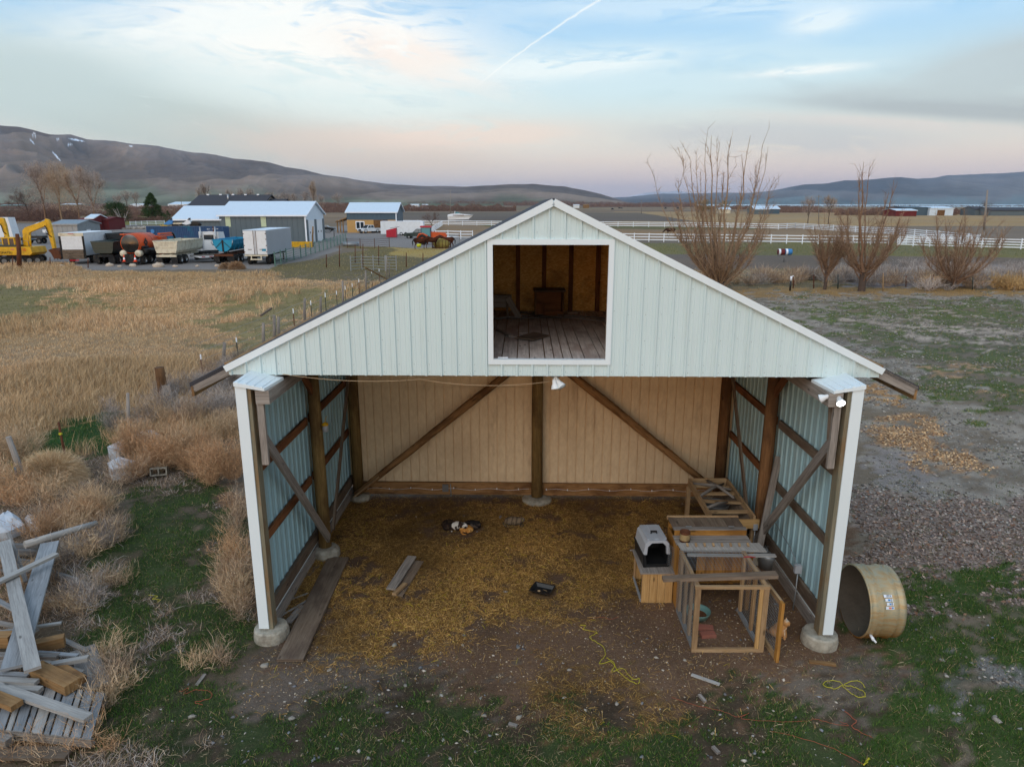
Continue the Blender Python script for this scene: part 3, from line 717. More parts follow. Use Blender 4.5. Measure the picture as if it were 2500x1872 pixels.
# side walls
for s in (-1, 1):
    q = MB(); ribbed(q, (s*4.44, 0, 0), (0, 1, 0), (-s, 0, 0), .03, 5.86, lambda u_: [(.3, 4.14)], pitch=.2286, rw=.052, top=.03, h=.026, minor=True, off=.1)
    q.build('side_wall', M['wall_in'], barn)
    q = MB(); ribbed(q, (s*4.455, 0, 0), (0, 1, 0), (s, 0, 0), .03, 5.9, lambda u_: [(.3, 4.14)], minor=False); q.build('outer_cladding', M['gable'], barn)
    for z, yj in ((2.78, .5), (1.62, .3)):
        for y0, y1 in ((.2, 2.72), (2.9, 5.6)):
            q = MB(); q.box(s*4.41-.05*(s > 0), s*4.41+.05*(s < 0), y0, y1, z-.075, z+.075); q.build('girt', M['redbrown'] if y0 > 1 or s < 0 else M['brown_wood'], barn)
    for z0, z1, ma in ((.30, .52, 'brown_wood'), (.0, .22, 'grey_wood')):
        q = MB(); q.box(s*4.42, s*4.36, .12, 5.7, z0, z1); q.build('skirt_board', M[ma], barn)
    q = MB(); q.box(s*4.40, s*4.395, .12, 5.7, .2, .33); q.build('skirt_flashing', M['trim'], barn)
    # posts and footings
    q = MB(); q.box(s*4.27, s*4.45, .0, .18, .18, 4.12); q.build('corner_post', M['post_wood'], barn)
    q = MB(); q.beam((s*4.405, -.012, .22), (s*4.40, -.012, 4.16), .15, .02, up=(0, 1, 0)); q.box(s*4.472, s*4.487, -.02, .16, .22, 4.16); q.build('corner_trim', M['trim'], barn)
    q = MB(); q.beam((s*4.16, .05, 2.95), (s*4.16, .05, 3.92), .10, .06, up=(0, 1, 0)); q.build('jack_board', M['grey_wood'], barn)
    q = MB(); q.lathe([(0, 0), (.27, 0), (.275, .10), (.262, .19), (.24, .215), (0, .22)], (s*4.34, .1, -.02), n=28, smooth=False); q.build('footing', M['concrete'], barn, jit=.004)
    q = MB(); q.box(s*4.0, s*4.2, -.02, 5.8, 3.90, 4.10); q.build('top_plate', M['grey_wood'], barn)
    q = MB(); q.hexa([(s*4.49, -.05, 4.17), (s*4.05, -.05, 4.10), (s*4.05, -.05, 4.14), (s*4.49, -.05, 4.23), (s*4.49, .64, 4.15), (s*4.0, .64, 4.06), (s*4.0, .64, 4.14), (s*4.49, .64, 4.25)])
    for i in range(4): q.beam((s*(4.10+i*.115), -.04, 4.152+i*.024), (s*(4.10+i*.115), .6, 4.152+i*.024), .03, .02)
    q.build('wall_cap_flashing', M['trim'], barn)
    q = MB(); q.tube([(s*4.22, 2.8, .1), (s*4.23, 2.8, 2), (s*4.24, 2.8, 4.15)], [.125, .12, .11], 12); q.build('middle_post', M['pole_wood' if s < 0 else 'dark_wood'], barn)
    q = MB(); q.lathe([(0, 0), (.26, 0), (.26, .16), (.20, .22), (0, .23)], (s*4.2, 2.78, -.03), n=24, smooth=False); q.build('footing', M['concrete'], barn, jit=.005)
    q = MB(); q.tube([(s*4.22, 5.62, .1), (s*4.22, 5.62, 4.2)], [.13, .12], 12); q.build('back_post', M['pole_wood' if s < 0 else 'dark_wood'], barn)
    q = MB(); q.lathe([(0, 0), (.24, 0), (.22, .14), (0, .15)], (s*4.15, 5.5, -.03), n=20); q.build('footing', M['concrete'], barn, jit=.01)
    q = MB(); q.beam((s*4.17, .12, 3.32), (s*4.10, 2.66, .42), .05, .15, up=(0, 0, 1)); q.build('diagonal_brace', M['grey_wood'], barn)
    q = MB(); q.beam((s*4.10, 2.98, .45), (s*4.08, 5.45, 4.1), .04, .11); q.build('slender_brace', M['brown_wood'], barn)
    q = MB(); q.beam((s*4.24, 2.72, 3.35), (s*4.24, 1.9, 4.12), .05, .14); q.build('knee_brace', M['redbrown'], barn)
    q = MB(); q.box(s*4.12, s*4.2, 2.94, 2.99, 3.6, 4.1); q.build('cleat', M['redbrown'], barn)
q = MB(); q.beam((4.13, .16, 3.9), (4.2, .18, 2.9), .05, .1, up=(0, 1, 0)); q.build('scab_board', M['brown_wood'], barn)
q = MB(); q.tube([(-.02, 5.52, .1), (-.03, 5.55, 2), (-.02, 5.6, 4.2)], [.13, .125, .12], 12); q.build('middle_back_post', M['pole_wood'], barn)
q = MB(); q.lathe([(0, 0), (.36, 0), (.34, .10), (.2, .13), (0, .13)], (-.02, 5.5, -.05), n=26); q.build('footing', M['concrete'], barn, jit=.012)
# back wall: grooved panel siding in front of a dark core
q = MB()
def groove(s): return [(.28, 2.665), (2.675, 4.2)]
xs = -4.4
while xs < 4.4:
    w = .2032
    for z0, z1 in groove(0):
        q.quad((xs+.012, 5.74, z0), (xs+w-.012, 5.74, z0), (xs+w-.012, 5.74, z1), (xs+.012, 5.74, z1))
        q.quad((xs-.012, 5.768, z0), (xs+.012, 5.768, z0), (xs+.012, 5.768, z1), (xs-.012, 5.768, z1))
        for e in (xs+.012, xs+w-.012): q.quad((e, 5.74, z0), (e, 5.768, z0), (e, 5.768, z1), (e, 5.74, z1))
    xs += w
q.box(-4.4, 4.4, 5.775, 5.83, .28, 4.2); q.build('back_wall', M['siding'], barn)
q = MB(); q.box(-4.2, -.1, 5.64, 5.70, .07, .37); q.build('back_skirt_board', M['log_wood'], barn)
q = MB(); q.box(.1, 4.1, 5.64, 5.70, .06, .36); q.build('back_skirt_board', M['log_wood'], barn)
a, b = BP(1244, 908, 15.15), BP(868, 1206, 15.0)
q = MB(); pts = [a.lerp(b, i/8)+Vector((random.uniform(-.01, .01), 0, random.uniform(-.012, .012))) for i in range(9)]
q.tube(pts, [.085, .085, .09, .085, .08, .08, .075, .07, .065], 10); q.build('log_brace', M['log_wood'], barn)
q = MB(); c = b+(a-b).normalized()*.75; q.beam(c+Vector((0, -.07, .0)), b+Vector((-.02, -.07, -.02)), .03, .13, up=(0, 1, 0)); 
q.build('brace_scab', M['tan_wood'], barn)
a, b = BP(1384, 905, 15.15), BP(1716, 1172, 15.0)
q = MB(); pts = [a.lerp(b, i/8)+Vector((random.uniform(-.01, .01), 0, random.uniform(-.012, .012))) for i in range(9)]
q.tube(pts, [.09, .09, .1, .09, .09, .085, .085, .08, .075], 10); q.build('log_brace', M['log_wood'], barn)
# ---------- things fixed or hung in the barn
def floodlamp(name, label, base, heads, mat='lamp_white'):
    t_ = thing(name, label, 'lamp', base)
    q = MB(); q.lathe([(0, -.02), (.055, -.02), (.06, 0), (.05, .025), (0, .03)], (0, 0, 0), (0, -1, 0), 16); q.build('mounting_box', M[mat], t_)
    for p, d, lit in heads:
        d = Vector(d).normalized(); p = Vector(p)
        q = MB(); q.tube([(0, -.02, 0), p*.5+Vector((0, -.02, 0)), p], .014, 6); hd = q.build('arm', M[mat], t_)
        q = MB(); q.lathe([(.02, -.02), (.032, 0), (.034, .05), (.052, .09), (.062, .13), (.064, .135), (.056, .132)], p, d, 18); h = q.build('lamp_head', M[mat], t_)
        q = MB(); q.lathe([(.056, .128), (.04, .14), (0, .146)], p, d, 16)
        q.build('bulb', M['bulb_on' if lit else 'bulb_off'], h)
        h['_dir'] = 0
        if lit:
            l = bpy.data.lights.new('floodlight_beam', 'SPOT'); lo = bpy.data.objects.new('floodlight_beam', l); COL.objects.link(lo); lo.parent = h
            l.energy = 130; l.spot_size = math.radians(130); l.spot_blend = .8; l.color = (1, .97, .9); l.shadow_soft_size = .06
            lo.location = p+d*.17; lo.rotation_euler = d.to_track_quat('-Z', 'Y').to_euler()
    return t_
m, t, b = newmat('lit bulb'); b.inputs['Emission Color'].default_value = (1, .98, .92, 1); b.inputs['Emission Strength'].default_value = 14; M['bulb_on'] = m
M['bulb_off'] = paint('bulb glass', (200, 215, 225), .2, 0, .05)
floodlamp('floodlight', 'lit white floodlight on the right front post', P(2040, 962, 9.66), [((-.10, -.03, -.02), (-.8, .25, -.35), False), ((.02, -.05, -.03), (-.05, -.85, -.45), True)])
pc = P(1356, 916, 10.4)
t_ = floodlamp('floodlight', 'white twin floodlight hanging under the middle of the gable', pc, [((.03, -.02, -.07), (.4, -.4, -.5), False), ((-.02, -.03, -.07), (.12, -.25, -.95), False)])
q = MB(); q.box(-.07, .07, -.03, .05, -.03, .05); q.build('junction_box', M['steel'], t_)
a, b = P(1000, 921, 10.42), P(1350, 930, 10.42)
q = MB(); n = 24; q.tube([a.lerp(b, i/n)+Vector((0, 0, -.22*4*(i/n)*(1-i/n)*.45)) for i in range(n+1)], .0045, 6)
a2, b2 = P(690, 913, 10.35), P(1080, 920, 10.42)
o = tag(q.build('electric_cord', M['cord']), 'tan cord sagging below the gable towards the middle floodlight', 'cord')
q = MB(); q.tube([a2.lerp(b2, i/n)+Vector((0, 0, -.2*4*(i/n)*(1-i/n)*.45)) for i in range(n+1)], .0045, 6)
tag(q.build('electric_cord', M['cord']), 'tan cord sagging below the gable near the left front post', 'cord')
# wire with small insulators along the back skirt
for (xa, xb, lab) in ((-4.0, -.2, 'white insulated wire along the back skirt board, left of the middle post'), (.2, 3.9, 'white insulated wire along the back skirt board, right of the middle post')):
    q = MB(); n = 30; pts = [BW((xa+(xb-xa)*i/n, 5.635, .215+.02*math.sin(i*.9))) for i in range(n+1)]; q.tube([p-Vector((0, .015, 0)) for p in pts], .0028, 5)
    for p in pts[::4]: q.box(p.x-.009, p.x+.009, p.y-.02, p.y+.005, p.z-.01, p.z+.02)
    tag(q.build('fence_wire', M['vinyl']), lab, 'wire')
# jar lantern on the left middle post
t_ = thing('hanging_lantern', 'small glass jar lantern with yellow top hung on the left middle post', 'lantern', BW((-4.02, 2.66, 2.72)))
q = MB(); q.lathe([(0, -.12), (.05, -.12), (.055, -.05), (.04, 0)], (0, 0, 0), n=12); q.build('jar', M['plastic_grey'], t_)
q = MB(); q.lathe([(.06, 0), (.06, .03), (.02, .06), (0, .06)], (0, 0, 0), n=12); q.tube([(0, 0, .05), (.01, .02, .12), (.02, .1, .16)], .004, 5); q.build('lid', M['yellow'], t_)
# conduit and outlet on the right wall
t_ = thing('outlet_post', 'grey outlet box on a thin pipe beside the right wall', 'outlet', G(1936, 1488))
q = MB(); q.tube([(0, 0, 0), (.01, 0, .35), (.02, .02, .72)], .012, 8); q.build('pipe', M['galv'], t_)
q = MB(); q.box(-.05, .06, -.03, .04, .70, .84); q.build('outlet_box', M['plastic_grey'], t_)
q = MB(); pts = [BW((4.33, .5+i*.35, .95-.06*math.sin(i*.7))) for i in range(8)]; q.tube([G(1936, 1488)+Vector((.02, .02, .78))]+[p for p in pts if p.y > G(1936, 1488).y+.2], .008, 6)
tag(q.build('power_cable', M['galv']), 'grey cable running back along the right wall from the outlet box', 'cable')
t_ = thing('switch_box', 'pale switch box at the foot of the right middle post', 'switch', BW((4.08, 2.66, .75)))
q = MB(); q.box(-.04, .04, -.05, -.01, -.06, .06); q.build('cover', M['plastic_grey'], t_); q = MB(); q.tube([(0, -.02, -.06), (0, -.02, -.7)], .012, 6); q.build('pipe', M['galv'], t_)
t_ = thing('switch_box', 'grey electric box on the back skirt board', 'switch', BW((-2.17, 5.64, .24)))
q = MB(); q.box(-.07, .07, -.03, .01, -.09, .09); q.build('cover', M['steel'], t_)
q = MB(); q.tube([(.12, 0, .1), (.13, -.03, -.2)], .012, 6); q.build('pipe', M['galv'], t_)
# ---------- things in the loft
t_ = thing('cabinet', 'old open-fronted wooden cabinet against the loft back wall', 'cabinet', P(1340, 766, 14.75))
t_.location.z = 4.42
for a in ((-.30, -.27), (.27, .30)):
    q = MB(); q.box(a[0], a[1], -.25, .25, 0, .52); q.build('side_panel', M['dark_wood'], t_)
q = MB(); q.box(-.33, .33, -.27, .27, .52, .55); q.build('top', M['brown_wood'], t_)
q = MB(); q.box(-.27, .27, .22, .25, 0, .52); q.build('back_panel', M['redbrown'], t_)
q = MB(); q.box(-.27, .27, -.24, .22, .02, .05); q.build('shelf', M['redbrown'], t_)
q = MB(); q.box(-.27, -.10, -.25, -.23, .03, .28); q.box(-.1, .27, -.25, -.23, .03, .11); q.build('door', M['redbrown'], t_)
t_ = thing('sawhorse', 'rough wooden sawhorse with a plank leaning on it, left in the loft', 'sawhorse', (0, 0, 0)); b = P(1212, 775, 14.6); t_.location = (b.x, b.y, 4.42)
q = MB(); q.box(-.5, .32, -.1, .1, .40, .44); q.build('top_board', M['grey_wood'], t_)
q = MB(); q.box(-.5, .3, -.14, -.11, .2, .40); q.build('apron', M['grey_wood'], t_)
for x_ in (-.35, .22):
    q = MB(); q.beam((x_, -.1, .4), (x_+.02, -.22, 0), .04, .12, up=(0, 1, 0)); q.build('leg', M['brown_wood'], t_)
    q = MB(); q.beam((x_, .1, .4), (x_, .2, 0), .04, .12, up=(0, 1, 0)); q.build('leg', M['brown_wood'], t_)
q = MB(); a = P(1240, 727, 14.4); b = P(1261, 762, 14.3); q.beam((a.x, a.y, 4.83), (b.x+.05, b.y-.1, 4.45), .12, .03, up=(0, 1, 0))
tag(q.build('plank', M['grey_wood']), 'short plank leaning on the sawhorse in the loft', 'plank')
q = MB(); pts = [P(1256, 826, 12), P(1303, 830, 12), P(1341, 818, 12), P(1305, 812, 12)]
pts = [G(x_, y_, 4.425) for x_, y_ in ((1256, 826), (1304, 831), (1341, 820), (1303, 812))]
q.hexa([pts[0], pts[1], pts[1]+Vector((0, 0, .015)), pts[0]+Vector((0, 0, .015)), pts[3], pts[2], pts[2]+Vector((0, 0, .015)), pts[3]+Vector((0, 0, .015))])
tag(q.build('plywood_piece', M['brown_wood']), 'thin brown plywood offcut lying on the loft floor', 'plywood')
for i, (xa, ya, xb, yb, lab) in enumerate(((1205, 779, 1378, 775, 'lowest'), (1270, 764, 1478, 777, 'uppermost'), (1205, 777, 1330, 768, 'short left'), (1300, 770, 1478, 783, 'middle'))):
    q = MB(); a = G(xa, ya, 4.44+.012*i); b = G(xb, yb, 4.44+.012*i); q.tube([a, a.lerp(b, .5)+Vector((0, 0, .01)), b], .012, 6)
    tag(q.build('metal_strip', M['steel']), f'{lab} of the long grey strips lying across the loft floor', 'metal strip', 'long strips on the loft floor')
q = MB(); q.beam(G(1206, 800, 4.43), G(1245, 820, 4.43), .05, .03); tag(q.build('wood_stick', M['grey_wood']), 'short stick near the left edge of the loft floor', 'stick')
q = MB(); q.beam(G(1216, 873, 4.44), G(1240, 873.5, 4.44), .03, .02); tag(q.build('offcut', M['vinyl']), 'small white offcut by the loft opening sill', 'offcut')
# ================================================================== THINGS NEAR THE BARN
random.seed(21)
def bx(t_, name, mat, *a):
    q = MB(); q.box(*a); return q.build(name, M[mat], t_)
def bm_(t_, name, mat, a, b, w, h, **k):
    q = MB(); q.beam(a, b, w, h, **k); return q.build(name, M[mat], t_)
def wire_panel(t_, a, b, c, d, step=.05, r=.0026, name='wire_mesh'):
    """netting stretched over the quad a b c d"""
    a, b, c, d = map(Vector, (a, b, c, d)); q = MB()
    nu = max(2, int((b-a).length/step)); nv = max(2, int((d-a).length/step))
    f = lambda u_, v_: (a*(1-u_)+b*u_)*(1-v_)+(d*(1-u_)+c*u_)*v_
    for i in range(nu+1): q.tube([f(i/nu, 0), f(i/nu, 1)], r, 3, False)
    for j in range(nv+1): q.tube([f(0, j/nv), f(1, j/nv)], r, 3, False)
    return q.build(name, M['galv'], t_)
# ---- hutch with its sloping front roof and lidded back
X0, X1 = 2.80, 4.02
hut = thing('animal_hutch', 'golden wooden hutch on legs with a grey plank roof and a hinged lid', 'hutch', (0, 0, 0))
for x_, y_, z1 in ((X0+.03, 10.64, 1.12), (X1-.03, 10.64, 1.12), (X0+.03, 11.5, 1.2), (X1-.03, 11.5, 1.2)):
    bx(hut, 'leg', 'gold_wood', x_-.035, x_+.035, y_-.035, y_+.035, 0, z1)
def planks(t_, name, mat, horiz, u0, u1, n, other, z0, z1, gap=.006):
    q = MB(); w = (u1-u0)/n
    for i in range(n):
        a, b = u0+i*w+gap/2, u0+(i+1)*w-gap/2
        if horiz == 'x': q.box(a, b, other, other+.02, z0, z1)
        else: q.box(other, other+.02, a, b, z0, z1)
    return q.build(name, M[mat], t_)
planks(hut, 'front_panel', 'gold_wood', 'x', X0+.30, X1-.02, 6, 10.66, .50, 1.10)
bx(hut, 'doorway_frame', 'gold_wood', X0+.02, X0+.07, 10.65, 10.69, .5, 1.1)
planks(hut, 'side_panel', 'gold_wood', 'y', 10.62, 11.52, 6, X0-.012, .02, 1.12)
planks(hut, 'side_panel', 'gold_wood', 'y', 10.62, 11.52, 6, X1-.008, .50, 1.12)
planks(hut, 'back_panel', 'gold_wood', 'x', X0, X1, 7, 11.52, .50, 1.2)
bx(hut, 'hutch_floor', 'gold_wood', X0+.01, X1-.01, 10.66, 11.5, .49, .52)
q = MB()
for i, (y0, y1) in enumerate(((10.76, 10.86), (10.865, 10.96), (10.965, 11.06))): q.box(X0-.03, X1+.03, y0, y1, 1.135+.006*i, 1.155+.006*i)
q.build('roof_boards', M['grey_wood'], hut)
q = MB(); q.hexa([(X0+.02, 10.60, 1.10), (X1+.20, 10.56, 1.11), (X1+.20, 10.56, 1.135), (X0+.02, 10.60, 1.125), (X0-.02, 10.76, 1.16), (X1+.14, 10.76, 1.16), (X1+.14, 10.76, 1.18), (X0-.02, 10.76, 1.18)])
fr = q.build('perch_board', M['pale_wood'], hut)
for i in range(8):
    x_ = X0+.13+i*.145; q = MB(); q.beam((x_, 10.65, 1.165+.01), (x_+.005, 10.72, 1.185+.01), .035, .02); q.build('block', M['tan_wood'], fr)
q = MB(); q.beam((X0+.1, 10.53, 1.08), (X1+.33, 10.50, 1.085), .09, .02); q.build('front_slat', M['pale_wood'], hut)
bx(hut, 'lid_front', 'gold_wood', X0, X1+.02, 11.06, 11.08, 1.16, 1.27)
q = MB(); q.box(X0-.02, X1+.02, 11.04, 11.14, 1.272, 1.292); q.build('lid_rail', M['grey_wood'], hut)
lid = planks(hut, 'lid', 'brown_wood', 'x', X0-.02, X1+.0, 9, 11.15, 1.27, 1.29)
q = MB()
for i in range(9):
    w = (X1-X0+.02)/9; q.box(X0-.02+i*w, X0-.02+(i+1)*w-.006, 11.15, 11.52, 1.272, 1.292)
q.build('lid', M['brown_wood'], hut)
for x_ in (X0+.26, X1-.22):
    q = MB(); q.box(x_-.05, x_+.05, 11.13, 11.16, 1.292, 1.298); q.build('hinge', M['galv'], hut)
bx(hut, 'back_rail', 'tan_wood', X0-.03, X1+.02, 11.52, 11.56, 1.25, 1.31)
# ---- run in front of the hutch
RX0, RX1, RY0, RY1, RZ = 2.78, 3.87, 9.45, 10.58, 1.13
run = thing('wire_run', 'timber and wire netting run standing in front of the hutch', 'animal run', (0, 0, 0))
for x_ in (RX0+.03, RX1-.03):
    bx(run, 'upright', 'tan_wood', x_-.04, x_+.04, RY0, RY0+.045, .06, RZ-.05)
    bx(run, 'rail', 'tan_wood', x_-.03, x_+.03, RY0+.05, RY1, RZ-.04, RZ)
    bx(run, 'bottom_rail', 'blue_wood', x_-.025, x_+.025, RY0+.05, RY1, .0, .07)
for x_, y_ in ((RX0+.03, 9.82), (RX0+.03, 10.15), (RX0+.03, 10.5), (RX1-.03, 9.95), (RX1-.03, 10.5)):
    bx(run, 'upright', 'tan_wood', x_-.02, x_+.02, y_-.04, y_+.04, .071, RZ-.041)
bx(run, 'top_rail', 'tan_wood', RX0-.02, RX1+.02, RY0, RY0+.05, RZ-.047, RZ)
bx(run, 'bottom_rail', 'tan_wood', RX0-.01, RX1+.01, RY0, RY0+.05, 0, .058)
bx(run, 'upright', 'fresh_wood', RX1-.13, RX1-.075, RY0+.002, RY0+.04, .06, RZ-.05)
wire_panel(run, (RX0, RY0+.05, .05), (RX0, RY1, .05), (RX0, RY1, RZ), (RX0, RY0+.05, RZ))
wire_panel(run, (RX1, RY0+.05, .05), (RX1, RY1, .05), (RX1, RY1, RZ), (RX1, RY0+.05, RZ))
wire_panel(run, (RX0, 9.95, RZ+.005), (RX1, 9.95, RZ+.005), (RX1, RY1, RZ+.005), (RX0, RY1, RZ+.005), .06)
for y_ in (9.72, 10.35):
    q = MB(); q.tube([(RX1-.1, y_, RZ+.008), (RX1, y_-.01, RZ+.02), (RX1+.1, y_+.02, RZ-.01)], .008, 5); q.build('twine_tie', M['red'], run)
q = MB(); q.hexa([(2.30, 9.57, RZ+.005), (2.30, 9.68, RZ+.005), (2.30, 9.68, RZ+.06), (2.30, 9.57, RZ+.06), (4.08, 9.66, RZ+.01), (4.08, 9.80, RZ+.01), (4.08, 9.80, RZ+.07), (4.08, 9.66, RZ+.07)])
tag(q.build('loose_board', M['brown_wood']), 'rough brown board laid across the top of the wire run', 'board')
dr = thing('run_gate', 'loose wire gate frame leaning against the right side of the run', 'gate', (0, 0, 0))
A, B = Vector((4.0, 9.24, 0)), Vector((3.96, 10.25, 0)); up = Vector((0, 0, 1.0))
bm_(dr, 'stile', 'gold_wood', A, A+up, .045, .09, up=(0, 1, 0)); bm_(dr, 'stile', 'tan_wood', B, B+up, .045, .09, up=(0, 1, 0))
for z_ in (.04, .96): bm_(dr, 'rail', 'tan_wood', A+Vector((0, .05, z_)), B+Vector((0, -.05, z_)), .04, .08)
wire_panel(dr, A+Vector((.022, 0, 0)), B+Vector((.022, 0, 0)), B+up+Vector((.022, 0, 0)), A+up+Vector((.022, 0, 0)))
# ---- nest box and carrier
nb = thing('nest_box', 'low pine box with one open side, under the pet carrier', 'box', (0, 0, 0))
planks(nb, 'front_panel', 'fresh_wood', 'x', 2.24, 2.77, 4, 10.84, 0, .56)
bx(nb, 'top', 'grey_wood', 2.20, 2.79, 10.82, 11.68, .56, .58); bx(nb, 'back_panel', 'fresh_wood', 2.24, 2.77, 11.64, 11.66, 0, .56)
planks(nb, 'side_panel', 'fresh_wood', 'y', 10.86, 11.64, 5, 2.75, 0, .56)
for a in ((2.24, 2.26, 10.86, 10.91, 0, .56), (2.24, 2.26, 11.58, 11.64, 0, .56)): bx(nb, 'corner_board', 'tan_wood', *a)
bx(nb, 'rail', 'blue_wood', 2.225, 2.255, 10.87, 11.64, 0, .06); bx(nb, 'rail', 'tan_wood', 2.225, 2.255, 10.87, 11.64, .5, .56)
pcx, pcy, pz = 2.51, 11.02, .585
car = thing('pet_carrier', 'grey and black plastic pet carrier with its wire door open', 'pet carrier', (pcx, pcy, pz), .06)
def carrier_ring(w, z0, z1, taper, y, top=False):
    pass
q = MB(); hw, Lc = .235, .66
def ringpts(y, z0, z1, w0, w1, cut=.06):
    return [(-w0, y, z0), (-w1, y, z1-cut), (-w1+cut, y, z1), (w1-cut, y, z1), (w1, y, z1-cut), (w0, y, z0)]
def loft(q, r1, r2, close=False, m=0):
    k1, k2 = q.add(r1), q.add(r2); n = len(r1)
    for i in range(n-(0 if close else 1)):
        j = (i+1) % n; q.face([k1+i, k1+j, k2+j, k2+i], None, m)
r0 = ringpts(0, .24, .50, .235, .205); r1 = ringpts(.02, .24, .50, .24, .21); r2 = ringpts(Lc-.03, .24, .50, .235, .205); r3 = ringpts(Lc, .25, .47, .20, .17)
ri = ringpts(0, .24, .455, .175, .165, .07); rj = ringpts(.05, .24, .455, .17, .16, .07)
loft(q, ri, r0); loft(q, ri, rj); loft(q, r0, r1); loft(q, r1, r2); loft(q, r2, r3); q.face(range(q.add(r3), len(q.v)), None)
for x_ in (-.15, 0, .15): q.beam((x_, .06, .503), (x_, Lc-.06, .503), .05 if x_ else .08, .012)
q.build('upper_shell', M['plastic_grey'], car)
q = MB(); q.beam((-.24, -.005, .235), (-.24, Lc, .235), .025, .03); q.beam((.24, -.005, .235), (.24, Lc, .235), .025, .03)
for x_ in (-.2, .2):
    q.hexa([(x_-.03, 0, 0), (x_+.03, 0, 0), (x_+.03, .03, 0), (x_-.03, .03, 0), (x_*1.12-.03, 0, .235), (x_*1.12+.03, 0, .235), (x_*1.12+.03, .03, .235), (x_*1.12-.03, .03, .235)])
for s_ in (-1, 1): q.hexa([(s_*.21, 0, 0), (s_*.225, 0, 0), (s_*.24, 0, .23), (s_*.225, 0, .23), (s_*.21, Lc, 0), (s_*.225, Lc, 0), (s_*.24, Lc, .23), (s_*.225, Lc, .23)])
q.box(-.21, .21, 0, Lc, 0, .02); q.box(-.23, .23, Lc-.02, Lc, 0, .24); q.box(-.2, .2, -.004, .02, .02, .06)
q.build('lower_shell', M['black'], car)
q = MB(); q.box(-.055, .055, Lc*.42-.02, Lc*.42+.02, .535, .55); q.box(-.055, -.04, Lc*.42-.015, Lc*.42+.015, .5, .535); q.box(.04, .055, Lc*.42-.015, Lc*.42+.015, .5, .535); q.build('handle', M['black'], car)
wire_panel(car, (.20, -.01, .03), (.33, -.24, .03), (.33, -.24, .42), (.20, -.01, .42), .035, .0025, 'wire_door')
cn = thing('tin_can', 'rusty old tin can standing on the hutch roof', 'can', (2.93, 10.86, 1.165))
q = MB(); q.lathe([(0, 0), (.085, 0), (.085, .06), (.082, .065), (.085, .07), (.085, .17), (.089, .18), (.08, .18), (.078, .02), (0, .02)], n=24); q.build('body', M['rust'], cn)
q = MB(); q.lathe([(.0862, .03), (.0862, .14)], n=24, smooth=True); q.build('label', paint('worn tan label', (150, 128, 90), .7, 0, .9, (80, 60, 44), 9), cn)
# bowl and bricks in the run
b = G(1703, 1506); bw = thing('feed_bowl', 'round teal enamel bowl inside the wire run', 'bowl', (b.x, b.y, 0))
q = MB(); q.lathe([(0, .0), (.15, 0), (.2, .10), (.21, .13), (.198, .13), (.185, .1), (.13, .03), (0, .03)], n=28); q.build('shell', M['teal'], bw)
q = MB(); q.lathe([(0, .05), (.15, .05)], n=20); q.build('feed', M['redbrown'], bw)
M['brick'] = paint('brick red', (150, 92, 76), .9, 0, .5, (110, 84, 72), 8)
for (x_, y_, r_, lab) in ((1728, 1553, .1, 'front brick lying in the wire run'), (1722, 1536, -.15, 'back brick lying in the wire run behind another')):
    b = G(x_, y_); q = MB(); q.box(-.12, .12, -.055, .055, 0, .06); tag(q.build('brick', M['brick'], loc=(b.x, b.y, .0), rot=(0, 0, r_)), lab, 'brick')
b = G(1878, 1383); bk = thing('metal_pail', 'dull metal pail behind the run beside the right wall', 'pail', (b.x-.05, b.y, 0))
q = MB(); q.lathe([(0, 0), (.15, 0), (.19, .22), (.2, .3), (.185, .3), (.14, .02), (0, .02)], n=24); q.build('body', M['galv'], bk)
q = MB(); q.tube([(-.19, 0, .3), (-.1, .1, .37), (.1, .1, .37), (.19, 0, .3)], .006, 6); q.build('handle', M['steel'], bk)
# ---- feed trough at the back
tr = thing('feed_trough', 'long weathered trough frame on legs in the back right corner', 'trough', (0, 0, 0)); TZ = .88
ya, yb = 12.3, 14.1; xa, xb = 3.80, 4.62
for x_ in (xa, xb): 
    q = MB(); q.beam((x_, ya, TZ), (x_+.02, yb, TZ+.02), .045, .14); q.build('side_rail', M['tan_wood'], tr)
    for y_ in (ya+.05, yb-.05): bx(tr, 'leg', 'tan_wood', x_-.04, x_+.04, y_-.04, y_+.04, 0, TZ-.07)
bx(tr, 'end_board', 'fresh_wood', xa-.06, xb+.08, ya-.06, ya-.03, TZ-.16, TZ+.02); bx(tr, 'end_board', 'tan_wood', xa, xb, yb, yb+.03, TZ-.1, TZ+.1)
for i, y_ in enumerate((12.62, 13.05, 13.5, 13.85)): q = MB(); q.beam((xa+.02, y_+(.06 if i % 2 else -.03), TZ+.02), (xb-.02, y_, TZ+.01), .07, .05); q.build('cross_slat', M['tan_wood'], tr)
q = MB(); q.hexa([(xa, ya, TZ-.05), (xa+.02, ya, TZ-.05), (4.22, ya, .38), (4.2, ya, .38), (xa, yb, TZ-.05), (xa+.02, yb, TZ-.05), (4.22, yb, .38), (4.2, yb, .38)]); q.build('trough_side', M['brown_wood'], tr)
q = MB(); q.hexa([(xb, ya, TZ-.05), (xb-.02, ya, TZ-.05), (4.2, ya, .38), (4.22, ya, .38), (xb, yb, TZ-.05), (xb-.02, yb, TZ-.05), (4.2, yb, .38), (4.22, yb, .38)]); q.build('trough_side', M['brown_wood'], tr)
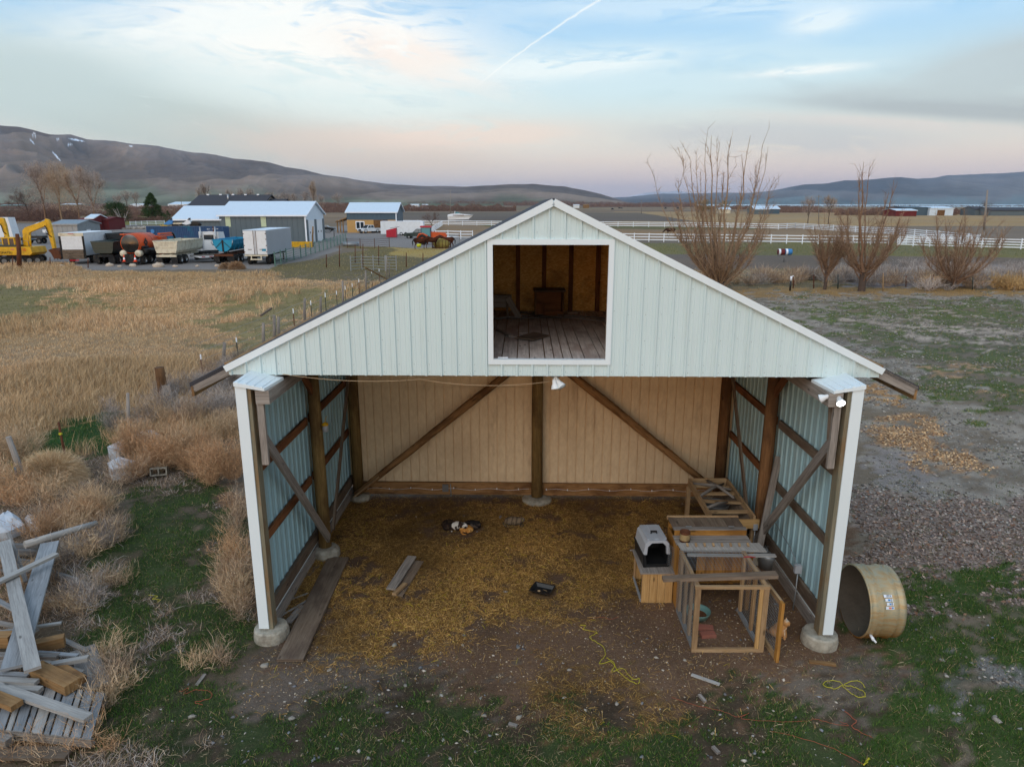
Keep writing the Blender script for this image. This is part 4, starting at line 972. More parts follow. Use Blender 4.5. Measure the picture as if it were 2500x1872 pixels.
for i, (a, b_) in enumerate((((3.85, 13.3, .93), (4.5, 13.9, .95)), ((3.85, 13.95, .93), (4.55, 13.55, .96)), ((4.2, 14.05, .95), (4.5, 13.2, .93)), ((3.82, 12.7, .93), (4.3, 12.95, .95)))):
    q = MB(); q.tube([a, Vector(a).lerp(Vector(b_), .5)+Vector((0, 0, .03)), b_], [.03, .035, .02], 8)
    tag(q.build('branch', M['grey_wood']), ['crooked grey branch lying across the middle of the trough', 'long branch crossing the far end of the trough', 'branch along the wall side of the trough', 'short branch near the front of the trough'][i], 'branch')
b = Vector((4.18, 13.25, .55)); q = MB(); q.lathe([(0, 0), (.2, 0), (.24, .2), (.25, .24), (.235, .24), (.19, .03), (0, .03)], b, n=22); tag(q.build('feed_pan', M['steel']), 'grey metal pan sitting in the trough', 'pan')
q = MB(); q.beam(P(1852, 1345, 11.75), P(1901, 1114, 12.25), .12, .035, up=(0, 1, 0)); tag(q.build('leaning_board', M['grey_wood']), 'long grey board leaning against the right middle post', 'board')
# ---- boards lying on the shed floor
def lay(name, lab, mat, pts, w, th, z0=.02, z1=None, cat='board', group=None):
    """flat board between two photo positions on the ground"""
    (xa, ya), (xb, yb) = pts; z1 = z0 if z1 is None else z1
    a, b = G(xa, ya, z0), G(xb, yb, z1); q = MB(); q.beam(a, b, w, th)
    return tag(q.build(name, M[mat]), lab, cat, group)
lay('plank', 'long wide weathered plank lying by the left wall', 'brown_wood', ((708, 1612), (826, 1362)), .40, .05, .04)
lay('board_piece', 'short grey board beside the long plank, left wall', 'grey_wood', ((702, 1520), (739, 1478)), .13, .02, .02)
lay('wood_strip', 'upper thin pale strip by the left wall skirt', 'pale_wood', ((712, 1462), (752, 1448)), .03, .02)
lay('wood_strip', 'lower thin pale strip reaching the long plank', 'pale_wood', ((676, 1508), (752, 1464)), .03, .02)
lay('board_piece', 'dark narrow board near the left middle footing', 'brown_wood', ((750, 1404), (777, 1380)), .1, .02)
lay('board_piece', 'smooth grey board on top of the small stack on the straw', 'grey_wood', ((954, 1438), (1006, 1358)), .17, .03, .09)
lay('board_piece', 'split wide board under the small stack on the straw', 'brown_wood', ((970, 1454), (1022, 1370)), .20, .03, .03)
lay('board_piece', 'short narrow block on the small stack on the straw', 'tan_wood', ((962, 1450), (990, 1424)), .08, .04, .09)
lay('stick', 'pale flat stick on the dirt below the wire run', 'pale_wood', ((1688, 1646), (1757, 1670)), .06, .015)
lay('stick', 'orange brown stick beside the right footing', 'lumber', ((1975, 1614), (2040, 1622)), .06, .03)
lay('stick', 'thin grey stick in the left grass', 'grey_wood', ((480, 1672), (500, 1645)), .05, .02)
lay('stick', 'short grey stick in the grass below the barn mouth', 'grey_wood', ((1242, 1766), (1262, 1772)), .05, .03)
lay('stick', 'grey stick at the bottom edge, near the middle', 'grey_wood', ((1740, 1822), (1755, 1838)), .05, .03)
lay('stick', 'small weathered stick in the grass below the run', 'grey_wood', ((1707, 1695), (1722, 1712)), .05, .03)
# ---- black tray
b = G(1324, 1446); ty = thing('plastic_tray', 'square black plastic tray on the straw', 'tray', (b.x, b.y, .03), -.4); ty.scale = (.82, .82, .8)
q = MB(); q.hexa([(-.17, -.14, 0), (.17, -.14, 0), (.17, .14, 0), (-.17, .14, 0), (-.22, -.19, .06), (.22, -.19, .06), (.22, .19, .06), (-.22, .19, .06)])
q = MB()
o_ = [(-.17, -.14, 0), (.17, -.14, 0), (.17, .14, 0), (-.17, .14, 0)]; p_ = [(-.21, -.18, .07), (.21, -.18, .07), (.21, .18, .07), (-.21, .18, .07)]; r_ = [(-.24, -.21, .075), (.24, -.21, .075), (.24, .21, .075), (-.24, .21, .075)]
loft(q, o_, p_, True); loft(q, p_, r_, True); q.face(range(q.add(o_), len(q.v)), None)
q.build('pan', M['black'], ty); q = MB(); q.ell((-.06, -.05, .02), (.035, .03, .02), 10); q.tube([(.0, .05, .01), (.1, .02, .015)], .006, 5); q.build('scrap', M['tan_wood'], ty)
# ---- stock tank
cz = .56; b = G(2080, 1545); tk = thing('stock_tank', 'round galvanised stock tank tipped on its side, stained tan and rust', 'stock tank', (b.x-.02, b.y+.05, 0), -.02)
m, t, b_ = newmat('stained galvanised steel'); o = tc(t); x_, y_, z_ = sep(o)
n = noise(t, mapping(t, o, (1, 1, 7)), 3, 7, .7); n2 = noise(t, o, 2, 5, .6)
c = ramp(t, n, [(.28, lin(132, 140, 130)), (.45, lin(176, 164, 134)), (.58, lin(178, 148, 104)), (.75, lin(124, 128, 118))])
c = mix(t, (z_.ss(.42, .05)*n2.ss(.3, .6)).cl(), c, lin(166, 112, 46)); c = mix(t, (x_.ss(.5, .64)*n2.ss(.45, .6)).cl(), c, lin(140, 84, 40))
inp(t, b_.inputs['Base Color'], c); b_.inputs['Metallic'].default_value = .35; b_.inputs['Roughness'].default_value = .5; M['tank'] = m
q = MB(); R_ = .555
q.lathe([(0, .53), (R_-.04, .53), (R_, .55), (R_+.005, .50), (R_-.02, .465), (R_-.02, .44), (R_+.018, .40), (R_-.006, .36), (R_-.006, .21), (R_+.018, .18), (R_-.016, .145), (R_+.018, .11), (R_-.006, .075), (R_, .03), (R_+.018, .015), (R_+.018, 0), (R_-.006, 0),
         ], (0, 0, R_+.01), (1, 0, 0), 56)
q.lathe([(R_-.006, 0), (R_-.014, .05), (R_-.024, .5), (0, .51)], (0, 0, R_+.01), (1, 0, 0), 56, 1)
M['tank_in'] = paint('shade-darkened tank inside', (92, 84, 74), .8, 0, .5, (60, 52, 44), 3); q.build('shell', [M['tank'], M['tank_in']], tk)  # inside of the tank coloured darker to stand in for its shade
q = MB(); c0 = Vector((.13, -.49, .28)); q.tube([(.09, -.46, .25), (.10, -.55, .22)], .022, 10); q.tube([(.10, -.53, .225), (.14, -.56, .18)], .016, 8); q.build('drain_valve', M['vinyl'], tk)
M['stick'] = paint('sticker', (216, 224, 234), .5, 0, .15); M['sblue'] = paint('sticker blue', (60, 130, 190), .5); M['sred'] = paint('sticker red', (206, 120, 96), .5)
st = MB()
for i, (an, x0_, x1_) in enumerate(((38, .22, .345), (32, .235, .35), (26, .25, .355), (20, .235, .358))):
    for (xa_, xb_, mm) in ((x0_, x1_, 0), (x0_+.04, x1_-.04, (0, 1, 1, 2)[i]), (x1_-.035, x1_-.012, (0, 0, 0, 1)[i])):
        rr = R_+(.002 if mm == 0 else .004); a0_, a1_ = math.radians(an-2.2+(.8 if mm else 0)), math.radians(an+2.2-(.8 if mm else 0))
        pt = lambda x__, a_: (x__, -rr*math.cos(a_), R_+.01+rr*math.sin(a_))
        st.quad(pt(xa_, a0_), pt(xb_, a0_), pt(xb_, a1_), pt(xa_, a1_), mm)
st.build('sticker', [M['stick'], M['sblue'], M['sred']], tk)
# ---- ropes and twine
def rope(name, lab, mat, pts, r=.005, z=.012, cat='rope', sub=6, wob=.008):
    P_ = [G(x__, y__, z) for x__, y__ in pts]; out = []
    for i in range(len(P_)-1):
        p0, p1, p2, p3 = P_[max(i-1, 0)], P_[i], P_[i+1], P_[min(i+2, len(P_)-1)]
        for k in range(sub):
            u_ = k/sub; out.append(.5*((2*p1)+(p2-p0)*u_+(2*p0-5*p1+4*p2-p3)*u_*u_+(3*p1-p0-3*p2+p3)*u_**3)+Vector((random.uniform(-wob, wob), random.uniform(-wob, wob), random.uniform(0, .012))))
    out.append(P_[-1]); q = MB(); q.tube(out, r, 5); return tag(q.build(name, M[mat]), lab, cat)
rope('rope', 'tangled yellow rope trailing across the dirt in front of the run', 'rope', [(1416, 1526), (1430, 1527), (1425, 1536), (1458, 1544), (1440, 1556), (1470, 1576), (1478, 1598), (1462, 1620), (1490, 1616), (1512, 1640), (1535, 1660), (1558, 1668), (1560, 1656), (1545, 1658), (1520, 1632), (1495, 1640), (1500, 1620), (1480, 1605)])
rope('rope', 'yellow rope lying in a loose bow right of the barn', 'rope', [(2058, 1673), (2035, 1681), (2010, 1672), (2020, 1662), (2050, 1664), (2062, 1680), (2090, 1700), (2112, 1700), (2105, 1686), (2080, 1676), (2060, 1672), (2080, 1663), (2100, 1664), (2112, 1678)])
rope('rope', 'short yellow rope scrap in the left grass', 'rope', [(362, 1452), (385, 1456), (372, 1462), (392, 1464), (384, 1470)], .005)
rope('rope', 'tiny yellow rope end at the bottom edge', 'rope', [(2108, 1868), (2118, 1860), (2122, 1850), (2112, 1862)], .008)
rope('baling_twine', 'orange twine trailing over the grass below the run', 'twine', [(1640, 1702), (1700, 1722), (1770, 1738), (1800, 1750), (1830, 1740), (1815, 1755), (1950, 1762), (1990, 1756), (2040, 1768), (2070, 1770), (2050, 1760)], .0032)
rope('baling_twine', 'long orange twine near the bottom edge, right side', 'twine', [(1880, 1784), (1950, 1800), (2020, 1822), (2060, 1840), (2110, 1868)], .0032)
rope('baling_twine', 'orange twine ending near the right footing grass', 'twine', [(2060, 1735), (2090, 1760), (2080, 1775), (2130, 1800)], .005)
rope('baling_twine', 'red orange twine bit above the yellow rope', 'twine', [(1440, 1512), (1470, 1506), (1490, 1512), (1510, 1506)], .0032)
rope('baling_twine', 'orange twine tangle in the left grass', 'twine', [(436, 1690), (460, 1680), (450, 1694), (480, 1684), (515, 1690), (510, 1706), (475, 1714), (495, 1720)], .005)
# ---- animals: one skin grown over overlapping rounded forms
def critter(name, lab, cat, parts, mat, loc, rz, scale=1, vox=.012, group=None):
    q = MB()
    for p in parts:
        if p[0] == 'e':
            rot = Matrix.Rotation(p[3] if len(p) > 3 else 0, 3, 'Y'); q.ell(p[1], p[2], 16, 0, rot)
        else: q.tube(p[1], p[2], 10)
    o = q.build(name, mat, None, loc, (0, 0, rz)); o.scale = (scale,)*3
    md = o.modifiers.new('skin', 'REMESH'); md.mode = 'VOXEL'; md.voxel_size = vox; md.use_smooth_shade = True
    sm = o.modifiers.new('smooth', 'SMOOTH'); sm.factor = .6; sm.iterations = 4
    return tag(o, lab, cat, group)
def fur(name, base, patch, lo=.5, hi=.56, sc=9, third=None, stripes=False):
    m, t, b = newmat(name); o = tc(t); n = noise(t, o, sc, 2, .4, .3); f = noise(t, o, 120, 3)
    c = mix(t, n.ss(lo, hi), lin(base), lin(patch))
    if third: n3 = noise(t, mapping(t, o, loc=(5, 3, 1)), sc*.8, 2, .4); c = mix(t, n3.ss(.55, .6), c, lin(third))
    if stripes: x_, y_, z_ = sep(o); c = mix(t, ((x_*70+n*6).sin().ss(.2, .8)*.6), c, lin(tuple(v*.45 for v in base)))
    inp(t, b.inputs['Base Color'], hsv(t, c, f*.5+.75)); b.inputs['Roughness'].default_value = .9; b.inputs['Specular IOR Level'].default_value = .1; return m
def cat_loaf(head_dir=1, curl=False):
    h = head_dir
    p = [('e', (0, 0, .085), (.155, .095, .085)), ('e', (-.08, 0, .075), (.10, .10, .075)), ('e', (.10*h, 0, .09), (.08, .075, .08)),
         ('e', (.175*h, -.03, .135), (.052, .048, .045)), ('e', (.205*h, -.06, .122), (.022, .022, .018)),
         ('t', [(.155*h, -.012, .165), (.15*h, -.01, .205)], [.018, .003]), ('t', [(.195*h, -.035, .168), (.20*h, -.032, .205)], [.018, .003]),
         ('t', [(.13*h, -.06, .02), (.2*h, -.075, .018)], [.022, .02]), ('t', [(.11*h, .03, .02), (.19*h, .0, .018)], [.022, .02]),
         ('t', [(-.15, .03, .03), (-.20, -.04, .022), (-.14, -.11, .018), (-.04, -.125, .018)], [.022, .02, .018, .012])]
    return p
def cat_face(o, hx, hy, hz, s=1, eye=(170, 170, 60)):
    m = M.setdefault('cat_eye', paint('cat eye', eye, .2))
    for dy in (-.017, .017):
        q = MB(); q.ell((hx+.018-abs(dy)*.4, hy-.030+dy*.9, hz+.012), (.0075, .0075, .008), 8); q.build('eye', m, o)
    q = MB(); q.ell((hx+.040, hy-.047, hz-.004), (.005, .005, .004), 6); q.build('nose', M['brick'], o)
def cat_curl():
    return [('e', (0, 0, .08), (.14, .12, .08)), ('e', (-.07, .04, .08), (.09, .09, .08)), ('e', (.07, -.05, .07), (.085, .08, .07)), ('e', (.02, -.12, .075), (.052, .05, .045)),
            ('e', (-.015, -.15, .06), (.022, .022, .018)), ('t', [(.035, -.105, .11), (.045, -.1, .145)], [.018, .003]), ('t', [(.0, -.10, .11), (-.005, -.09, .145)], [.018, .003]),
            ('t', [(-.13, -.02, .03), (-.12, -.11, .022), (-.05, -.16, .02)], [.022, .02, .014])]
b = G(1096, 1290); critter('cat', 'dark brown cat curled at the left of the huddle', 'cat', cat_curl(), fur('dark fur', (44, 34, 30), (64, 50, 40), sc=14), (b.x-.02, b.y, 0), 2.0, 1.18, .009, 'cats huddled on the straw')
b = G(1118, 1294); c_ = critter('cat', 'white and brown tabby cat curled in the middle of the huddle', 'cat', cat_loaf(1), fur('white and tabby fur', (206, 200, 192), (58, 46, 40), .44, .5, 8), (b.x, b.y, 0), -.5, 1.15, .009, 'cats huddled on the straw'); cat_face(c_, .175, -.03, .135)
b = G(1136, 1297); critter('cat', 'ginger cat lying at the front of the huddle', 'cat', cat_curl(), fur('ginger fur', (176, 122, 62), (206, 156, 92), sc=10), (b.x+.02, b.y-.02, 0), .4, .95, .009, 'cats huddled on the straw')
b = G(1153, 1291); critter('cat', 'black and grey cat curled at the right of the huddle', 'cat', cat_curl(), fur('black fur', (36, 32, 32), (84, 72, 64), .5, .6, 10), (b.x, b.y+.03, 0), 3.6, 1.12, .009, 'cats huddled on the straw')
b = G(1254, 1281); c_ = critter('cat', 'grey tabby cat crouching alone right of the huddle', 'cat', cat_loaf(1), fur('grey tabby fur', (116, 100, 82), (90, 78, 64), stripes=True), (b.x, b.y, 0), -.25, 1.15, .009); cat_face(c_, .175, -.03, .135)
sitc = [('e', (0, 0, .13), (.085, .08, .12)), ('e', (-.05, 0, .08), (.09, .09, .08)), ('e', (.04, 0, .20), (.065, .06, .075)), ('e', (.085, -.01, .275), (.055, .05, .048)), ('e', (.12, -.02, .262), (.024, .022, .018)),
        ('t', [(.07, -.035, .305), (.065, -.04, .35)], [.02, .003]), ('t', [(.075, .02, .305), (.07, .028, .35)], [.02, .003]), ('t', [(.06, -.03, .16), (.085, -.035, .08), (.09, -.035, .015)], [.028, .02, .02]), ('t', [(.06, .03, .16), (.085, .035, .08), (.09, .035, .015)], [.028, .02, .02]),
        ('t', [(-.12, 0, .03), (-.18, .06, .02), (-.22, .16, .02)], [.022, .02, .012])]
b = G(1908, 1560); c_ = critter('cat', 'ginger and white cat sitting behind the leaning gate', 'cat', sitc, fur('ginger white fur', (184, 134, 84), (206, 190, 168), .54, .62, 7), (b.x-.03, b.y+.05, 0), -.6, 1.1, .009); cat_face(c_, .085, -.0, .275)
# ---- left side: posts, block, tumbleweed pieces, pipe
def post(name, lab, mat, base, topxy=None, h=1.2, r=.06, group=None, cat='fence post', lean=(0, 0), n=9, cap=False, mid=None):
    b = G(*base) if len(base) == 2 else Vector(base)
    if topxy: d = ray(*topxy); t__ = (b.y)/d.y; tp = Vector((d.x*t__, b.y, H+d.z*t__))
    else: tp = b+Vector((lean[0], lean[1], h))
    q = MB(); m_ = b.lerp(tp, .5)+Vector((random.uniform(-.5, .5)*r, random.uniform(-.5, .5)*r, 0)); q.tube([b-Vector((0, 0, .1)), m_, tp], [r*1.1, r, r*.85], n)
    return tag(q.build(name, M[mat]), lab, cat, group), tp
o_, tp = post('fence_post', 'leaning grey post with blue and yellow ropes at the left edge', 'grey_wood', (62, 1204), (20, 1066), r=.07)
def hang(lab, mat, pts, r=.01):
    b = G(62, 1204); P_ = []
    for x__, y__ in pts: d = ray(x__, y__); tt = (b.y-.12)/d.y; P_.append(Vector((d.x*tt, b.y-.12, max(.02, H+d.z*tt))))
    q = MB(); q.tube(P_, r, 6); tag(q.build('rope', M[mat]), lab, 'rope')
hang('yellow rope hanging from the leaning post', 'rope', [(27, 1130), (33, 1150), (36, 1175), (32, 1205), (28, 1228), (18, 1240)])
hang('blue rope hanging from the leaning post', 'bluerope', [(36, 1140), (40, 1165), (39, 1190), (38, 1220), (34, 1235)], .02)
o_, tp = post('steel_post', 'leaning rusty steel post with a yellow clip by the tumbleweed', 'rust', (166, 1140), (143, 1030), r=.03, n=6)
q = MB(); d = ray(147, 1059); tt = (G(166, 1140).y-.05)/d.y; q.box(-.03, .03, -.03, .03, -.025, .025); tag(q.build('insulator', M['rope'], loc=(d.x*tt, G(166, 1140).y-.04, H+d.z*tt)), 'yellow insulator on the leaning rusty post', 'insulator')
post('fence_post', 'thin weathered post among the grey weeds', 'grey_wood', (319, 1070), (312, 960), r=.05)
b = G(402, 990); ob = thing('stump_post', 'thick dark broken post with a grey slab beside it', 'post', b)
q = MB(); q.tube([(0, 0, -.1), (0, 0, .7), (-.02, 0, 1.35)], [.17, .16, .15], 12); q.build('trunk', M['dark_wood'], ob); q = MB(); q.beam((.22, -.12, 0), (.2, -.12, .75), .28, .06, up=(0, 1, 0)); q.build('slab', M['grey_wood'], ob)
b = G(392, 1158); cb = thing('cinder_block', 'grey hollow concrete block on the grass', 'concrete block', (b.x, b.y, 0), .25)
q = MB()
for a in ((-.2, .2, -.10, -.07), (-.2, .2, .07, .10)): q.box(a[0], a[1], a[2], a[3], 0, .19)
for x_ in (-.2, -.015, .17): q.box(x_, x_+.03, -.07, .07, 0, .19)
q.build('shell', M['concrete'], cb); cb.rotation_euler = (1.35, 0, .25); cb.location.z = .1
q = MB(); b = G(363, 1102, .25); q.tube([b+Vector((-.25, .1, .05)), b, b+Vector((.02, -.05, -.25))], .04, 10); tag(q.build('white_pipe', M['vinyl']), 'white bent plastic pipe end in the weeds', 'pipe')
def sheetpile(lab, pts, z=.05, mat='pale_wood', bumpz=.1, name='tarp'):
    cpts = [G(x__, y__, z) for x__, y__ in pts]; c = sum(cpts, Vector())/len(cpts); q = MB(); n = len(cpts)
    ring2 = [p.lerp(c, .5)+Vector((0, 0, bumpz*random.uniform(.5, 1.3))) for p in cpts]; k1 = q.add(cpts); k2 = q.add(ring2); k3 = q.add([c+Vector((0, 0, bumpz*1.2))]); k0 = q.add([p-Vector((0, 0, z+.02)) for p in cpts])
    for i in range(n):
        j = (i+1) % n; q.face([k1+i, k1+j, k2+j, k2+i], None); q.face([k2+i, k2+j, k3], None); q.face([k0+i, k0+j, k1+j, k1+i], None)
    return tag(q.build(name, M[mat]), lab, 'tarp')
M['tarp'] = paint('weathered white sheet', (196, 200, 206), .7, 0, .5, (140, 132, 120), 3)
sheetpile('long white sheet half buried in the weeds', [(262, 1090), (320, 1062), (372, 1048), (390, 1060), (350, 1078), (290, 1100)], .38, 'tarp')
sheetpile('crumpled white sheet below the long one in the weeds', [(262, 1130), (290, 1118), (330, 1124), (312, 1140), (272, 1146)], .28, 'tarp')
sheetpile('torn white tarp at the left edge above the lumber pile', [(-30, 1282), (10, 1258), (18, 1245), (46, 1262), (60, 1280), (20, 1298), (-30, 1306)], .2, 'tarp', .15)
sheetpile('small torn white tarp just right of the larger one', [(60, 1266), (74, 1258), (98, 1268), (96, 1280), (70, 1278)], .2, 'tarp', .1)
# ---- lumber pile and pallet
def lum(name, lab, mat, a, b, za, zb, w, th, roll=0):
    A_, B_ = G(a[0], a[1], za), G(b[0], b[1], zb); q = MB(); u_ = Vector((math.sin(roll), 0, math.cos(roll))); q.beam(A_, B_, w, th, up=u_)
    return tag(q.build(name, M[mat]), lab, 'board' if name != 'log' else 'log')
PG = 'boards of the lumber pile'
q = MB(); A_, B_ = G(60, 1330, .55), G(236, 1276, .5); q.tube([A_, A_.lerp(B_, .4), A_.lerp(B_, .7), B_], [.075, .07, .06, .05], 10); tag(q.build('log', M['pale_wood']), 'bare grey pole topmost at the far side of the lumber pile', 'log')
for i, (a, b_, z_, lab) in enumerate((((-60, 1340), (95, 1336), .35, 'upper weathered log under the crossed planks'), ((-60, 1352), (100, 1350), .3, 'lower weathered log under the crossed planks'), ((120, 1400), (238, 1442), .12, 'half rotten log in the weeds right of the crossed planks'), ((-40, 1370), (120, 1380), .2, 'log lying behind the crossed planks'))):
    q = MB(); A_, B_ = G(*a, z_), G(*b_, z_*.8); q.tube([A_, A_.lerp(B_, .5)+Vector((0, 0, .02)), B_], [.08, .085, .07], 10); tag(q.build('log', M['grey_wood']), lab, 'log')
lum('board', 'wide blue grey plank slanting left, under the crossed one', 'blue_wood', (32, 1630), (122, 1325), .42, .5, .30, .045)
lum('board', 'long pale plank crossing the wide one', 'pale_wood', (80, 1634), (10, 1322), .55, .6, .20, .045)
lum('board', 'short pale board lying across both long planks', 'pale_wood', (-20, 1428), (138, 1352), .66, .66, .12, .05)
lum('board', 'thick brown beam stub at the right of the pile', 'lumber', (85, 1578), (158, 1562), .3, .3, .14, .16)
lum('board', 'brown beam running off the left edge', 'lumber', (-70, 1562), (30, 1560), .34, .34, .18, .18)
lum('board', 'grey board running off the left edge below the beam', 'grey_wood', (-70, 1600), (142, 1602), .28, .28, .11, .06)
lum('board', 'second grey board under the long planks', 'grey_wood', (-70, 1622), (60, 1622), .24, .26, .15, .05)
lum('board', 'pale stick pointing right across the broad slab', 'pale_wood', (126, 1622), (216, 1606), .32, .36, .09, .06)
lum('board', 'pale narrow board below the pointing stick', 'pale_wood', (100, 1614), (200, 1642), .24, .22, .09, .04)
lum('board', 'broad grey slab at the right end of the pile', 'grey_wood', (200, 1584), (240, 1678), .14, .12, .34, .04)
lum('board', 'large orange brown beam above the pallet', 'lumber', (86, 1632), (178, 1676), .34, .32, .22, .14)
lum('board', 'brown half round slab behind the orange beam', 'log_wood', (130, 1622), (200, 1662), .28, .26, .14, .1)
lum('board', 'pale board over the back left edge of the pallet', 'pale_wood', (-40, 1658), (90, 1666), .36, .36, .10, .06)
lum('board', 'lower pale board over the back left edge of the pallet', 'pale_wood', (-40, 1674), (100, 1684), .32, .32, .10, .06)
lum('board', 'long pale board lying diagonally over the pallet', 'pale_wood', (-30, 1668), (216, 1752), .36, .33, .14, .05)
lum('board', 'brown block end at the left edge over the pallet', 'lumber', (-40, 1690), (42, 1722), .38, .36, .16, .08)
lum('board', 'wide grey board at the bottom left beneath the pallet', 'brown_wood', (-60, 1838), (170, 1838), .1, .1, .2, .04)
lum('board', 'short log like board at the bottom left corner', 'grey_wood', (-20, 1800), (24, 1810), .16, .16, .12, .1)
for i, (a, b_, za, zb, w, mt, lab) in enumerate((((-40, 1390), (70, 1398), .3, .3, .07, 'grey_wood', 'thin grey strip crossing behind the tall planks'), ((-30, 1452), (58, 1500), .4, .3, .08, 'blue_wood', 'short blue grey board slanting under the long planks'), ((-40, 1512), (90, 1540), .3, .3, .09, 'grey_wood', 'narrow board above the brown beams'),
        ((60, 1590), (190, 1600), .3, .28, .07, 'blue_wood', 'thin blue grey batten above the orange beam'), ((-40, 1640), (70, 1648), .34, .34, .08, 'blue_wood', 'thin board just behind the pallet at the left'), ((150, 1560), (215, 1590), .2, .16, .08, 'grey_wood', 'short grey board resting above the broad slab'), ((20, 1300), (64, 1420), .5, .4, .07, 'grey_wood', 'thin grey batten leaning under the topmost pole'),
        ((110, 1470), (196, 1452), .1, .1, .07, 'grey_wood', 'thin grey stick in the weeds right of the crossed planks'), ((-20, 1545), (150, 1520), .3, .26, .06, 'pale_wood', 'long thin pale batten across the middle of the pile'))): lum('board', lab, mt, a, b_, za, zb, w, .03)
pl = thing('wooden_pallet', 'weathered grey slatted pallet at the front of the lumber pile', 'pallet', (0, 0, 0))
c00, c01, c10, c11 = G(-60, 1772, .26), G(-20, 1660, .26), G(226, 1802, .22), G(260, 1690, .22)
n = 12; pu = 0.0; ws = [1.1, .6, 1.0, .6, 1.0, .6, 1.1, .6, 1.1, .6, 1.0, .9]; tot = sum(ws); 
for i, w in enumerate(ws):
    ua, ub = pu/tot, (pu+w-.17)/tot; pu += w
    f = lambda u_, v_: (c00*(1-u_)+c10*u_)*(1-v_)+(c01*(1-u_)+c11*u_)*v_
    q = MB(); A_, B_, C_, D_ = f(ua, 0), f(ub, 0), f(ub, 1), f(ua, 1); e = Vector((0, 0, random.uniform(-.006, .006))); th = Vector((0, 0, -.02))
    q.hexa([A_+th+e, B_+th+e, B_+e, A_+e, D_+th+e, C_+th+e, C_+e, D_+e]); q.build('slat', M['blue_wood'] if i % 3 else M['pale_wood'], pl)
for v_ in (.02, .5, .97):
    q = MB(); q.beam(f(-.0, v_)-Vector((0, 0, .07)), f(.99, v_)-Vector((0, 0, .07)), .04, .09); q.build('stringer', M['grey_wood'], pl)
for v_ in (.05, .9):
    q = MB(); q.beam(f(-.0, v_)-Vector((0, 0, .125)), f(.99, v_)-Vector((0, 0, .125)), .1, .018); q.build('bottom_board', M['grey_wood'], pl)
# ================================================================== THE YARD, ITS VEHICLES AND BUILDINGS
random.seed(33)
def mpp(y): return (G(1251, y)-G(1250, y)).x
def M3(t_, name, mat, fn): q = MB(); fn(q); return q.build(name, mat if not isinstance(mat, str) else M[mat], t_)
def wheel(t_, x, y, r=.5, w=.28, side=1, rim='chrome'):
    q = MB(); a, b = (x, y-w/2, r), (x, y+w/2, r)
    q.lathe([(r*.55, -w/2), (r*.9, -w/2), (r, -w*.3), (r, w*.3), (r*.9, w/2), (r*.55, w/2), (r*.55, -w/2)], (x, y, r), (0, 1, 0), 22)
    o = q.build('wheel', M['rubber'], t_); q = MB(); s = -1 if side < 0 else 1
    q.lathe([(0, s*w*.28), (r*.2, s*w*.32), (r*.25, s*w*.15), (r*.5, s*w*.15), (r*.56, s*w*.45)], (x, y, r), (0, 1, 0), 16); q.build('rim', M[rim], o)
    return o
def veh(name, lab, cat, px, py, rz, group=None): return thing(name, lab, cat, G(px, py), rz, group)
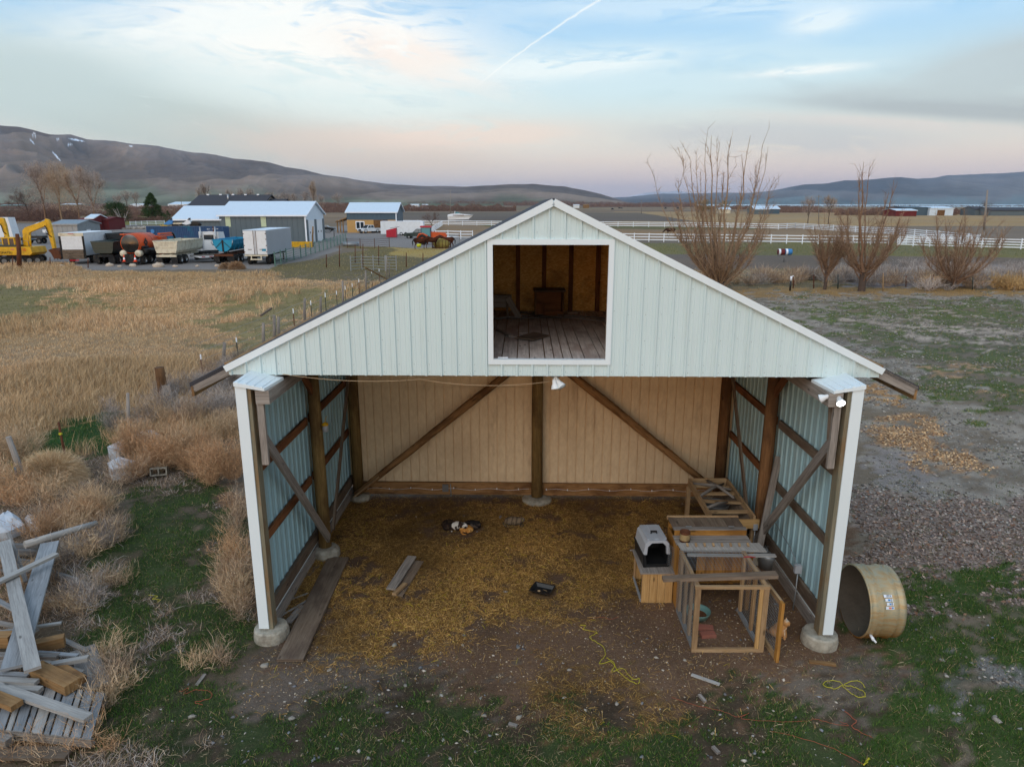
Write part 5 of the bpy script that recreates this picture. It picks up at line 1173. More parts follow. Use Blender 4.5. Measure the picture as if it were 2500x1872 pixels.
# ---- excavator (side on, arm to the right)
def excavator():
    t_ = thing('excavator', 'yellow excavator with its bucket resting beside the white box truck', 'excavator', G(-4, 646))
    R_ = Matrix.Rotation(.42, 3, 'Z'); C_ = Vector((1.9, 1.6, 0))
    for s in (-1, 1):
        q = MB(); n = 20; pts = []
        for i in range(n): 
            a = 2*PI*i/n; pts.append((math.copysign(1.65, math.cos(a))*1+math.cos(a)*.42, .45+.42*math.sin(a)))
        k = q.add([C_+R_ @ Vector((x, s*1.25-.28, z)) for x, z in pts]+[C_+R_ @ Vector((x, s*1.25+.28, z)) for x, z in pts])
        q.face([k+i for i in range(n)]); q.face([k+n+i for i in range(n)][::-1])
        for i in range(n): j = (i+1) % n; q.face([k+j, k+i, k+n+i, k+n+j])
        for i in range(22): x = -1.9+i*.18; p = C_+R_ @ Vector((x, s*1.25, .88)); q.beam(p-R_ @ Vector((0, .3, 0)), p+R_ @ Vector((0, .3, 0)), .08, .05)
        o = q.build('track', M['rubber'], t_)
        q = MB()
        for x in (-1.6, -.8, 0, .8, 1.6): p = C_+R_ @ Vector((x, s*1.25-.3, .42)); q.cyl(p, p+R_ @ Vector((0, .04, 0)), .25, 12)
        q.build('rollers', M['steel'], o)
    M3(t_, 'undercarriage', 'rust', lambda q: q.beam(C_+R_ @ Vector((-1, 0, .55)), C_+R_ @ Vector((1, 0, .55)), 2.0, .5))
    M3(t_, 'engine_house', 'yellow', lambda q: q.prism([(-1.6, .95), (3.6, 1.0), (3.95, 1.3), (3.8, 1.95), (-1.2, 1.95), (-1.7, 1.7)], 'y', .2, 2.9))
    M3(t_, 'deck', 'dark_green', lambda q: q.box(-.6, 2.2, .3, 2.4, 1.955, 2.2)); M3(t_, 'grime_strip', 'rust', lambda q: q.box(-1.5, 3.6, .17, .198, .98, 1.06))
    cb = M3(t_, 'cab', 'yellow', lambda q: [q.box(.6, .72, .35, 1.4, 2.0, 2.95), q.box(1.3, 1.45, .35, 1.4, 2.0, 2.95), q.box(1.95, 2.05, .35, 1.4, 2.0, 2.9), q.box(.55, 2.1, .3, 1.45, 2.90, 3.02)])
    M3(cb, 'window', 'glass', lambda q: q.box(.65, 2.0, .40, 1.35, 2.2, 2.88))
    def lp(q):
        for y_ in (1.5,): q.prism([(2.2, 2.0), (2.75, 2.0), (3.05, 3.5), (5.3, 4.35), (5.15, 4.85), (2.75, 4.1), (2.35, 3.75)], 'y', y_, y_+.45)
    M3(t_, 'boom', 'yellow', lp)
    M3(t_, 'stick', 'yellow', lambda q: q.prism([(4.95, 4.6), (5.15, 5.05), (5.5, 4.95), (5.65, 4.2), (5.75, 1.7), (5.45, 1.6), (5.2, 3.4), (5.0, 4.2)], 'y', 1.55, 1.9))
    M3(t_, 'cylinder', 'chrome', lambda q: [q.cyl((3.3, 1.7, 4.15), (4.4, 1.7, 4.65), .11, 10), q.cyl((4.3, 1.7, 4.6), (5.1, 1.7, 4.95), .05, 8)])
    M3(t_, 'cylinder', 'yellow', lambda q: [q.cyl((3.1, 1.4, 1.9), (3.2, 1.4, 3.2), .1, 10)])
    M3(t_, 'hydraulic_hose', 'rubber', lambda q: q.tube([(5.0, 1.5, 4.3), (5.2, 1.45, 4.0), (5.3, 1.45, 3.3), (5.6, 1.5, 3.0)], .05, 6))
    bk = M3(t_, 'bucket', 'rust', lambda q: [q.prism([(5.2, 1.55), (5.8, 1.75), (6.35, 1.5), (6.6, .9), (6.5, .5), (6.2, .6), (5.75, .55), (5.5, 1.2)], 'y', 1.1, 2.4)])
    M3(bk, 'teeth', 'steel', lambda q: [q.beam((5.7+.25*i*.8, 1.2+.28*i, .56), (5.7+.2*i, 1.2+.28*i, .42), .1, .06) for i in range(5)])
    M3(t_, 'handrail', 'steel', lambda q: q.tube([(3.7, .3, 1.95), (3.6, .3, 2.6), (3.0, .3, 2.65), (2.9, .3, 2.0)], .03, 6))
    letters('KOMATSU', .36, M['black'], t_, (.85, .18, 1.30), (PI/2, 0, 0))
    M3(t_, 'decal', 'sred', lambda q: q.box(1.55, 1.95, .188, .196, 1.62, 1.76)); letters('210', .5, M['orange'], t_, (2.95, .18, 1.62), (PI/2, 0, 0))
    return t_
ex = excavator()
e2 = copy_tree(ex, None, G(-104, 633), 0.0, 'second yellow excavator at the left edge, only its raised arm in view')
ex['group'] = e2['group'] = 'yellow excavators in the yard'
# ---- box truck, seen from its rear left corner; local x forward
def box_truck():
    t_ = veh('box_truck', 'white box truck with a brown folded tail lift', 'truck', 184, 645, PI/2+.12)
    B = M3(t_, 'cargo_box', 'white', lambda q: q.box(0, 7.6, -1.3, 1.3, .95, 3.45))
    M3(t_, 'roof', 'white', lambda q: q.box(-.03, 7.63, -1.32, 1.32, 3.452, 3.50))
    M3(t_, 'rear_frame', 'cream', lambda q: [q.box(-.06, -.002, -1.32, 1.32, 3.15, 3.5)])
    for y in (-1.24, 1.24): M3(t_, 'corner_frame', 'rubber', lambda q: q.box(-.08, -.003, y-.1, y+.1, .6, 3.14))
    M3(t_, 'roller_door', 'white', lambda q: [q.box(-.05, -.004, -1.12, 1.12, 1.65+i*.3, 1.65+i*.3+.285) for i in range(5)])
    M3(t_, 'tail_lift', 'brown_wood', lambda q: [q.box(-.16, -.07, -1.13, 1.13, .58+i*.36, .58+i*.36+.34) for i in range(3)])
    M3(t_, 'clearance_light', 'red', lambda q: q.box(-.09, -.061, -.3, .3, 3.38, 3.43))
    M3(t_, 'tail_light', 'red', lambda q: [q.box(-.1, -.03, -.5, .5, .38, .5)])
    M3(t_, 'chassis', 'rubber', lambda q: q.box(.1, 9.3, -.5, .5, .55, .93))
    cb = M3(t_, 'cab', 'white', lambda q: q.prism([(7.7, .6), (9.9, .6), (9.95, 1.5), (9.0, 1.7), (8.6, 2.5), (7.7, 2.55)], 'y', -1.1, 1.1))
    for x in (1.9, 8.9):
        for y in (-1.12, 1.12): wheel(t_, x, y, .5, .35, y)
box_truck()
# ---- half round / tub dump trailers seen from the rear
def dump_trailer(lab, px, py, rz, mat, L=6.5, w=2.5, zb=1.25, zt=2.55, round_=False, tail=None, frame='rubber', cat='dump trailer', flaps=True):
    t_ = veh('dump_trailer', lab, cat, px, py, rz); n = 9
    sec = []
    if round_:
        for i in range(n): a = PI+PI*i/(n-1); sec.append((w/2*math.cos(a), zt+(zt-zb)*math.sin(a)))
    else: sec = [(-w/2, zt), (-w/2*.86, zb+.3), (-w/2*.72, zb), (w/2*.72, zb), (w/2*.86, zb+.3), (w/2, zt)]
    inner = [(x*.95, z if abs(z-zt) < 1e-6 else z+.06) for x, z in sec]; inner[0] = (sec[0][0]*.95, zt); inner[-1] = (sec[-1][0]*.95, zt)
    q = MB(); k = [q.add([(x0, y, z) for y, z in s]) for x0 in (0, L) for s in (sec, inner)]; m_ = len(sec)
    for i in range(m_-1):
        q.face([k[0]+i, k[0]+i+1, k[2]+i+1, k[2]+i]); q.face([k[1]+i, k[3]+i, k[3]+i+1, k[1]+i+1])
    for e in (0, m_-1): q.face([k[0]+e, k[1]+e, k[3]+e, k[2]+e])
    for kk in (k[2],): q.face([kk+i for i in range(m_)])
    for i in range(m_-1):
        q.face([k[0]+i, k[1]+i, k[1]+i+1, k[0]+i+1])
    for s_ in (-1, 1): q.box(-.02, L+.02, s_*w/2-.06, s_*w/2+.06, zt-.08, zt+.05)
    body = q.build('tub', M[mat], t_)
    q = MB(); q.prism([(y*1.0, z) for y, z in sec], 'x', -.07, -.005); 
    if not round_:
        for z in (zt-.12, (zb+zt)/2, zb+.1): q.box(-.11, -.071, -w/2*.8, w/2*.8, z-.05, z+.05)
    tg = q.build('tailgate', M[tail or mat], t_)
    if round_:
        M3(tg, 'rib', 'rubber', lambda q: q.box(-.12, -.075, -.09, .09, zb+.02, zt)); 
        for a in (-1, 1): M3(tg, 'rib', 'black', lambda q: q.beam((-.1, 0, zt-.1), (-.1, a*w*.36, zb+.45), .05, .05))
        M3(t_, 'rim_rail', 'chrome', lambda q: [q.tube([(-.05, s_*w*.5, zt), (-.3, s_*w*.53, zt-.25), (-.1, s_*w*.46, zt-.6)], .05, 6) for s_ in (-1, 1)])
    for x in (1.0, 2.3, 3.6, 5.0): M3(body, 'side_rib', mat, lambda q: [q.beam((x, s_*w/2, zt-.05), (x, s_*w/2*.76, zb+.15), .09, .09) for s_ in (-1, 1)])
    M3(t_, 'chassis', frame, lambda q: [q.box(-.05, L+.3, -.55, -.35, .85, 1.15), q.box(-.05, L+.3, .35, .55, .85, 1.15), q.box(-.15, 0, -1.1, 1.1, .85, 1.1)])
    for x in (.9, 2.2):
        for y in (-1.05, 1.05): wheel(t_, x, y, .52, .5, y)
    if flaps:
        for y in (-.85, .85): M3(t_, 'mud_flap', 'rubber', lambda q: q.box(-.12, -.08, y-.34, y+.34, .2, .86))
    return t_
dump_trailer('black dump trailer between the box truck and the orange tanker', 257, 646, PI/2+.04, 'dark_green', tail='dark_green')
dump_trailer('cream white dump trailer with rusty tailgate right of the orange tanker', 410, 646, PI/2+.04, 'cream', L=7.5, w=2.7, zt=2.6, frame='cream')
d3 = dump_trailer('bright blue half round trailer next to the white van trailer', 549, 644, PI/2+.02, 'cyan', L=7.5, w=2.3, zb=1.35, zt=2.7, round_=True, tail='cyan', frame='rust')
dump_trailer('dark loaded dump body behind the black trailer', 292, 636, PI/2+.04, 'black', L=4, zb=1.6, zt=3.2)
# ---- orange tank truck
def tanker():
    t_ = veh('tank_truck', 'orange tank truck with a round black rear end and traffic cones', 'tank truck', 324, 647, PI/2-.02)
    q = MB(); q.lathe([(0, -.12), (.7, -.08), (1.02, 0)], (0, 0, 2.35), (1, 0, 0), 36); q.build('tank_end', paint('glossy black', (16, 20, 24), .15, 0, .05, spec=.8), t_)
    q = MB(); q.lathe([(1.02, 0), (1.1, .02), (1.1, 4.2), (.9, 4.4), (0, 4.45)], (0, 0, 2.35), (1, 0, 0), 36); tb = q.build('tank', M['orange'], t_)
    M3(tb, 'seam', 'black', lambda q: [q.lathe([(1.105, x), (1.115, x+.03), (1.105, x+.06)], (0, 0, 2.35), (1, 0, 0), 36) for x in (.0, 2.9)])
    def placard(q):
        y = -1.125; c = (1.3, 2.45); r = .52; 
        for rr, yy, mm in ((r, y, 0), (r*.90, y-.004, 1), (r*.2, y-.008, 2)):
            k = q.add([(c[0]-rr, yy, c[1]), (c[0], yy, c[1]-rr*1.15), (c[0]+rr, yy, c[1]), (c[0], yy, c[1]+rr*1.15)]); q.face([k, k+1, k+2, k+3], None, mm)
    q = MB(); placard(q); q.build('diamond_sign', [M['orange'], M['black'], M['sred']], t_)
    M3(t_, 'catwalk', 'orange', lambda q: q.box(-.1, 4.2, .45, .95, 3.32, 3.45))
    for y in (-.85, .85): M3(t_, 'end_drum', 'cream', lambda q: q.lathe([(0, -.03), (.36, -.02), (.38, .05), (.38, .5), (0, .5)], (-.15, y, 1.28), (1, 0, 0), 22))
    M3(t_, 'side_tank', 'black', lambda q: [q.cyl((.5, -1.1, 1.5), (3.0, -1.1, 1.5), .33, 16), q.cyl((.4, -1.05, 1.95), (1.8, -1.05, 1.95), .12, 10)])
    M3(t_, 'rear_box', 'rubber', lambda q: [q.box(-.5, -.1, -.5, .5, .35, 1.2), q.box(-.6, 0, -.95, .95, .25, .4)])
    M3(t_, 'chassis', 'rubber', lambda q: q.box(-.1, 7, -.5, .5, .75, 1.1))
    M3(t_, 'cab', 'orange', lambda q: q.prism([(4.9, .8), (7.2, .8), (7.3, 1.8), (6.5, 2.0), (6.2, 2.9), (4.9, 2.9)], 'y', -1.1, 1.1))
    M3(t_, 'boom_arm', 'orange', lambda q: [q.box(3.6, 7.4, -1.3, -1.0, 2.95, 3.1), q.box(4.4, 7.2, -1.3, -1.0, 3.18, 3.36)])
    M3(t_, 'intake_hose', 'black', lambda q: q.tube([(7.2, -1.15, 3.3), (7.7, -1.2, 3.2), (8.0, -1.2, 2.7), (8.1, -1.2, 2.2)], .12, 8))
    for x in (.7, 2.0, 6.3):
        for y in (-1.0, 1.0): wheel(t_, x, y, .5, .45, y)
    R_ = t_.matrix_basis
    t_loc = G(324, 647); Rm = Matrix.Rotation(PI/2-.02, 3, 'Z')
    for y, l in ((-.62, 'traffic cone on the right side of the tanker step'), (.62, 'traffic cone on the left side of the tanker step')):
        p = t_loc+Rm @ Vector((-.45, y, .42)); q = MB(); q.box(-.2, .2, -.2, .2, 0, .03); q.lathe([(.16, .03), (.10, .3), (.04, .75), (0, .76)], n=14); q.lathe([(.125, .22), (.085, .45)], n=14, m=1)
        tag(q.build('traffic_cone', [paint('cone orange', (240, 74, 26), .5, 0, .1), M['vinyl']], loc=p), l, 'traffic cone')
tanker()
# ---- flatbed ramp trailer
t_ = veh('flatbed_trailer', 'low flatbed trailer with worn wooden deck and red and white edge tape', 'trailer', 478, 641, PI/2-.75)
M3(t_, 'deck', 'brown_wood', lambda q: [q.box(0, 9, -1.25+i*.36, -1.25+i*.36+.34, .75, .82) for i in range(7)])
M3(t_, 'side_rail', 'vinyl', lambda q: [q.box(-.06, -.01, -1.25, 1.25, .62, .8), q.box(-.06, 9, -1.34, -1.26, .6, .8)])
M3(t_, 'reflective_tape', 'red', lambda q: [q.box(.2+i*.9, .6+i*.9, -1.36, -1.345, .66, .74) for i in range(9)])
for x in (3.5, 4.7):
    for y in (-1.0, 1.0): wheel(t_, x, y, .38, .3, y)
# ---- van trailer
t_ = veh('van_trailer', 'boxy white semi trailer with double doors and ribbed aluminium side', 'trailer', 628, 647, PI/2+.02)
M['alu'] = metalpanel('ribbed aluminium', (176, 182, 190), .4, .2)
def vt(q):
    q.box(0, 9.6, -1.3, 1.3, 1.15, 3.82)
    for i in range(46): q.box(.1+i*.205, .16+i*.205, -1.325, -1.302, 1.3, 3.7)
M3(t_, 'cargo_box', 'alu', vt); M3(t_, 'roof', 'pale_roof', lambda q: q.box(-.02, 9.62, -1.32, 1.32, 3.822, 3.86))
for y in (-.64, .64):
    o = M3(t_, 'rear_door', 'white', lambda q: q.box(-.07, -.005, y-.61, y+.61, 1.2, 3.75))
    M3(o, 'lock_rod', 'rust', lambda q: q.cyl((-.1, y*.22, 1.15), (-.1, y*.22, 3.8), .025, 6)); 
    M3(o, 'latch', 'steel', lambda q: q.box(-.12, -.08, y-.2, y+.2, 1.7, 1.76))
    M3(o, 'door_hinge', 'rust', lambda q: [q.box(-.09, -.071, y*1.92-.05, y*1.92+.05, z, z+.1) for z in (1.4, 2.1, 2.8, 3.4)])
M3(t_, 'placard', 'cyan', lambda q: q.box(-.09, -.075, -1.15, -.7, 1.55, 1.8))
M3(t_, 'bumper', 'cream', lambda q: [q.box(-.1, 0, -1.3, 1.3, .98, 1.13), q.box(-.15, -.05, -.65, .65, .55, .7), q.box(-.12, -.02, -.6, -.5, .6, 1), q.box(-.12, -.02, .5, .6, .6, 1)])
M3(t_, 'chassis', 'rubber', lambda q: q.box(.2, 9.4, -.5, .5, .85, 1.14))
for x in (1.0, 2.3):
    for y in (-1.05, 1.05): wheel(t_, x, y, .5, .45, y, 'rust')
M3(t_, 'support_leg', 'rust', lambda q: [q.box(7.4, 7.55, y-.07, y+.07, 0, 1.1) for y in (-.8, .8)])
# ---- white tractor cab behind the dump trailers
t_ = veh('semi_truck', 'white semi truck cab behind the flatbed trailer', 'truck', 515, 630, PI/2+.1)
M3(t_, 'cab', 'white', lambda q: q.prism([(0, 1.0), (4.4, 1.0), (4.5, 1.9), (2.9, 2.1), (2.3, 3.2), (0, 3.3)], 'y', -1.2, 1.2)); [M3(t_, 'exhaust', 'chrome', lambda q: q.cyl((-.2, y, 1.2), (-.2, y, 3.9), .1, 10)) for y in (-.9, .9)]
M3(t_, 'back_window', 'glass', lambda q: q.box(-.02, -.004, -.6, .6, 2.3, 2.9)); M3(t_, 'chassis', 'rubber', lambda q: q.box(-3, 4.2, -.45, .45, .7, 1.0))
for x in (-2.2, -1.0, 3.4):
    for y in (-1.0, 1.0): wheel(t_, x, y, .5, .4, y)
# ---- shipping container with two snowmobiles on top
def corr(q, x0, x1, y, z0, z1, d=.05, p=.28):
    n = int((x1-x0)/p)
    for i in range(n):
        a = x0+i*(x1-x0)/n; w = (x1-x0)/n
        for (u0, u1, h0, h1) in ((0, .3, 0, 0), (.3, .5, 0, d), (.5, .8, d, d), (.8, 1, d, 0)):
            q.quad((a+u0*w, y+h0, z0), (a+u1*w, y+h1, z0), (a+u1*w, y+h1, z1), (a+u0*w, y+h0, z1))
cD = 112; ca, cb_ = P(357, 560, cD).x, P(544, 560, cD).x
ct = thing('shipping_container', 'long blue corrugated shipping container in front of the grey workshop', 'container', (ca, cD, 0)); CL_ = cb_-ca
m, t, b_ = newmat('faded container blue'); o_ = tc(t); x_, y_, z_ = sep(o_); n = noise(t, o_, .5, 5, .6)
c = mix(t, ((x_-CL_*.25).abs()*-.35).exp()*.0+n.ss(.5, .62)*x_.ss(2.0, 4.0)*x_.ss(8.0, 5.5), lin(48, 76, 112), lin(20, 118, 140)); inp(t, b_.inputs['Base Color'], hsv(t, c, noise(t, o_, 3, 6)*.5+.75)); b_.inputs['Roughness'].default_value = .6; M['cont'] = m
CH = 3.3
M3(ct, 'side_wall', 'cont', lambda q: corr(q, .15, CL_-.15, .02, .15, CH-.12)); M3(ct, 'body', 'cont', lambda q: q.box(.0, CL_, .10, 2.44, .1, CH-.05))
M3(ct, 'frame', 'cont', lambda q: [q.box(0, CL_, -.02, .1, CH-.12, CH), q.box(0, CL_, -.02, .1, 0, .15), q.box(0, .15, -.025, .1, .15, CH-.12), q.box(CL_-.15, CL_, -.025, .1, .15, CH-.12)])
M3(ct, 'corner_post', 'rust', lambda q: q.box(CL_-1.55, CL_-1.4, -.06, -.03, 0, CH))
M3(ct, 'round_patch', 'sblue', lambda q: q.cyl((.95, -.03, CH-.75), (.95, -.01, CH-.75), .3, 20)); M3(ct, 'data_plate', 'vinyl', lambda q: [q.box(CL_*.80, CL_*.86, -.04, -.022, CH-.95, CH-.75), q.box(CL_*.90, CL_*.905, -.04, -.022, CH-1.25, CH-1.05)])
letters('3211 - 1700179', .28, M['vinyl'], ct, (CL_*.865, -.035, CH-.42), (PI/2, 0, 0))
def sled(lab, x, hood, mats):
    s = thing('snowmobile', lab, 'snowmobile', (x, cD+1.1, CH+.01))
    M3(s, 'hood', hood, lambda q: q.prism([(-1.35, .35), (-.9, .62), (-.35, .95), (.0, .75), (.1, .4), (-.6, .22)], 'y', -.42, .42))
    M3(s, 'windscreen', 'glass', lambda q: q.prism([(-.5, .9), (-.2, 1.25), (-.12, 1.22), (-.3, .9)], 'y', -.3, .3))
    M3(s, 'seat', 'black', lambda q: q.prism([(0, .5), (.1, .72), (1.1, .68), (1.2, .5)], 'y', -.2, .2)); M3(s, 'tunnel', mats, lambda q: q.prism([(.0, .3), (0, .5), (1.5, .55), (1.6, .4), (1.2, .3)], 'y', -.28, .28))
    M3(s, 'track', 'rubber', lambda q: q.prism([(-.2, .05), (-.1, .3), (1.4, .32), (1.6, .2), (1.3, 0), (0, 0)], 'y', -.2, .2))
    for y in (-.45, .45): M3(s, 'ski', 'yellow' if hood == 'sblue' else 'steel', lambda q: q.tube([(-1.9, y, .2), (-1.7, y, .03), (-.7, y, .03)], .05, 6))
    M3(s, 'handlebar', 'black', lambda q: q.tube([(-.1, -.35, 1.05), (0, 0, .95), (-.1, .35, 1.05)], .03, 6)); return s
sled('blue and yellow snowmobile on the container, the left one', P(415, 550, cD).x, 'sblue', 'cream'); sled('white and black snowmobile on the container, the right one', P(460, 550, cD).x, 'white', 'black')
# ---- buildings
def gable_building(name, lab, D, px0, px1, depth, y_eave, y_ridge, wall, roof, gable=None, overhang=.35, cat='building', z0=0, parts=None, gw=None):
    x0, x1 = P(px0, 520, D).x, P(px1, 520, D).x; ze = P(0, y_eave, D).z; zr = P(0, y_ridge, D+depth/2).z
    t_ = thing(name, lab, cat, (x0, D, 0)); L = x1-x0
    def wl(q):
        ribbed(q, (0, 0, 0), (1, 0, 0), (0, -1, 0), 0, L, lambda s: [(z0, ze)], pitch=.9, rw=.12, top=.06, h=.04, minor=False)
    M3(t_, 'front_wall', wall, wl); M3(t_, 'back_wall', wall, lambda q: q.box(0, L, depth-.1, depth, z0, ze))
    for xx in (0.0, L-.1): M3(t_, 'end_wall', gable or wall, lambda q: q.prism([(.02, z0), (depth-.12, z0), (depth-.12, ze), (depth/2, zr-.1), (.02, ze)], 'x', xx+.001, xx+.099))
    rf = MB(); o = overhang; sl = (zr-ze)/(depth/2)
    for s in (0, 1):
        ya, yb = ((-o, depth/2) if s == 0 else (depth+o, depth/2)); za = ze-sl*o
        c = [(-o, ya, za), (L+o, ya, za), (L+o, yb, zr), (-o, yb, zr)]; k = rf.add(c+[(x, y, z+.12) for x, y, z in c])
        for f in ((0, 1, 2, 3), (4, 5, 6, 7), (0, 1, 5, 4), (1, 2, 6, 5), (2, 3, 7, 6), (3, 0, 4, 7)): rf.face([k+i for i in f])
    rf.build('roof', M[roof], t_); M3(t_, 'eave_trim', 'vinyl' if roof == 'pale_roof' else roof, lambda q: q.box(-o, L+o, -o-.06, -o-.004, ze-sl*o-.12, ze-sl*o+.12))
    for xx in (L+o,): M3(t_, 'gable_trim', 'vinyl' if roof == 'pale_roof' else roof, lambda q: [q.beam((xx+.04, -o, ze-sl*o+.04), (xx+.04, depth/2, zr+.05), .06, .2), q.beam((xx+.04, depth+o, ze-sl*o+.04), (xx+.04, depth/2, zr+.05), .06, .2)])
    return t_, L, ze, zr
t_, L, ze, zr = gable_building('workshop', 'long grey ribbed workshop with pale blue roof and two white roller doors', 125, 534, 745, 12, 525, 493, 'slate', 'pale_roof', 'pale_roof')
for px in (554, 641):
    x = P(px, 520, 125).x-P(534, 520, 125).x; M3(t_, 'skylight_panel', paint('translucent panel', (196, 206, 170), .5), lambda q: q.box(x-.4, x+.5, -.06, -.045, ze-2.0, ze-.15))
M3(t_, 'corner_trim', 'vinyl', lambda q: q.box(L-.2, L+.05, -.08, -.045, 0, ze-.3))
for y in (1.2, 6.6):
    o = M3(t_, 'roller_door', 'white', lambda q: q.box(L+.002, L+.05, y, y+4.0, 0, 3.9)); M3(o, 'door_window', 'glass', lambda q: [q.box(L+.052, L+.06, y+k_, y+k_+.5, 1.6, 1.95) for k_ in (.8, 2.6)])
M3(t_, 'door_surround', 'slate', lambda q: [q.box(L+.051, L+.1, a, b, 0, 4.0) for a, b in ((.05, 1.15), (5.25, 6.55), (10.65, 11.9))])
t_, L, ze2, zr2 = gable_building('workshop_annex', 'lower left extension of the grey workshop with pale roof', 125.3, 421, 535, 11, 535, 504, 'slate', 'pale_roof', 'slate')
t_, L, ze2, zr2 = gable_building('dark_roofed_house', 'house with a long dark shingle roof behind the workshop', 165, 463, 638, 14, 503, 477, 'grey_wood', 'shingle')
for i in range(5): M3(t_, 'roof_vent', 'vinyl', lambda q: q.box(L*(.12+.18*i)-.25, L*(.12+.18*i)+.25, 6.2, 6.5, zr2+.0, zr2+.28))
M3(t_, 'flue_pipe', 'chrome', lambda q: q.cyl((L*.46, 4.0, zr2-1.6), (L*.46, 4.0, zr2+.2), .2, 10))
t_, L, ze2, zr2 = gable_building('dark_roofed_wing', 'lower dark roofed wing at the right end of the house', 167, 636, 684, 10, 503, 487, 'grey_wood', 'shingle')
D2 = 172; t_, L, ze, zr = gable_building('half_clad_barn', 'blue grey barn with bare sheathing below and a pale roof', D2, 846, 967, 11, 517.5, 495.5, 'slate2', 'pale_roof', 'slate2', z0=0)
zt = P(0, 537, D2).z; f = lambda px: P(px, 520, D2).x-P(846, 520, D2).x
for a, b in ((846, 911), (946, 967)): M3(t_, 'bare_sheathing', 'osb', lambda q: q.box(f(a), f(b), -.09, -.045, 0, zt))
M3(t_, 'doorway', 'dark_wood', lambda q: q.box(f(911), f(946), -.06, -.045, 0, zt)); M3(t_, 'corner_trim', 'vinyl', lambda q: q.box(f(965.5), f(968), -.12, -.091, 0, ze-.3))  # flat dark panel stands in for the shade inside the open doorway
w_ = M3(t_, 'window', 'glass', lambda q: q.box(f(869), f(886), -.12, -.10, P(0, 558, D2).z, P(0, 542, D2).z)); M3(w_, 'frame', 'vinyl', lambda q: [q.box(f(867), f(888), -.15, -.091, z, z+.22) for z in (P(0, 560, D2).z, P(0, 542.5, D2).z)]+[q.box(f(a), f(a)+.18, -.155, -.091, P(0, 559, D2).z, P(0, 541, D2).z) for a in (867, 877, 887)])
pr = M3(t_, 'porch_roof', 'lumber', lambda q: q.prism([(f(818), P(0, 541, D2).z), (-.1, P(0, 531, D2).z), (-.1, P(0, 531, D2).z-.2), (f(818), P(0, 541, D2).z-.2)], 'y', -.3, 8))
for x in (f(822), f(829), f(836)): M3(t_, 'porch_post', 'lumber', lambda q: q.box(x-.12, x+.12, -.1, .15, 0, P(0, 538, D2).z))
def shed(name, lab, D, px0, px1, depth, ye, yr, wall, roof, cat='shed'):
    return gable_building(name, lab, D, px0, px1, depth, ye, yr, wall, roof, cat=cat, overhang=.2)
t_, L, ze, zr = shed('metal_shed', 'small grey metal shed behind the white pickup', 128, 121, 184, 7, 548, 538, 'galv', 'galv')
M3(t_, 'door', 'white', lambda q: q.box(L+.002, L+.05, 2.6, 3.8, 0, 2.2))
shed('red_shed', 'dark red shed behind the white rail fence', 190, 190, 262, 8, 536, 530.5, 'barnred', 'barnred'); shed('small_white_roofed_shed', 'small dark red shed with a bright roof', 186, 207, 226, 6, 533, 524, 'barnred', 'pale_roof')
FB = 'farm buildings far across the flat valley'
far_b = [(2212, 2269, 430, 24, 507, 504.5, 'slate2', 'slate2', 'long blue grey farm building left of the white one'), (2269, 2327, 428, 24, 509, 504, 'pale_roof', 'pale_roof', 'large white farm building with a dark doorway'), (2187, 2238, 400, 14, 514, 510, 'barnred', 'pale_roof', 'low dark shed with pale arched roof'),
         (2418, 2530, 420, 16, 514, 507, 'slate', 'shingle', 'long dark roofed farm building at the right edge'), (2380, 2412, 430, 14, 512, 505, 'slate', 'shingle', 'dark shed left of the long dark roofed building'),
         (1755, 1783, 520, 10, 511, 506, 'cream', 'pale_roof', 'cream hut half hidden by the tall willow'), (1842, 1876, 480, 16, 511, 503, 'slate', 'pale_roof', 'grey barn with pale roof right of the tall willow'), (1877, 1903, 500, 14, 510, 503, 'slate2', 'pale_roof', 'blue grey shed next to the grey barn'),
         (1400, 1414, 1200, 10, 501, 499.5, 'white', 'white', 'tiny white building beyond the barn roof, left one'), (1424, 1438, 1200, 10, 501.5, 499, 'lumber', 'lumber', 'tiny orange brown house beyond the barn roof'), (1002, 1022, 900, 12, 500.8, 498.6, 'white', 'white', 'white building in the far fields above the boat'), (1030, 1044, 900, 12, 501, 499, 'white', 'white', 'small white building in the far fields above the boat'),
         (412, 458, 1200, 60, 499, 493, 'white', 'pale_roof', 'pale arched barn far left of the dark roofed house'), (150, 196, 1500, 40, 499.5, 497, 'teal', 'pale_roof', 'pale green roofed building behind the bare trees'), (0, 46, 1100, 30, 502, 499.5, 'teal', 'teal', 'long low green building at the far left'), (320, 352, 1800, 40, 500, 497.5, 'white', 'white', 'row of low white buildings right of the left pine'),
         (925, 940, 1100, 12, 499.2, 497, 'white', 'white', 'tiny white house above the half clad barn')]
for a, b, D, dp, ye, yr, wl, rf, lab in far_b: gable_building('farm_building', lab, D, a, b, dp, ye, yr, wl, rf)
M3(bpy.data.objects['farm_building.001'], 'doorway', 'dark_wood', lambda q: q.box(P(2288, 520, 428).x-P(2269, 520, 428).x, P(2306, 520, 428).x-P(2269, 520, 428).x, -.2, -.05, 0, 3.2))
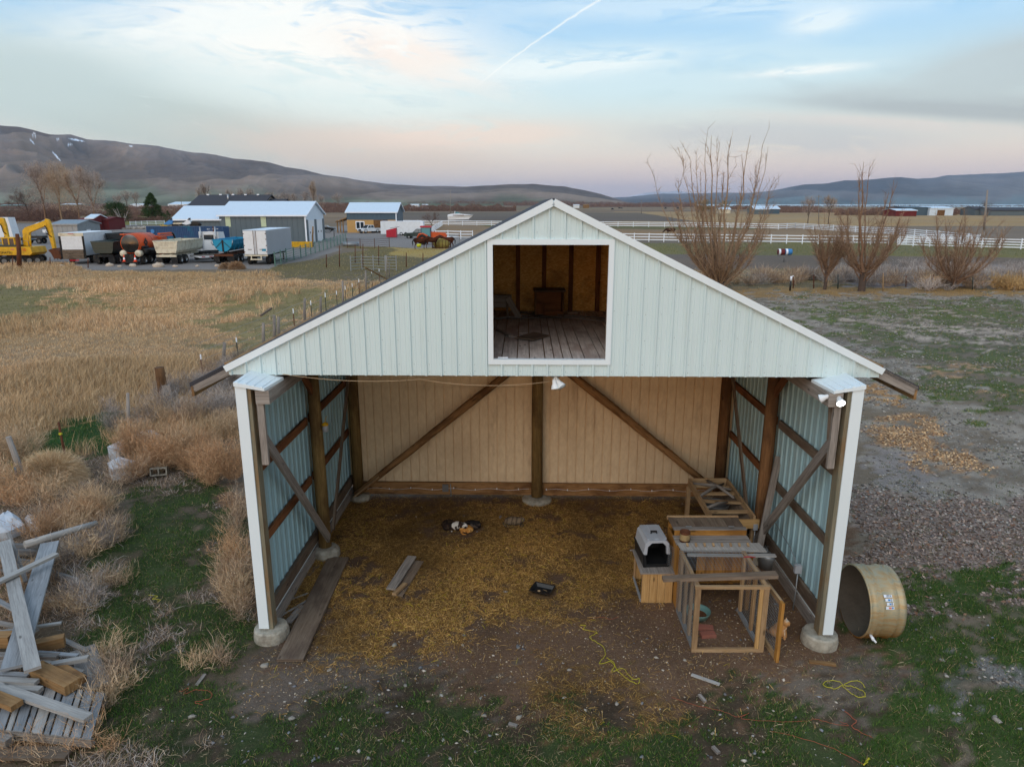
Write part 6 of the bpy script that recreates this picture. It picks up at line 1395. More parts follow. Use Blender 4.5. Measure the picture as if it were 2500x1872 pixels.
# ---- cars and trucks
def pickup(lab, px, py, rz, mat, L=5.8, cat='pickup truck', util=False, grey='steel'):
    t_ = veh('pickup_truck', lab, cat, px, py, rz); h = .0
    M3(t_, 'body', mat, lambda q: q.prism([(-L/2, .5), (-L/2, 1.12), (-.5, 1.15), (.95, 1.15), (L/2-.25, 1.05), (L/2, .9), (L/2, .45), (L/2-.6, .42), (-L/2+.5, .42)], 'y', -.98, .98))
    cb = M3(t_, 'cab', mat, lambda q: q.hexa([(-.75, -.93, 1.15), (1.45, -.93, 1.15), (1.45, .93, 1.15), (-.75, .93, 1.15), (-.6, -.74, 1.86), (.75, -.74, 1.86), (.75, .74, 1.86), (-.6, .74, 1.86)]))
    M3(cb, 'side_window', 'glass', lambda q: [q.hexa([(-.6, s*.935, 1.22), (.2, s*.935, 1.22), (.2, s*.915, 1.22), (-.6, s*.915, 1.22), (-.5, s*.79, 1.78), (.15, s*.79, 1.78), (.15, s*.77, 1.78), (-.5, s*.77, 1.78)]) for s in (-1, 1)]+[q.hexa([(.28, s*.935, 1.22), (1.2, s*.935, 1.22), (1.2, s*.915, 1.22), (.28, s*.915, 1.22), (.26, s*.79, 1.78), (.72, s*.79, 1.78), (.72, s*.77, 1.78), (.26, s*.77, 1.78)]) for s in (-1, 1)])
    M3(cb, 'windscreen', 'glass', lambda q: q.hexa([(1.44, -.84, 1.18), (1.46, -.84, 1.18), (1.46, .84, 1.18), (1.44, .84, 1.18), (.80, -.68, 1.83), (.82, -.68, 1.83), (.82, .68, 1.83), (.80, .68, 1.83)]))
    M3(t_, 'bed', 'black', lambda q: q.box(-L/2+.08, -.85, -.85, .85, 1.12, 1.17)); M3(t_, 'grille', 'black', lambda q: q.box(L/2-.02, L/2+.03, -.55, .55, .6, .95))
    M3(t_, 'bumper', 'chrome', lambda q: [q.box(L/2-.05, L/2+.12, -.95, .95, .4, .58), q.box(-L/2-.1, -L/2+.03, -.9, .9, .45, .62)])
    for s in (-1, 1): M3(t_, 'headlight', 'vinyl', lambda q: q.box(L/2-.04, L/2+.02, s*.76-.16, s*.76+.16, .72, .95)); M3(t_, 'wheel_arch', 'rubber', lambda q: [q.lathe([(.46, -.02), (.53, -.02), (.53, .03), (.46, .03)], (xx, s*.98, .44), (0, 1, 0), 20) for xx in (L/2-1.0, -L/2+1.2)])
    for x in (L/2-1.0, -L/2+1.2):
        for y in (-.84, .84): wheel(t_, x, y, .41, .28, y)
    return t_
pickup('white pickup parked in front of the half clad barn', 903, 569, -PI/2-.75, 'white', 5.6)
pickup('dark green pickup parked right of the red dumpster', 1027, 582, PI-.05, 'dark_green', 6.4)
t_ = pickup('white crew pickup beside the small grey shed', 145, 573, -.12, 'white', 6.4)
letters('TL', .3, M['red'], t_, (-.1, -.99, .85), (PI/2, 0, 0))
t_ = veh('black_car', 'low black car parked left of the half clad barn', 'car', 796, 563.5, .0)
M3(t_, 'body', 'black', lambda q: q.prism([(-2.3, .3), (-2.3, .8), (-1.2, .95), (.9, .9), (2.2, .7), (2.3, .3)], 'y', -.9, .9)); M3(t_, 'cabin', 'glass', lambda q: q.hexa([(-1.4, -.8, .93), (1.0, -.8, .93), (1.0, .8, .93), (-1.4, .8, .93), (-.8, -.6, 1.35), (.3, -.6, 1.35), (.3, .6, 1.35), (-.8, .6, 1.35)]))
for x in (-1.4, 1.4):
    for y in (-.8, .8): wheel(t_, x, y, .32, .22, y)
t_ = veh('utility_cart', 'black utility vehicle with knobbly tyres behind the excavator arm', 'utility vehicle', 86, 595, 0)
M3(t_, 'bed', 'black', lambda q: q.box(-.1, 1.9, -.7, .7, .95, 1.35)); M3(t_, 'frame', 'steel', lambda q: [q.tube([(-1.5, y, .7), (-1.1, y, 1.7), (0, y, 1.75), (.1, y, .9)], .06, 8) for y in (-.6, .6)]); M3(t_, 'hood', 'black', lambda q: q.prism([(-2.1, .6), (-1.9, 1.0), (-1.3, 1.1), (-.1, .7), (-.1, .5)], 'y', -.6, .6))
for x in (-1.2, 1.2):
    for y in (-.65, .65): wheel(t_, x, y, .5, .35, y, 'steel')
t_ = veh('enclosed_trailer', 'long white enclosed trailer in front of the half clad barn', 'trailer', 984, 575, .0); L = 103*mpp(575)/2
M3(t_, 'body', 'white', lambda q: [q.box(-L, L*.86, -1.2, 1.2, .35, 3.0)]); M3(t_, 'nose', 'vinyl', lambda q: q.prism([(L*.862, .35), (L, .5), (L, 2.9), (L*.862, 3.0)], 'y', -1.2, 1.2)); M3(t_, 'roof', 'vinyl', lambda q: q.box(-L, L*.86, -1.22, 1.22, 3.002, 3.06))
for x in (-.2, .8): wheel(t_, x, -1.1, .38, .25, -1); wheel(t_, x, 1.1, .38, .25, 1)
t_ = veh('red_dumpster', 'bright red steel dumpster left of the dark green pickup', 'dumpster', 957, 580, 0); w = 12*mpp(580)
M3(t_, 'body', 'red', lambda q: q.prism([(-w, .1), (w, .1), (w, 1.95), (-w, 1.5)], 'y', -.8, .8)); M3(t_, 'lid', 'black', lambda q: q.beam((-w*.2, 0, 1.9), (w*1.5, 0, 2.15), 1.7, .06))
M3(t_, 'rib', 'red', lambda q: [q.box(x-.06, x+.06, -.86, -.805, .15, 1.5) for x in (-w*.6, 0, w*.6)])
# tractor
t_ = veh('tractor', 'orange tractor with a red cab roof behind the horses', 'tractor', 1046, 597, 0); 
M3(t_, 'hood', 'orange', lambda q: q.prism([(.5, 1.2), (.5, 2.15), (2.9, 1.95), (3.2, 1.6), (3.1, 1.1)], 'y', -.45, .45)); cb = M3(t_, 'cab_frame', 'slate2', lambda q: [q.box(x-.05, x+.05, y-.05, y+.05, 1.1, 2.85) for x in (-1.1, .45) for y in (-.75, .75)])
M3(cb, 'window', paint('tinted pane', (92, 146, 152), .2, 0, .1), lambda q: q.box(-1.05, .4, -.72, .72, 1.3, 2.8)); M3(t_, 'cab_roof', 'red', lambda q: q.prism([(-1.3, 2.86), (.6, 2.86), (.5, 3.1), (-1.2, 3.1)], 'y', -.85, .85))
for y in (-1, 1): M3(t_, 'fender', 'orange', lambda q: q.tube([(-1.75, y, 1.15), (-1.4, y, 1.75), (-.8, y, 1.85), (-.1, y, 1.5), (.1, y, 1.1)], .14, 8)); wheel(t_, -.85, y*.95, .82, .4, y, 'orange'); wheel(t_, 2.3, y*.8, .5, .3, y, 'orange')
# boat on its trailer
t_ = veh('motor_boat', 'white motor boat on a trailer beyond the white fence', 'boat', 1124, 542, 0); k_ = 60*mpp(541)/9.8
M3(t_, 'hull', 'white', lambda q: [q.hexa([(-4.7*k_, -1.0, .8), (3.2*k_, -.3, 1.0), (3.2*k_, .3, 1.0), (-4.7*k_, 1.0, .8), (-4.9*k_, -1.3, 2.3), (5.0*k_, -.1, 2.5), (5.0*k_, .1, 2.5), (-4.9*k_, 1.3, 2.3)])]); M3(t_, 'deck', 'vinyl', lambda q: q.prism([(-4.9*k_, 2.31), (5.0*k_, 2.51), (1.2*k_, 2.9), (-.5*k_, 3.1), (-3.5*k_, 3.0), (-4.8*k_, 2.7)], 'y', -.9, .9))
M3(t_, 'stripe', 'rust', lambda q: q.box(-2.8*k_, 1.5*k_, -1.32, -1.25, 2.45, 2.6)); M3(t_, 'windscreen', paint('boat screen', (80, 140, 150), .2), lambda q: q.prism([(-2.0*k_, 3.05), (-1.6*k_, 3.7), (-1.0*k_, 3.7), (.5*k_, 3.0)], 'y', -.7, .7)); M3(t_, 'bow_rail', 'chrome', lambda q: q.tube([(1.5*k_, -.7, 3.0), (4.9*k_, 0, 3.1), (5.0*k_, 0, 2.5)], .03, 6))
M3(t_, 'arch', 'vinyl', lambda q: q.tube([(-2.2*k_, -.8, 3.0), (-2.0*k_, -.7, 4.0), (-2.0*k_, .7, 4.0), (-2.2*k_, .8, 3.0)], .07, 6)); M3(t_, 'trailer_frame', 'steel', lambda q: q.box(-4.2*k_, 4*k_, -.8, .8, .5, .7))
for x in (-1.4, -.4): wheel(t_, x, -1, .35, .25, -1); wheel(t_, x, 1, .35, .25, 1)
# odds and ends in the yard
t_ = veh('scrap_bin', 'dark red steel bin and scrap by the workshop corner', 'bin', 735, 592, 0); M3(t_, 'bin', 'red2', lambda q: q.box(.4, 2.0, -.7, .7, 0, 1.4)); M3(t_, 'scrap', 'rust', lambda q: [q.beam((-1.6+.3*i, random.uniform(-.5, .5), .2+.1*i), (-.4+.15*i, random.uniform(-.5, .5), .5+.1*(i % 4)), .3, .2) for i in range(7)])
t_ = veh('yellow_barrier', 'yellow slatted steel panel lying right of the van trailer', 'barrier', 738, 606, .02); M3(t_, 'panel', 'yellow', lambda q: [q.box(-1.6, 1.6, -.06, .06, .1, 1.0)]); M3(t_, 'rib', 'yellow', lambda q: [q.box(-1.55+.3*i, -1.45+.3*i, -.12, -.065, .1, 1.0) for i in range(11)])
t_ = veh('engine_hoist', 'small black steel frame on the gravel by the workshop doors', 'frame', 801, 578, 0); M3(t_, 'frame', 'rubber', lambda q: [q.tube([(-1.3, 0, 0), (-1.3, 0, 1.5), (-.4, 0, .9), (.4, 0, .9), (1.3, 0, 1.5), (1.3, 0, 0)], .07, 6)])
t_ = veh('white_camper', 'white camper behind the excavators at the far left', 'camper', 24, 585, 0); M3(t_, 'body', 'white', lambda q: q.prism([(-1.7, .4), (-1.2, 4.2), (1.0, 4.2), (1.5, .4)], 'y', -1, 1)); M3(t_, 'window', 'glass', lambda q: q.box(-.6, .6, -1.03, -1.002, 2.8, 3.4))
for y in (-.9, .9): wheel(t_, 0, y, .4, .25, y)
for i, (px, py, s) in enumerate(((112, 651, .5), (152, 651.5, .7), (190, 652, .4), (268, 650, 1.0), (292, 652, .5), (325, 651, .9), (387, 652, 1.3), (428, 652, .6), (482, 651, .5), (531, 651, .7), (62, 652, .4))):
    q = MB(); b = G(px, py); q.ell((0, 0, s*.1), (s*.5, s*.35, s*.26), 10); tag(q.build('boulder', M['rock'] if 'rock' in M else M.setdefault('rock', paint('pale rock', (196, 178, 158), .9, 0, .4, (110, 96, 84), 2)), loc=b, jit=s*.07), 'pale boulder in the row along the gravel yard edge', 'boulder', 'boulders along the yard edge')
def rowlabel(lab): return lab
# ---- fences
def vfence(lab, pts, h=1.35, step=2.6, rails=3, mat='vinyl', pw=.13, name='rail_fence', rh=.15, cat='fence', rt=.05):
    P_ = [G(*p) for p in pts]; t_ = thing(name, lab, cat, P_[0]); o = P_[0]; n = 0
    for a, b in zip(P_, P_[1:]):
        L = (b-a).length; k = max(1, round(L/step)); k = min(k, 40)
        for i in range(k+(1 if b is P_[-1] else 0)):
            p = a.lerp(b, i/k)-o
            if n < 98: q = MB(); q.box(p.x-pw/2, p.x+pw/2, p.y-pw/2, p.y+pw/2, 0, h+.06); q.build('post', M[mat], t_); n += 1
    for r in range(rails):
        q = MB(); z = h*(r+1)/rails-.12
        for a, b in zip(P_, P_[1:]): q.beam(a-o+Vector((0, -pw/2-rt/2-.005, z)), b-o+Vector((0, -pw/2-rt/2-.005, z)), rt, rh)
        q.build('rail', M[mat], t_)
    return t_
vfence('white rail fence running behind the boat and the far pasture', [(984, 549), (1095, 550), (1200, 551.5), (1330, 552.5), (1472, 553.6), (1700, 556), (1900, 560.5), (1941, 558)], 1.5, 5, rh=.2)
vfence('white rail fence receding from the far pasture corner to the right', [(1941, 558), (2060, 566), (2180, 573), (2290, 583), (2390, 594)], 1.5, 4.5, rails=4)
vfence('near white rail fence across the right pasture', [(1420, 588), (1548, 590), (1770, 593), (1997, 596), (2168, 598)], 1.5, 2.6)
vfence('four rail white fence at the far right of the pasture', [(2190, 600), (2310, 604), (2440, 607), (2600, 612)], 1.55, 2.7, rails=4)
vfence('white fence line angling between the near and far pasture fences', [(2195, 597), (2260, 591), (2390, 594), (2340, 600)], 1.4, 3.0, rails=4)
vfence('short white rail fence right of the tractor', [(1064, 583), (1094, 583), (1125, 584), (1154, 584)], 1.6, 4.0)
vfence('white fence line going back from the dark pickup to the boat', [(1050, 574), (1062, 563), (1080, 551)], 1.5, 4.5, rails=4)
vfence('white rail fence by the lawn and red sheds, left of the pine', [(198, 555), (235, 553), (276, 551.5)], 1.3, 3); vfence('white rail fence between the two pines', [(318, 551), (360, 549), (402, 548)], 1.3, 3)
for lab, pts, rl in (('green pipe panel fence along the right side of the van trailer', [(672, 651), (700, 640), (735, 630), (770, 618), (808, 605), (845, 591)], 6), ):
    t_ = vfence(lab, pts, 1.55, 3.2, rl, 'green_pipe', .1, 'pipe_fence', .05)
vfence('dark pipe corral panels beside the gravel yard', [(848, 606), (880, 607), (915, 607), (951, 604)], 1.5, 2.6, 5, 'rust', .07, 'corral_panel', .04, 'corral panel')
vfence('grey tube corral panel across the paddock', [(857, 662), (884, 659), (912, 660), (941, 662)], 1.5, 2.4, 5, 'galv', .08, 'corral_panel', .045, 'corral panel'); vfence('second grey tube corral panel right of the first', [(943, 660), (968, 661)], 1.5, 2.4, 5, 'galv', .08, 'corral_panel', .045, 'corral panel')
vfence('thin grey tube panels beyond the horses', [(1085, 598), (1121, 598), (1150, 597)], 1.4, 3, 4, 'galv', .06, 'corral_panel', .04, 'corral panel')
t_ = veh('water_trough', 'galvanised round water trough against the corral panels', 'trough', 857, 600.5, 0); M3(t_, 'shell', 'galv', lambda q: q.lathe([(0, 0), (1.3, 0), (1.32, .62), (1.22, .62), (1.2, .3), (0, .3)], n=22))
random.seed(9)
G1 = 'metal and wooden posts of the diagonal wire fence'
dp = [('t', 496, 925, 865), ('w', 549, 900, 837), ('t', 582, 880, 824), ('w', 643.6, 852, 788.5), ('w', 670, 842, 770), ('w', 681, 836, 774), ('t', 720, 812, 753.5), ('w', 745, 800, 728), ('t', 762, 788, 734), ('w', 784, 776, 724.5), ('t', 797, 768, 715), ('t', 824, 757, 710), ('w', 837, 750, 686), ('t', 845, 745, 698), ('t', 862, 735, 692), ('t', 878, 724, 681), ('w', 893.5, 715, 660.5), ('t', 909, 703, 659), ('t', 927, 692, 656)]
for i, (k, x, yb, yt) in enumerate(dp):
    b = G(x, yb)
    if k == 't':
        d_ = ray(x, yt); z = H+d_.z*b.y/d_.y; t_ = thing('steel_post', '', 'fence post', b, 0, G1)
        M3(t_, 'shaft', 'dark_green' if i % 3 else 'rust', lambda q: [q.box(-.02, .02, -.02, .02, -.05, z*.8)]); M3(t_, 'tip', 'vinyl', lambda q: q.box(-.022, .022, -.022, .022, z*.8+.001, z)); t_['label'] = 'thin dark steel post with pale tip in the diagonal wire fence'
    else: post('wooden_post', 'round grey wooden post in the diagonal wire fence', 'grey_wood', (x, yb), (x-1, yt), r=.075, group='wooden posts of the diagonal wire fence')
a_, b_ = G(643.6, 852), G(670, 842)
q = MB(); q.beam(a_+Vector((0, 0, 1.6)), b_+Vector((0, 0, 1.8)), .08, .08); tag(q.build('brace_rail', M['brown_wood']), 'short rail joining two brown posts of the wire fence', 'rail')
q = MB(); q.beam(G(895, 713)+Vector((0, 0, 1.9)), G(945, 690)+Vector((0, 0, .3)), .09, .09); tag(q.build('brace_rail', M['lumber']), 'orange diagonal brace rail beside the barn roof edge', 'rail')
wr = MB(); wp = [G(x, yb) for k, x, yb, yt in dp]
for z in (.4, .75, 1.1, 1.45):
    wr.tube([p+Vector((0, 0, z)) for p in wp], .006, 3, False)
tag(wr.build('fence_wires', M['galv']), 'thin wire strands strung between the diagonal fence posts', 'fence wire')
for i, (x, yb, yt, mt, lab) in enumerate(((829, 651.6, 600, 'rust', 'rusty pipe post nearest the green fence in the paddock'), (867, 641, 598, 'rust', 'rusty pipe post behind the grey corral panel'), (886, 653, 596, 'rust', 'tall dark pipe post through the grey corral panel'), (924.5, 647, 600, 'rust', 'rusty pipe post right of the tall dark one'), (797, 653, 621, 'rust', 'short thin post left of the rusty pipe posts'),
                                       (992, 652, 617, 'rust', 'thin rusty post in the paddock below the horses'), (1032.6, 641, 617.5, 'rust', 'thin rusty post just left of the barn roof'), (1121, 596, 571, 'rust', 'rusty pipe post right of the horses'), (764, 603, 553, 'lumber', 'stout brown post by the workshop doors'), (944, 678, 624, 'grey_wood', 'leaning grey post at the end of the corral panel'), (950, 676, 640, 'grey_wood', 'short grey post by the corral panel'),
                                       (47, 655, 571, 'rust', 'big rusty post standing in front of the excavator'), (122, 652, 628, 'rust', 'thin post at the yard edge by the bucket'), (215, 654, 630, 'rust', 'thin post at the yard edge by the box truck'), (31, 655, 628, 'rust', 'thin post at the yard edge left of the big rusty post'))):
    post('pipe_post', lab, mt, (x, yb), (x-(5 if x == 47 else 0), yt), r=.22 if x == 47 else .13 if x == 764 else .05, cat='post')
for x, yb, yt, mt, lab in ((1936.6, 704, 673, 'rust', 'thin dark fence post right of the water hydrant'), (1987, 704, 670, 'rust', 'brown fence post left of the slim bare tree'), (2046, 705, 670, 'dark_green', 'thin green fence post right of the slim bare tree'), (2156, 711, 667, 'tan_wood', 'pale wooden post right of the tall bare tree'), (2212, 700, 673, 'rust', 'thin dark post between the two right trees'), (2277.5, 705, 670, 'rust', 'brown fence post left of the rightmost bush tree'),
                           (2375, 707, 676, 'dark_green', 'thin dark post right of the rightmost bush tree'), (2433, 704, 673, 'pale_wood', 'pale post at the left of the white post group'), (2460, 706, 684, 'pale_wood', 'second pale post of the white post group'), (2476, 708, 694, 'pale_wood', 'short pale post of the white post group'), (2487, 704, 673, 'rust', 'dark post inside the white post group'), (2497, 707, 682, 'pale_wood', 'pale post at the right edge')):
    post('fence_post', lab, mt, (x, yb), (x, yt), r=.045)
wr = MB(); wp = [G(x, y) for x, y in ((1800, 706), (1936, 704), (2046, 705), (2156, 706), (2277, 705), (2375, 706), (2520, 706))]
for z in (.4, .8, 1.15): wr.tube([p+Vector((0, 0, z)) for p in wp], .006, 3, False)
tag(wr.build('fence_wires', M['galv']), 'wire strands along the bank on the right', 'fence wire')
t_ = veh('water_hydrant', 'black and white yard hydrant at the edge of the gravel', 'hydrant', 1928.5, 710, 0); M3(t_, 'pipe', 'black', lambda q: q.cyl((0, 0, 0), (0, 0, .8), .07, 10)); M3(t_, 'head', 'vinyl', lambda q: [q.cyl((0, 0, .8), (0, 0, 1.15), .08, 10), q.beam((0, 0, 1.1), (.2, 0, 1.2), .05, .05)])
t_ = veh('standing_barrels', 'red and blue barrels with white bands on a stand in the right pasture', 'barrel', 1913.6, 640, 0)
for x, mt in ((-.42, 'red2'), (.42, 'sblue')):
    o = M3(t_, 'barrel', mt, lambda q: q.lathe([(0, -.4), (.34, -.38), (.36, -.1), (.36, .1), (.34, .38), (0, .4)], (x, 0, 1.2), (1, 0, 0), 20)); M3(o, 'band', 'vinyl', lambda q: q.lathe([(.365, -.12), (.365, .12)], (x-.25*(1 if x > 0 else 1), 0, 1.2), (1, 0, 0), 20))
M3(t_, 'stand', 'steel', lambda q: [q.cyl((0, 0, 0), (0, 0, 1.0), .05, 8), q.box(-.8, .8, -.04, .04, .78, .84)])
def pole(lab, x, yb, yt, xt=None, r=.14, arm=True):
    b = G(x, yb); d_ = ray(xt or x, yt); k = b.y/d_.y; tp = Vector((d_.x*k, b.y, H+d_.z*k)); t_ = thing('utility_pole', lab, 'pole', b)
    M3(t_, 'shaft', 'grey_wood', lambda q: q.tube([(0, 0, 0), tp-b], [r, r*.7], 10))
    if arm: M3(t_, 'crossarm', 'grey_wood', lambda q: q.beam(tp-b+Vector((-.9, 0, -.5)), tp-b+Vector((.9, 0, -.5)), .12, .12))
pole('thin utility pole behind the slim bare tree', 1999, 553, 476); pole('leaning bare pole far right behind the pasture', 2402, 562, 464, 2411, .28, False); pole('utility pole rising behind the boat', 1099.6, 526, 463.5, r=.22, arm=False); pole('utility pole left of the dark roofed house', 443, 520, 474, r=.2)
pole('thin pole above the barn ridge on the right', 1566, 522, 488, r=.2)
# ---- horses
def horse_parts(lower_head=False):
    p = [('e', (0, 0, 1.15), (.62, .29, .33)), ('e', (-.5, 0, 1.2), (.36, .29, .34)), ('e', (.48, 0, 1.16), (.32, .27, .36))]
    if lower_head: p += [('t', [(.6, 0, 1.3), (.95, 0, 1.2), (1.25, 0, .95)], [.24, .17, .12]), ('e', (1.36, 0, .82), (.22, .10, .11), .9)]
    else: p += [('t', [(.6, 0, 1.3), (.95, 0, 1.5), (1.2, 0, 1.62)], [.24, .17, .13]), ('e', (1.38, 0, 1.52), (.28, .10, .12), .5)]
    p += [('t', [(1.2, .06, 1.66 if not lower_head else 1.0), (1.2, .07, 1.8 if not lower_head else 1.12)], [.04, .01]), ('t', [(1.2, -.06, 1.66 if not lower_head else 1.0), (1.2, -.07, 1.8 if not lower_head else 1.12)], [.04, .01])]
    for y in (-.16, .16):
        p += [('t', [(.5, y, 1.0), (.52, y, .62), (.5, y, .35), (.52, y, .05)], [.13, .07, .05, .06]), ('t', [(-.6, y, 1.05), (-.52, y, .72), (-.7, y, .48), (-.66, y, .05)], [.18, .1, .055, .06])]
    return p
hm = fur('bay coat', (78, 44, 30), (52, 30, 22), .4, .6, 1.2)
for px, py, rz, lh, lab in ((1026, 609.5, .1, False, 'brown horse at the left, standing with raised head'), (1054, 607.5, .1, False, 'brown horse eating in the middle, left of the hay'), (1094, 606, PI+.2, False, 'brown horse on the right side of the hay feeder')):
    o = critter('horse', lab, 'horse', horse_parts(lh), hm, G(px, py), rz, 1.15, .05, 'horses at the hay feeder')
    M3(o, 'tail', 'black', lambda q: q.tube([(-.84, 0, 1.35), (-.98, 0, 1.0), (-.95, 0, .5)], [.05, .08, .03], 8)); M3(o, 'mane', 'black', lambda q: q.tube([(.6, 0, 1.56), (.95, 0, 1.68), (1.2, 0, 1.76)], [.05, .06, .04], 6))
o = critter('horse', 'dark horse grazing alone between the white fences', 'horse', horse_parts(True), fur('dark coat', (58, 38, 32), (40, 28, 24), sc=1.2), G(1637, 577), PI-.2, 1.15, .05)
b = G(1078, 606); hf = thing('hay_feeder', 'barred hay feeder full of hay between the horses', 'hay feeder', b)
M3(hf, 'hay', paint('hay', (150, 136, 74), .95, 0, .6, (110, 96, 50), 3), lambda q: q.ell((0, 0, .7), (1.35, 1.0, .85), 16)); M3(hf, 'bars', 'rust', lambda q: [q.tube([(1.45*math.cos(a), 1.1*math.sin(a), 0), (1.5*math.cos(a), 1.15*math.sin(a), 1.3)], .035, 5) for a in [i*PI/9 for i in range(18)]])
M3(hf, 'ring', 'rust', lambda q: [q.tube([(1.5*math.cos(i*PI/12), 1.15*math.sin(i*PI/12), z) for i in range(25)], .04, 5) for z in (.1, 1.3)])
t_ = veh('yellow_tub', 'small yellow tub behind the left horse', 'tub', 1023, 603.5, 0); M3(t_, 'shell', paint('tub yellow', (206, 206, 20), .4), lambda q: q.lathe([(0, 0), (.3, 0), (.38, .5), (.34, .5), (.27, .05), (0, .05)], n=18))
for i, (x, y) in enumerate(((1512, 510.5), (1518, 510.8), (1625, 511), (1655, 511), (1662, 511.3), (1495, 513.5))):
    o = critter('cow', 'tiny dark cow grazing in the distant field', 'cow', [('e', (0, 0, 1), (1.0, .4, .45)), ('e', (1.1, 0, .9), (.35, .2, .22))]+[('t', [(a, b_, .8), (a, b_, 0)], [.12, .09]) for a in (-.7, .7) for b_ in (-.25, .25)], M['black'], G(x, y), i*1.1, 1.6, .12, 'cattle in the distant field')
# ================================================================== VEGETATION AND LOOSE GROUND COVER
rs = np.random.RandomState(5)
def pal(n, cols, jit=.18):
    c = np.array([lin(c) for c in cols]); k = rs.randint(0, len(c), n); return c[k]*(1+(rs.rand(n, 1)-.5)*2*jit)
def blades(name, P_, d, L, w, cols, kind='stuff', bend=None, tip=.75, lab=None, cat=None):
    """thin tapering blades: base P_, unit direction d, length L, width w"""
    n = len(P_); side = np.cross(d, rs.normal(size=(n, 3))); side /= np.linalg.norm(side, axis=1, keepdims=True)+1e-9
    a = P_-side*w[:, None]/2; b = P_+side*w[:, None]/2; e = P_+d*L[:, None]
    if bend is not None:
        m_ = P_+d*L[:, None]*.55; e = e+bend; c = m_-side*w[:, None]*.4; c2 = m_+side*w[:, None]*.4
        V = np.stack([a, b, c2, c, e], 1).reshape(-1, 3); i = np.arange(n)[:, None]*5
        Fc = np.concatenate([i+np.array([[0, 1, 2]]), i+np.array([[0, 2, 3]]), i+np.array([[3, 2, 4]])]); C = np.repeat(cols, 5, 0)
    else:
        V = np.stack([a, b, e], 1).reshape(-1, 3); Fc = (np.arange(n)[:, None]*3+np.array([[0, 1, 2]])); C = np.repeat(cols, 3, 0)
    o = npmesh(name, V, Fc, M['veg'], C, kind=kind)
    if lab: tag(o, lab, cat)
    return o
def updir(n, spread):
    d = rs.normal(size=(n, 3))*spread; d[:, 2] = 1; return d/np.linalg.norm(d, axis=1, keepdims=True)
def scatter(n, ylo, yhi, pw, want, xr=1.05, clump=1, cr=.1, pad=6):
    """points whose density thins with distance, kept where the wanted ground zones are"""
    k = rs.rand(n); Y = ylo*(yhi/ylo)**(k**pw); X = (rs.rand(n)*2-1)*xr*(Y*.78+pad)
    if clump > 1: X = np.repeat(X, clump)+rs.normal(size=n*clump)*cr; Y = np.repeat(Y, clump)+rs.normal(size=n*clump)*cr
    m = zone_eval(X, Y, want) > .5
    ins = (X > -3.6) & (X < 4.6) & (Y > 9.9) & (Y < 15.3)
    return X[m], Y[m], ins[m]
def P3(X, Y, z=0): return np.stack([X, Y, gz(X, Y)+z], 1)
def outside(X, Y): return ~((X > -4.1) & (X < 5.1) & (Y > 9.6) & (Y < 15.8))
# --- tall dry field grass
X, Y, _ = scatter(80000, 13, 95, 1.0, ['dry', 'leftmix'], 1.1, 9, .10); k = (X < -4) & (Y > 16.5+2*fbm(X, Y, .3, 3)) & ~((Y < 26) & (zone_eval(X, Y, ['leftmix']) > .5)); X, Y = X[k], Y[k]; n = len(X)
hh = fbm(X+9, Y+4, .16, 4); h = (.16+.50*sstep(hh, .36, .66))*(rs.rand(n)*.6+.55); tone = fbm(X+70, Y, .09, 4)[:, None]
c = pal(n, [(226, 190, 148), (210, 172, 130), (234, 204, 164), (192, 160, 126), (172, 148, 124)]); c *= (.8+.5*tone); c = c*(1-.18*sstep(tone, .56, .36))+np.array(lin(140, 128, 84))*(.18*sstep(tone, .56, .36))
bd = rs.normal(size=(n, 3))*.12*h[:, None]; bd[:, 2] = -np.abs(bd[:, 2])-.04*h; bd[:, 0] += .12*h
blades('dry_grass', P3(X, Y, -.02), updir(n, .28), h, .004+.00042*Y, c, bend=bd)
# --- short grass in fields and paddock
X, Y, _ = scatter(150000, 14, 130, .8, ['green1', 'green2', 'corral', 'greenL2', 'greenB', 'bank', 'banktan', 'gravgreen', 'hay', 'lawn'], 1.15); n = len(X); h = .05+rs.rand(n)*.10*(1+Y*.01)
g = zone_eval(X, Y, ['green1', 'green2', 'greenL2', 'greenB', 'gravgreen'])[:, None]; b2 = zone_eval(X, Y, ['banktan', 'hay'])[:, None]
c = pal(n, [(112, 116, 64), (92, 102, 54), (150, 136, 88)])*g+pal(n, [(166, 146, 106), (140, 128, 84), (178, 158, 116)])*(1-g); c = c*(1-b2)+pal(n, [(184, 150, 96), (160, 128, 80)])*b2
blades('pasture_grass', P3(X, Y, -.01), updir(n, .5), h, .006+.0005*Y, c)
# --- green grass close by
X, Y, ins = scatter(620000, 5.6, 26, .9, ['greenL', 'greenL2', 'greenBt', 'greenR', 'gravgreen'], 1.1, pad=4); k = outside(X, Y); X, Y = X[k], Y[k]
p = fbm(X*1.0, Y, 2.1, 4); k = rs.rand(len(X)) < sstep(p, .24, .46); X, Y, p = X[k], Y[k], p[k]; n = len(X); h = (.025+rs.rand(n)*.06)*(.6+p)
c = pal(n, [(58, 92, 34), (48, 80, 32), (76, 106, 42), (96, 114, 52)], .25); dd = rs.rand(n) < .10; c[dd] = pal(dd.sum(), [(170, 146, 104), (140, 120, 84)])
blades('green_grass', P3(X, Y, -.005), updir(n, .6), h, .005+rs.rand(n)*.004+.0002*Y, c)
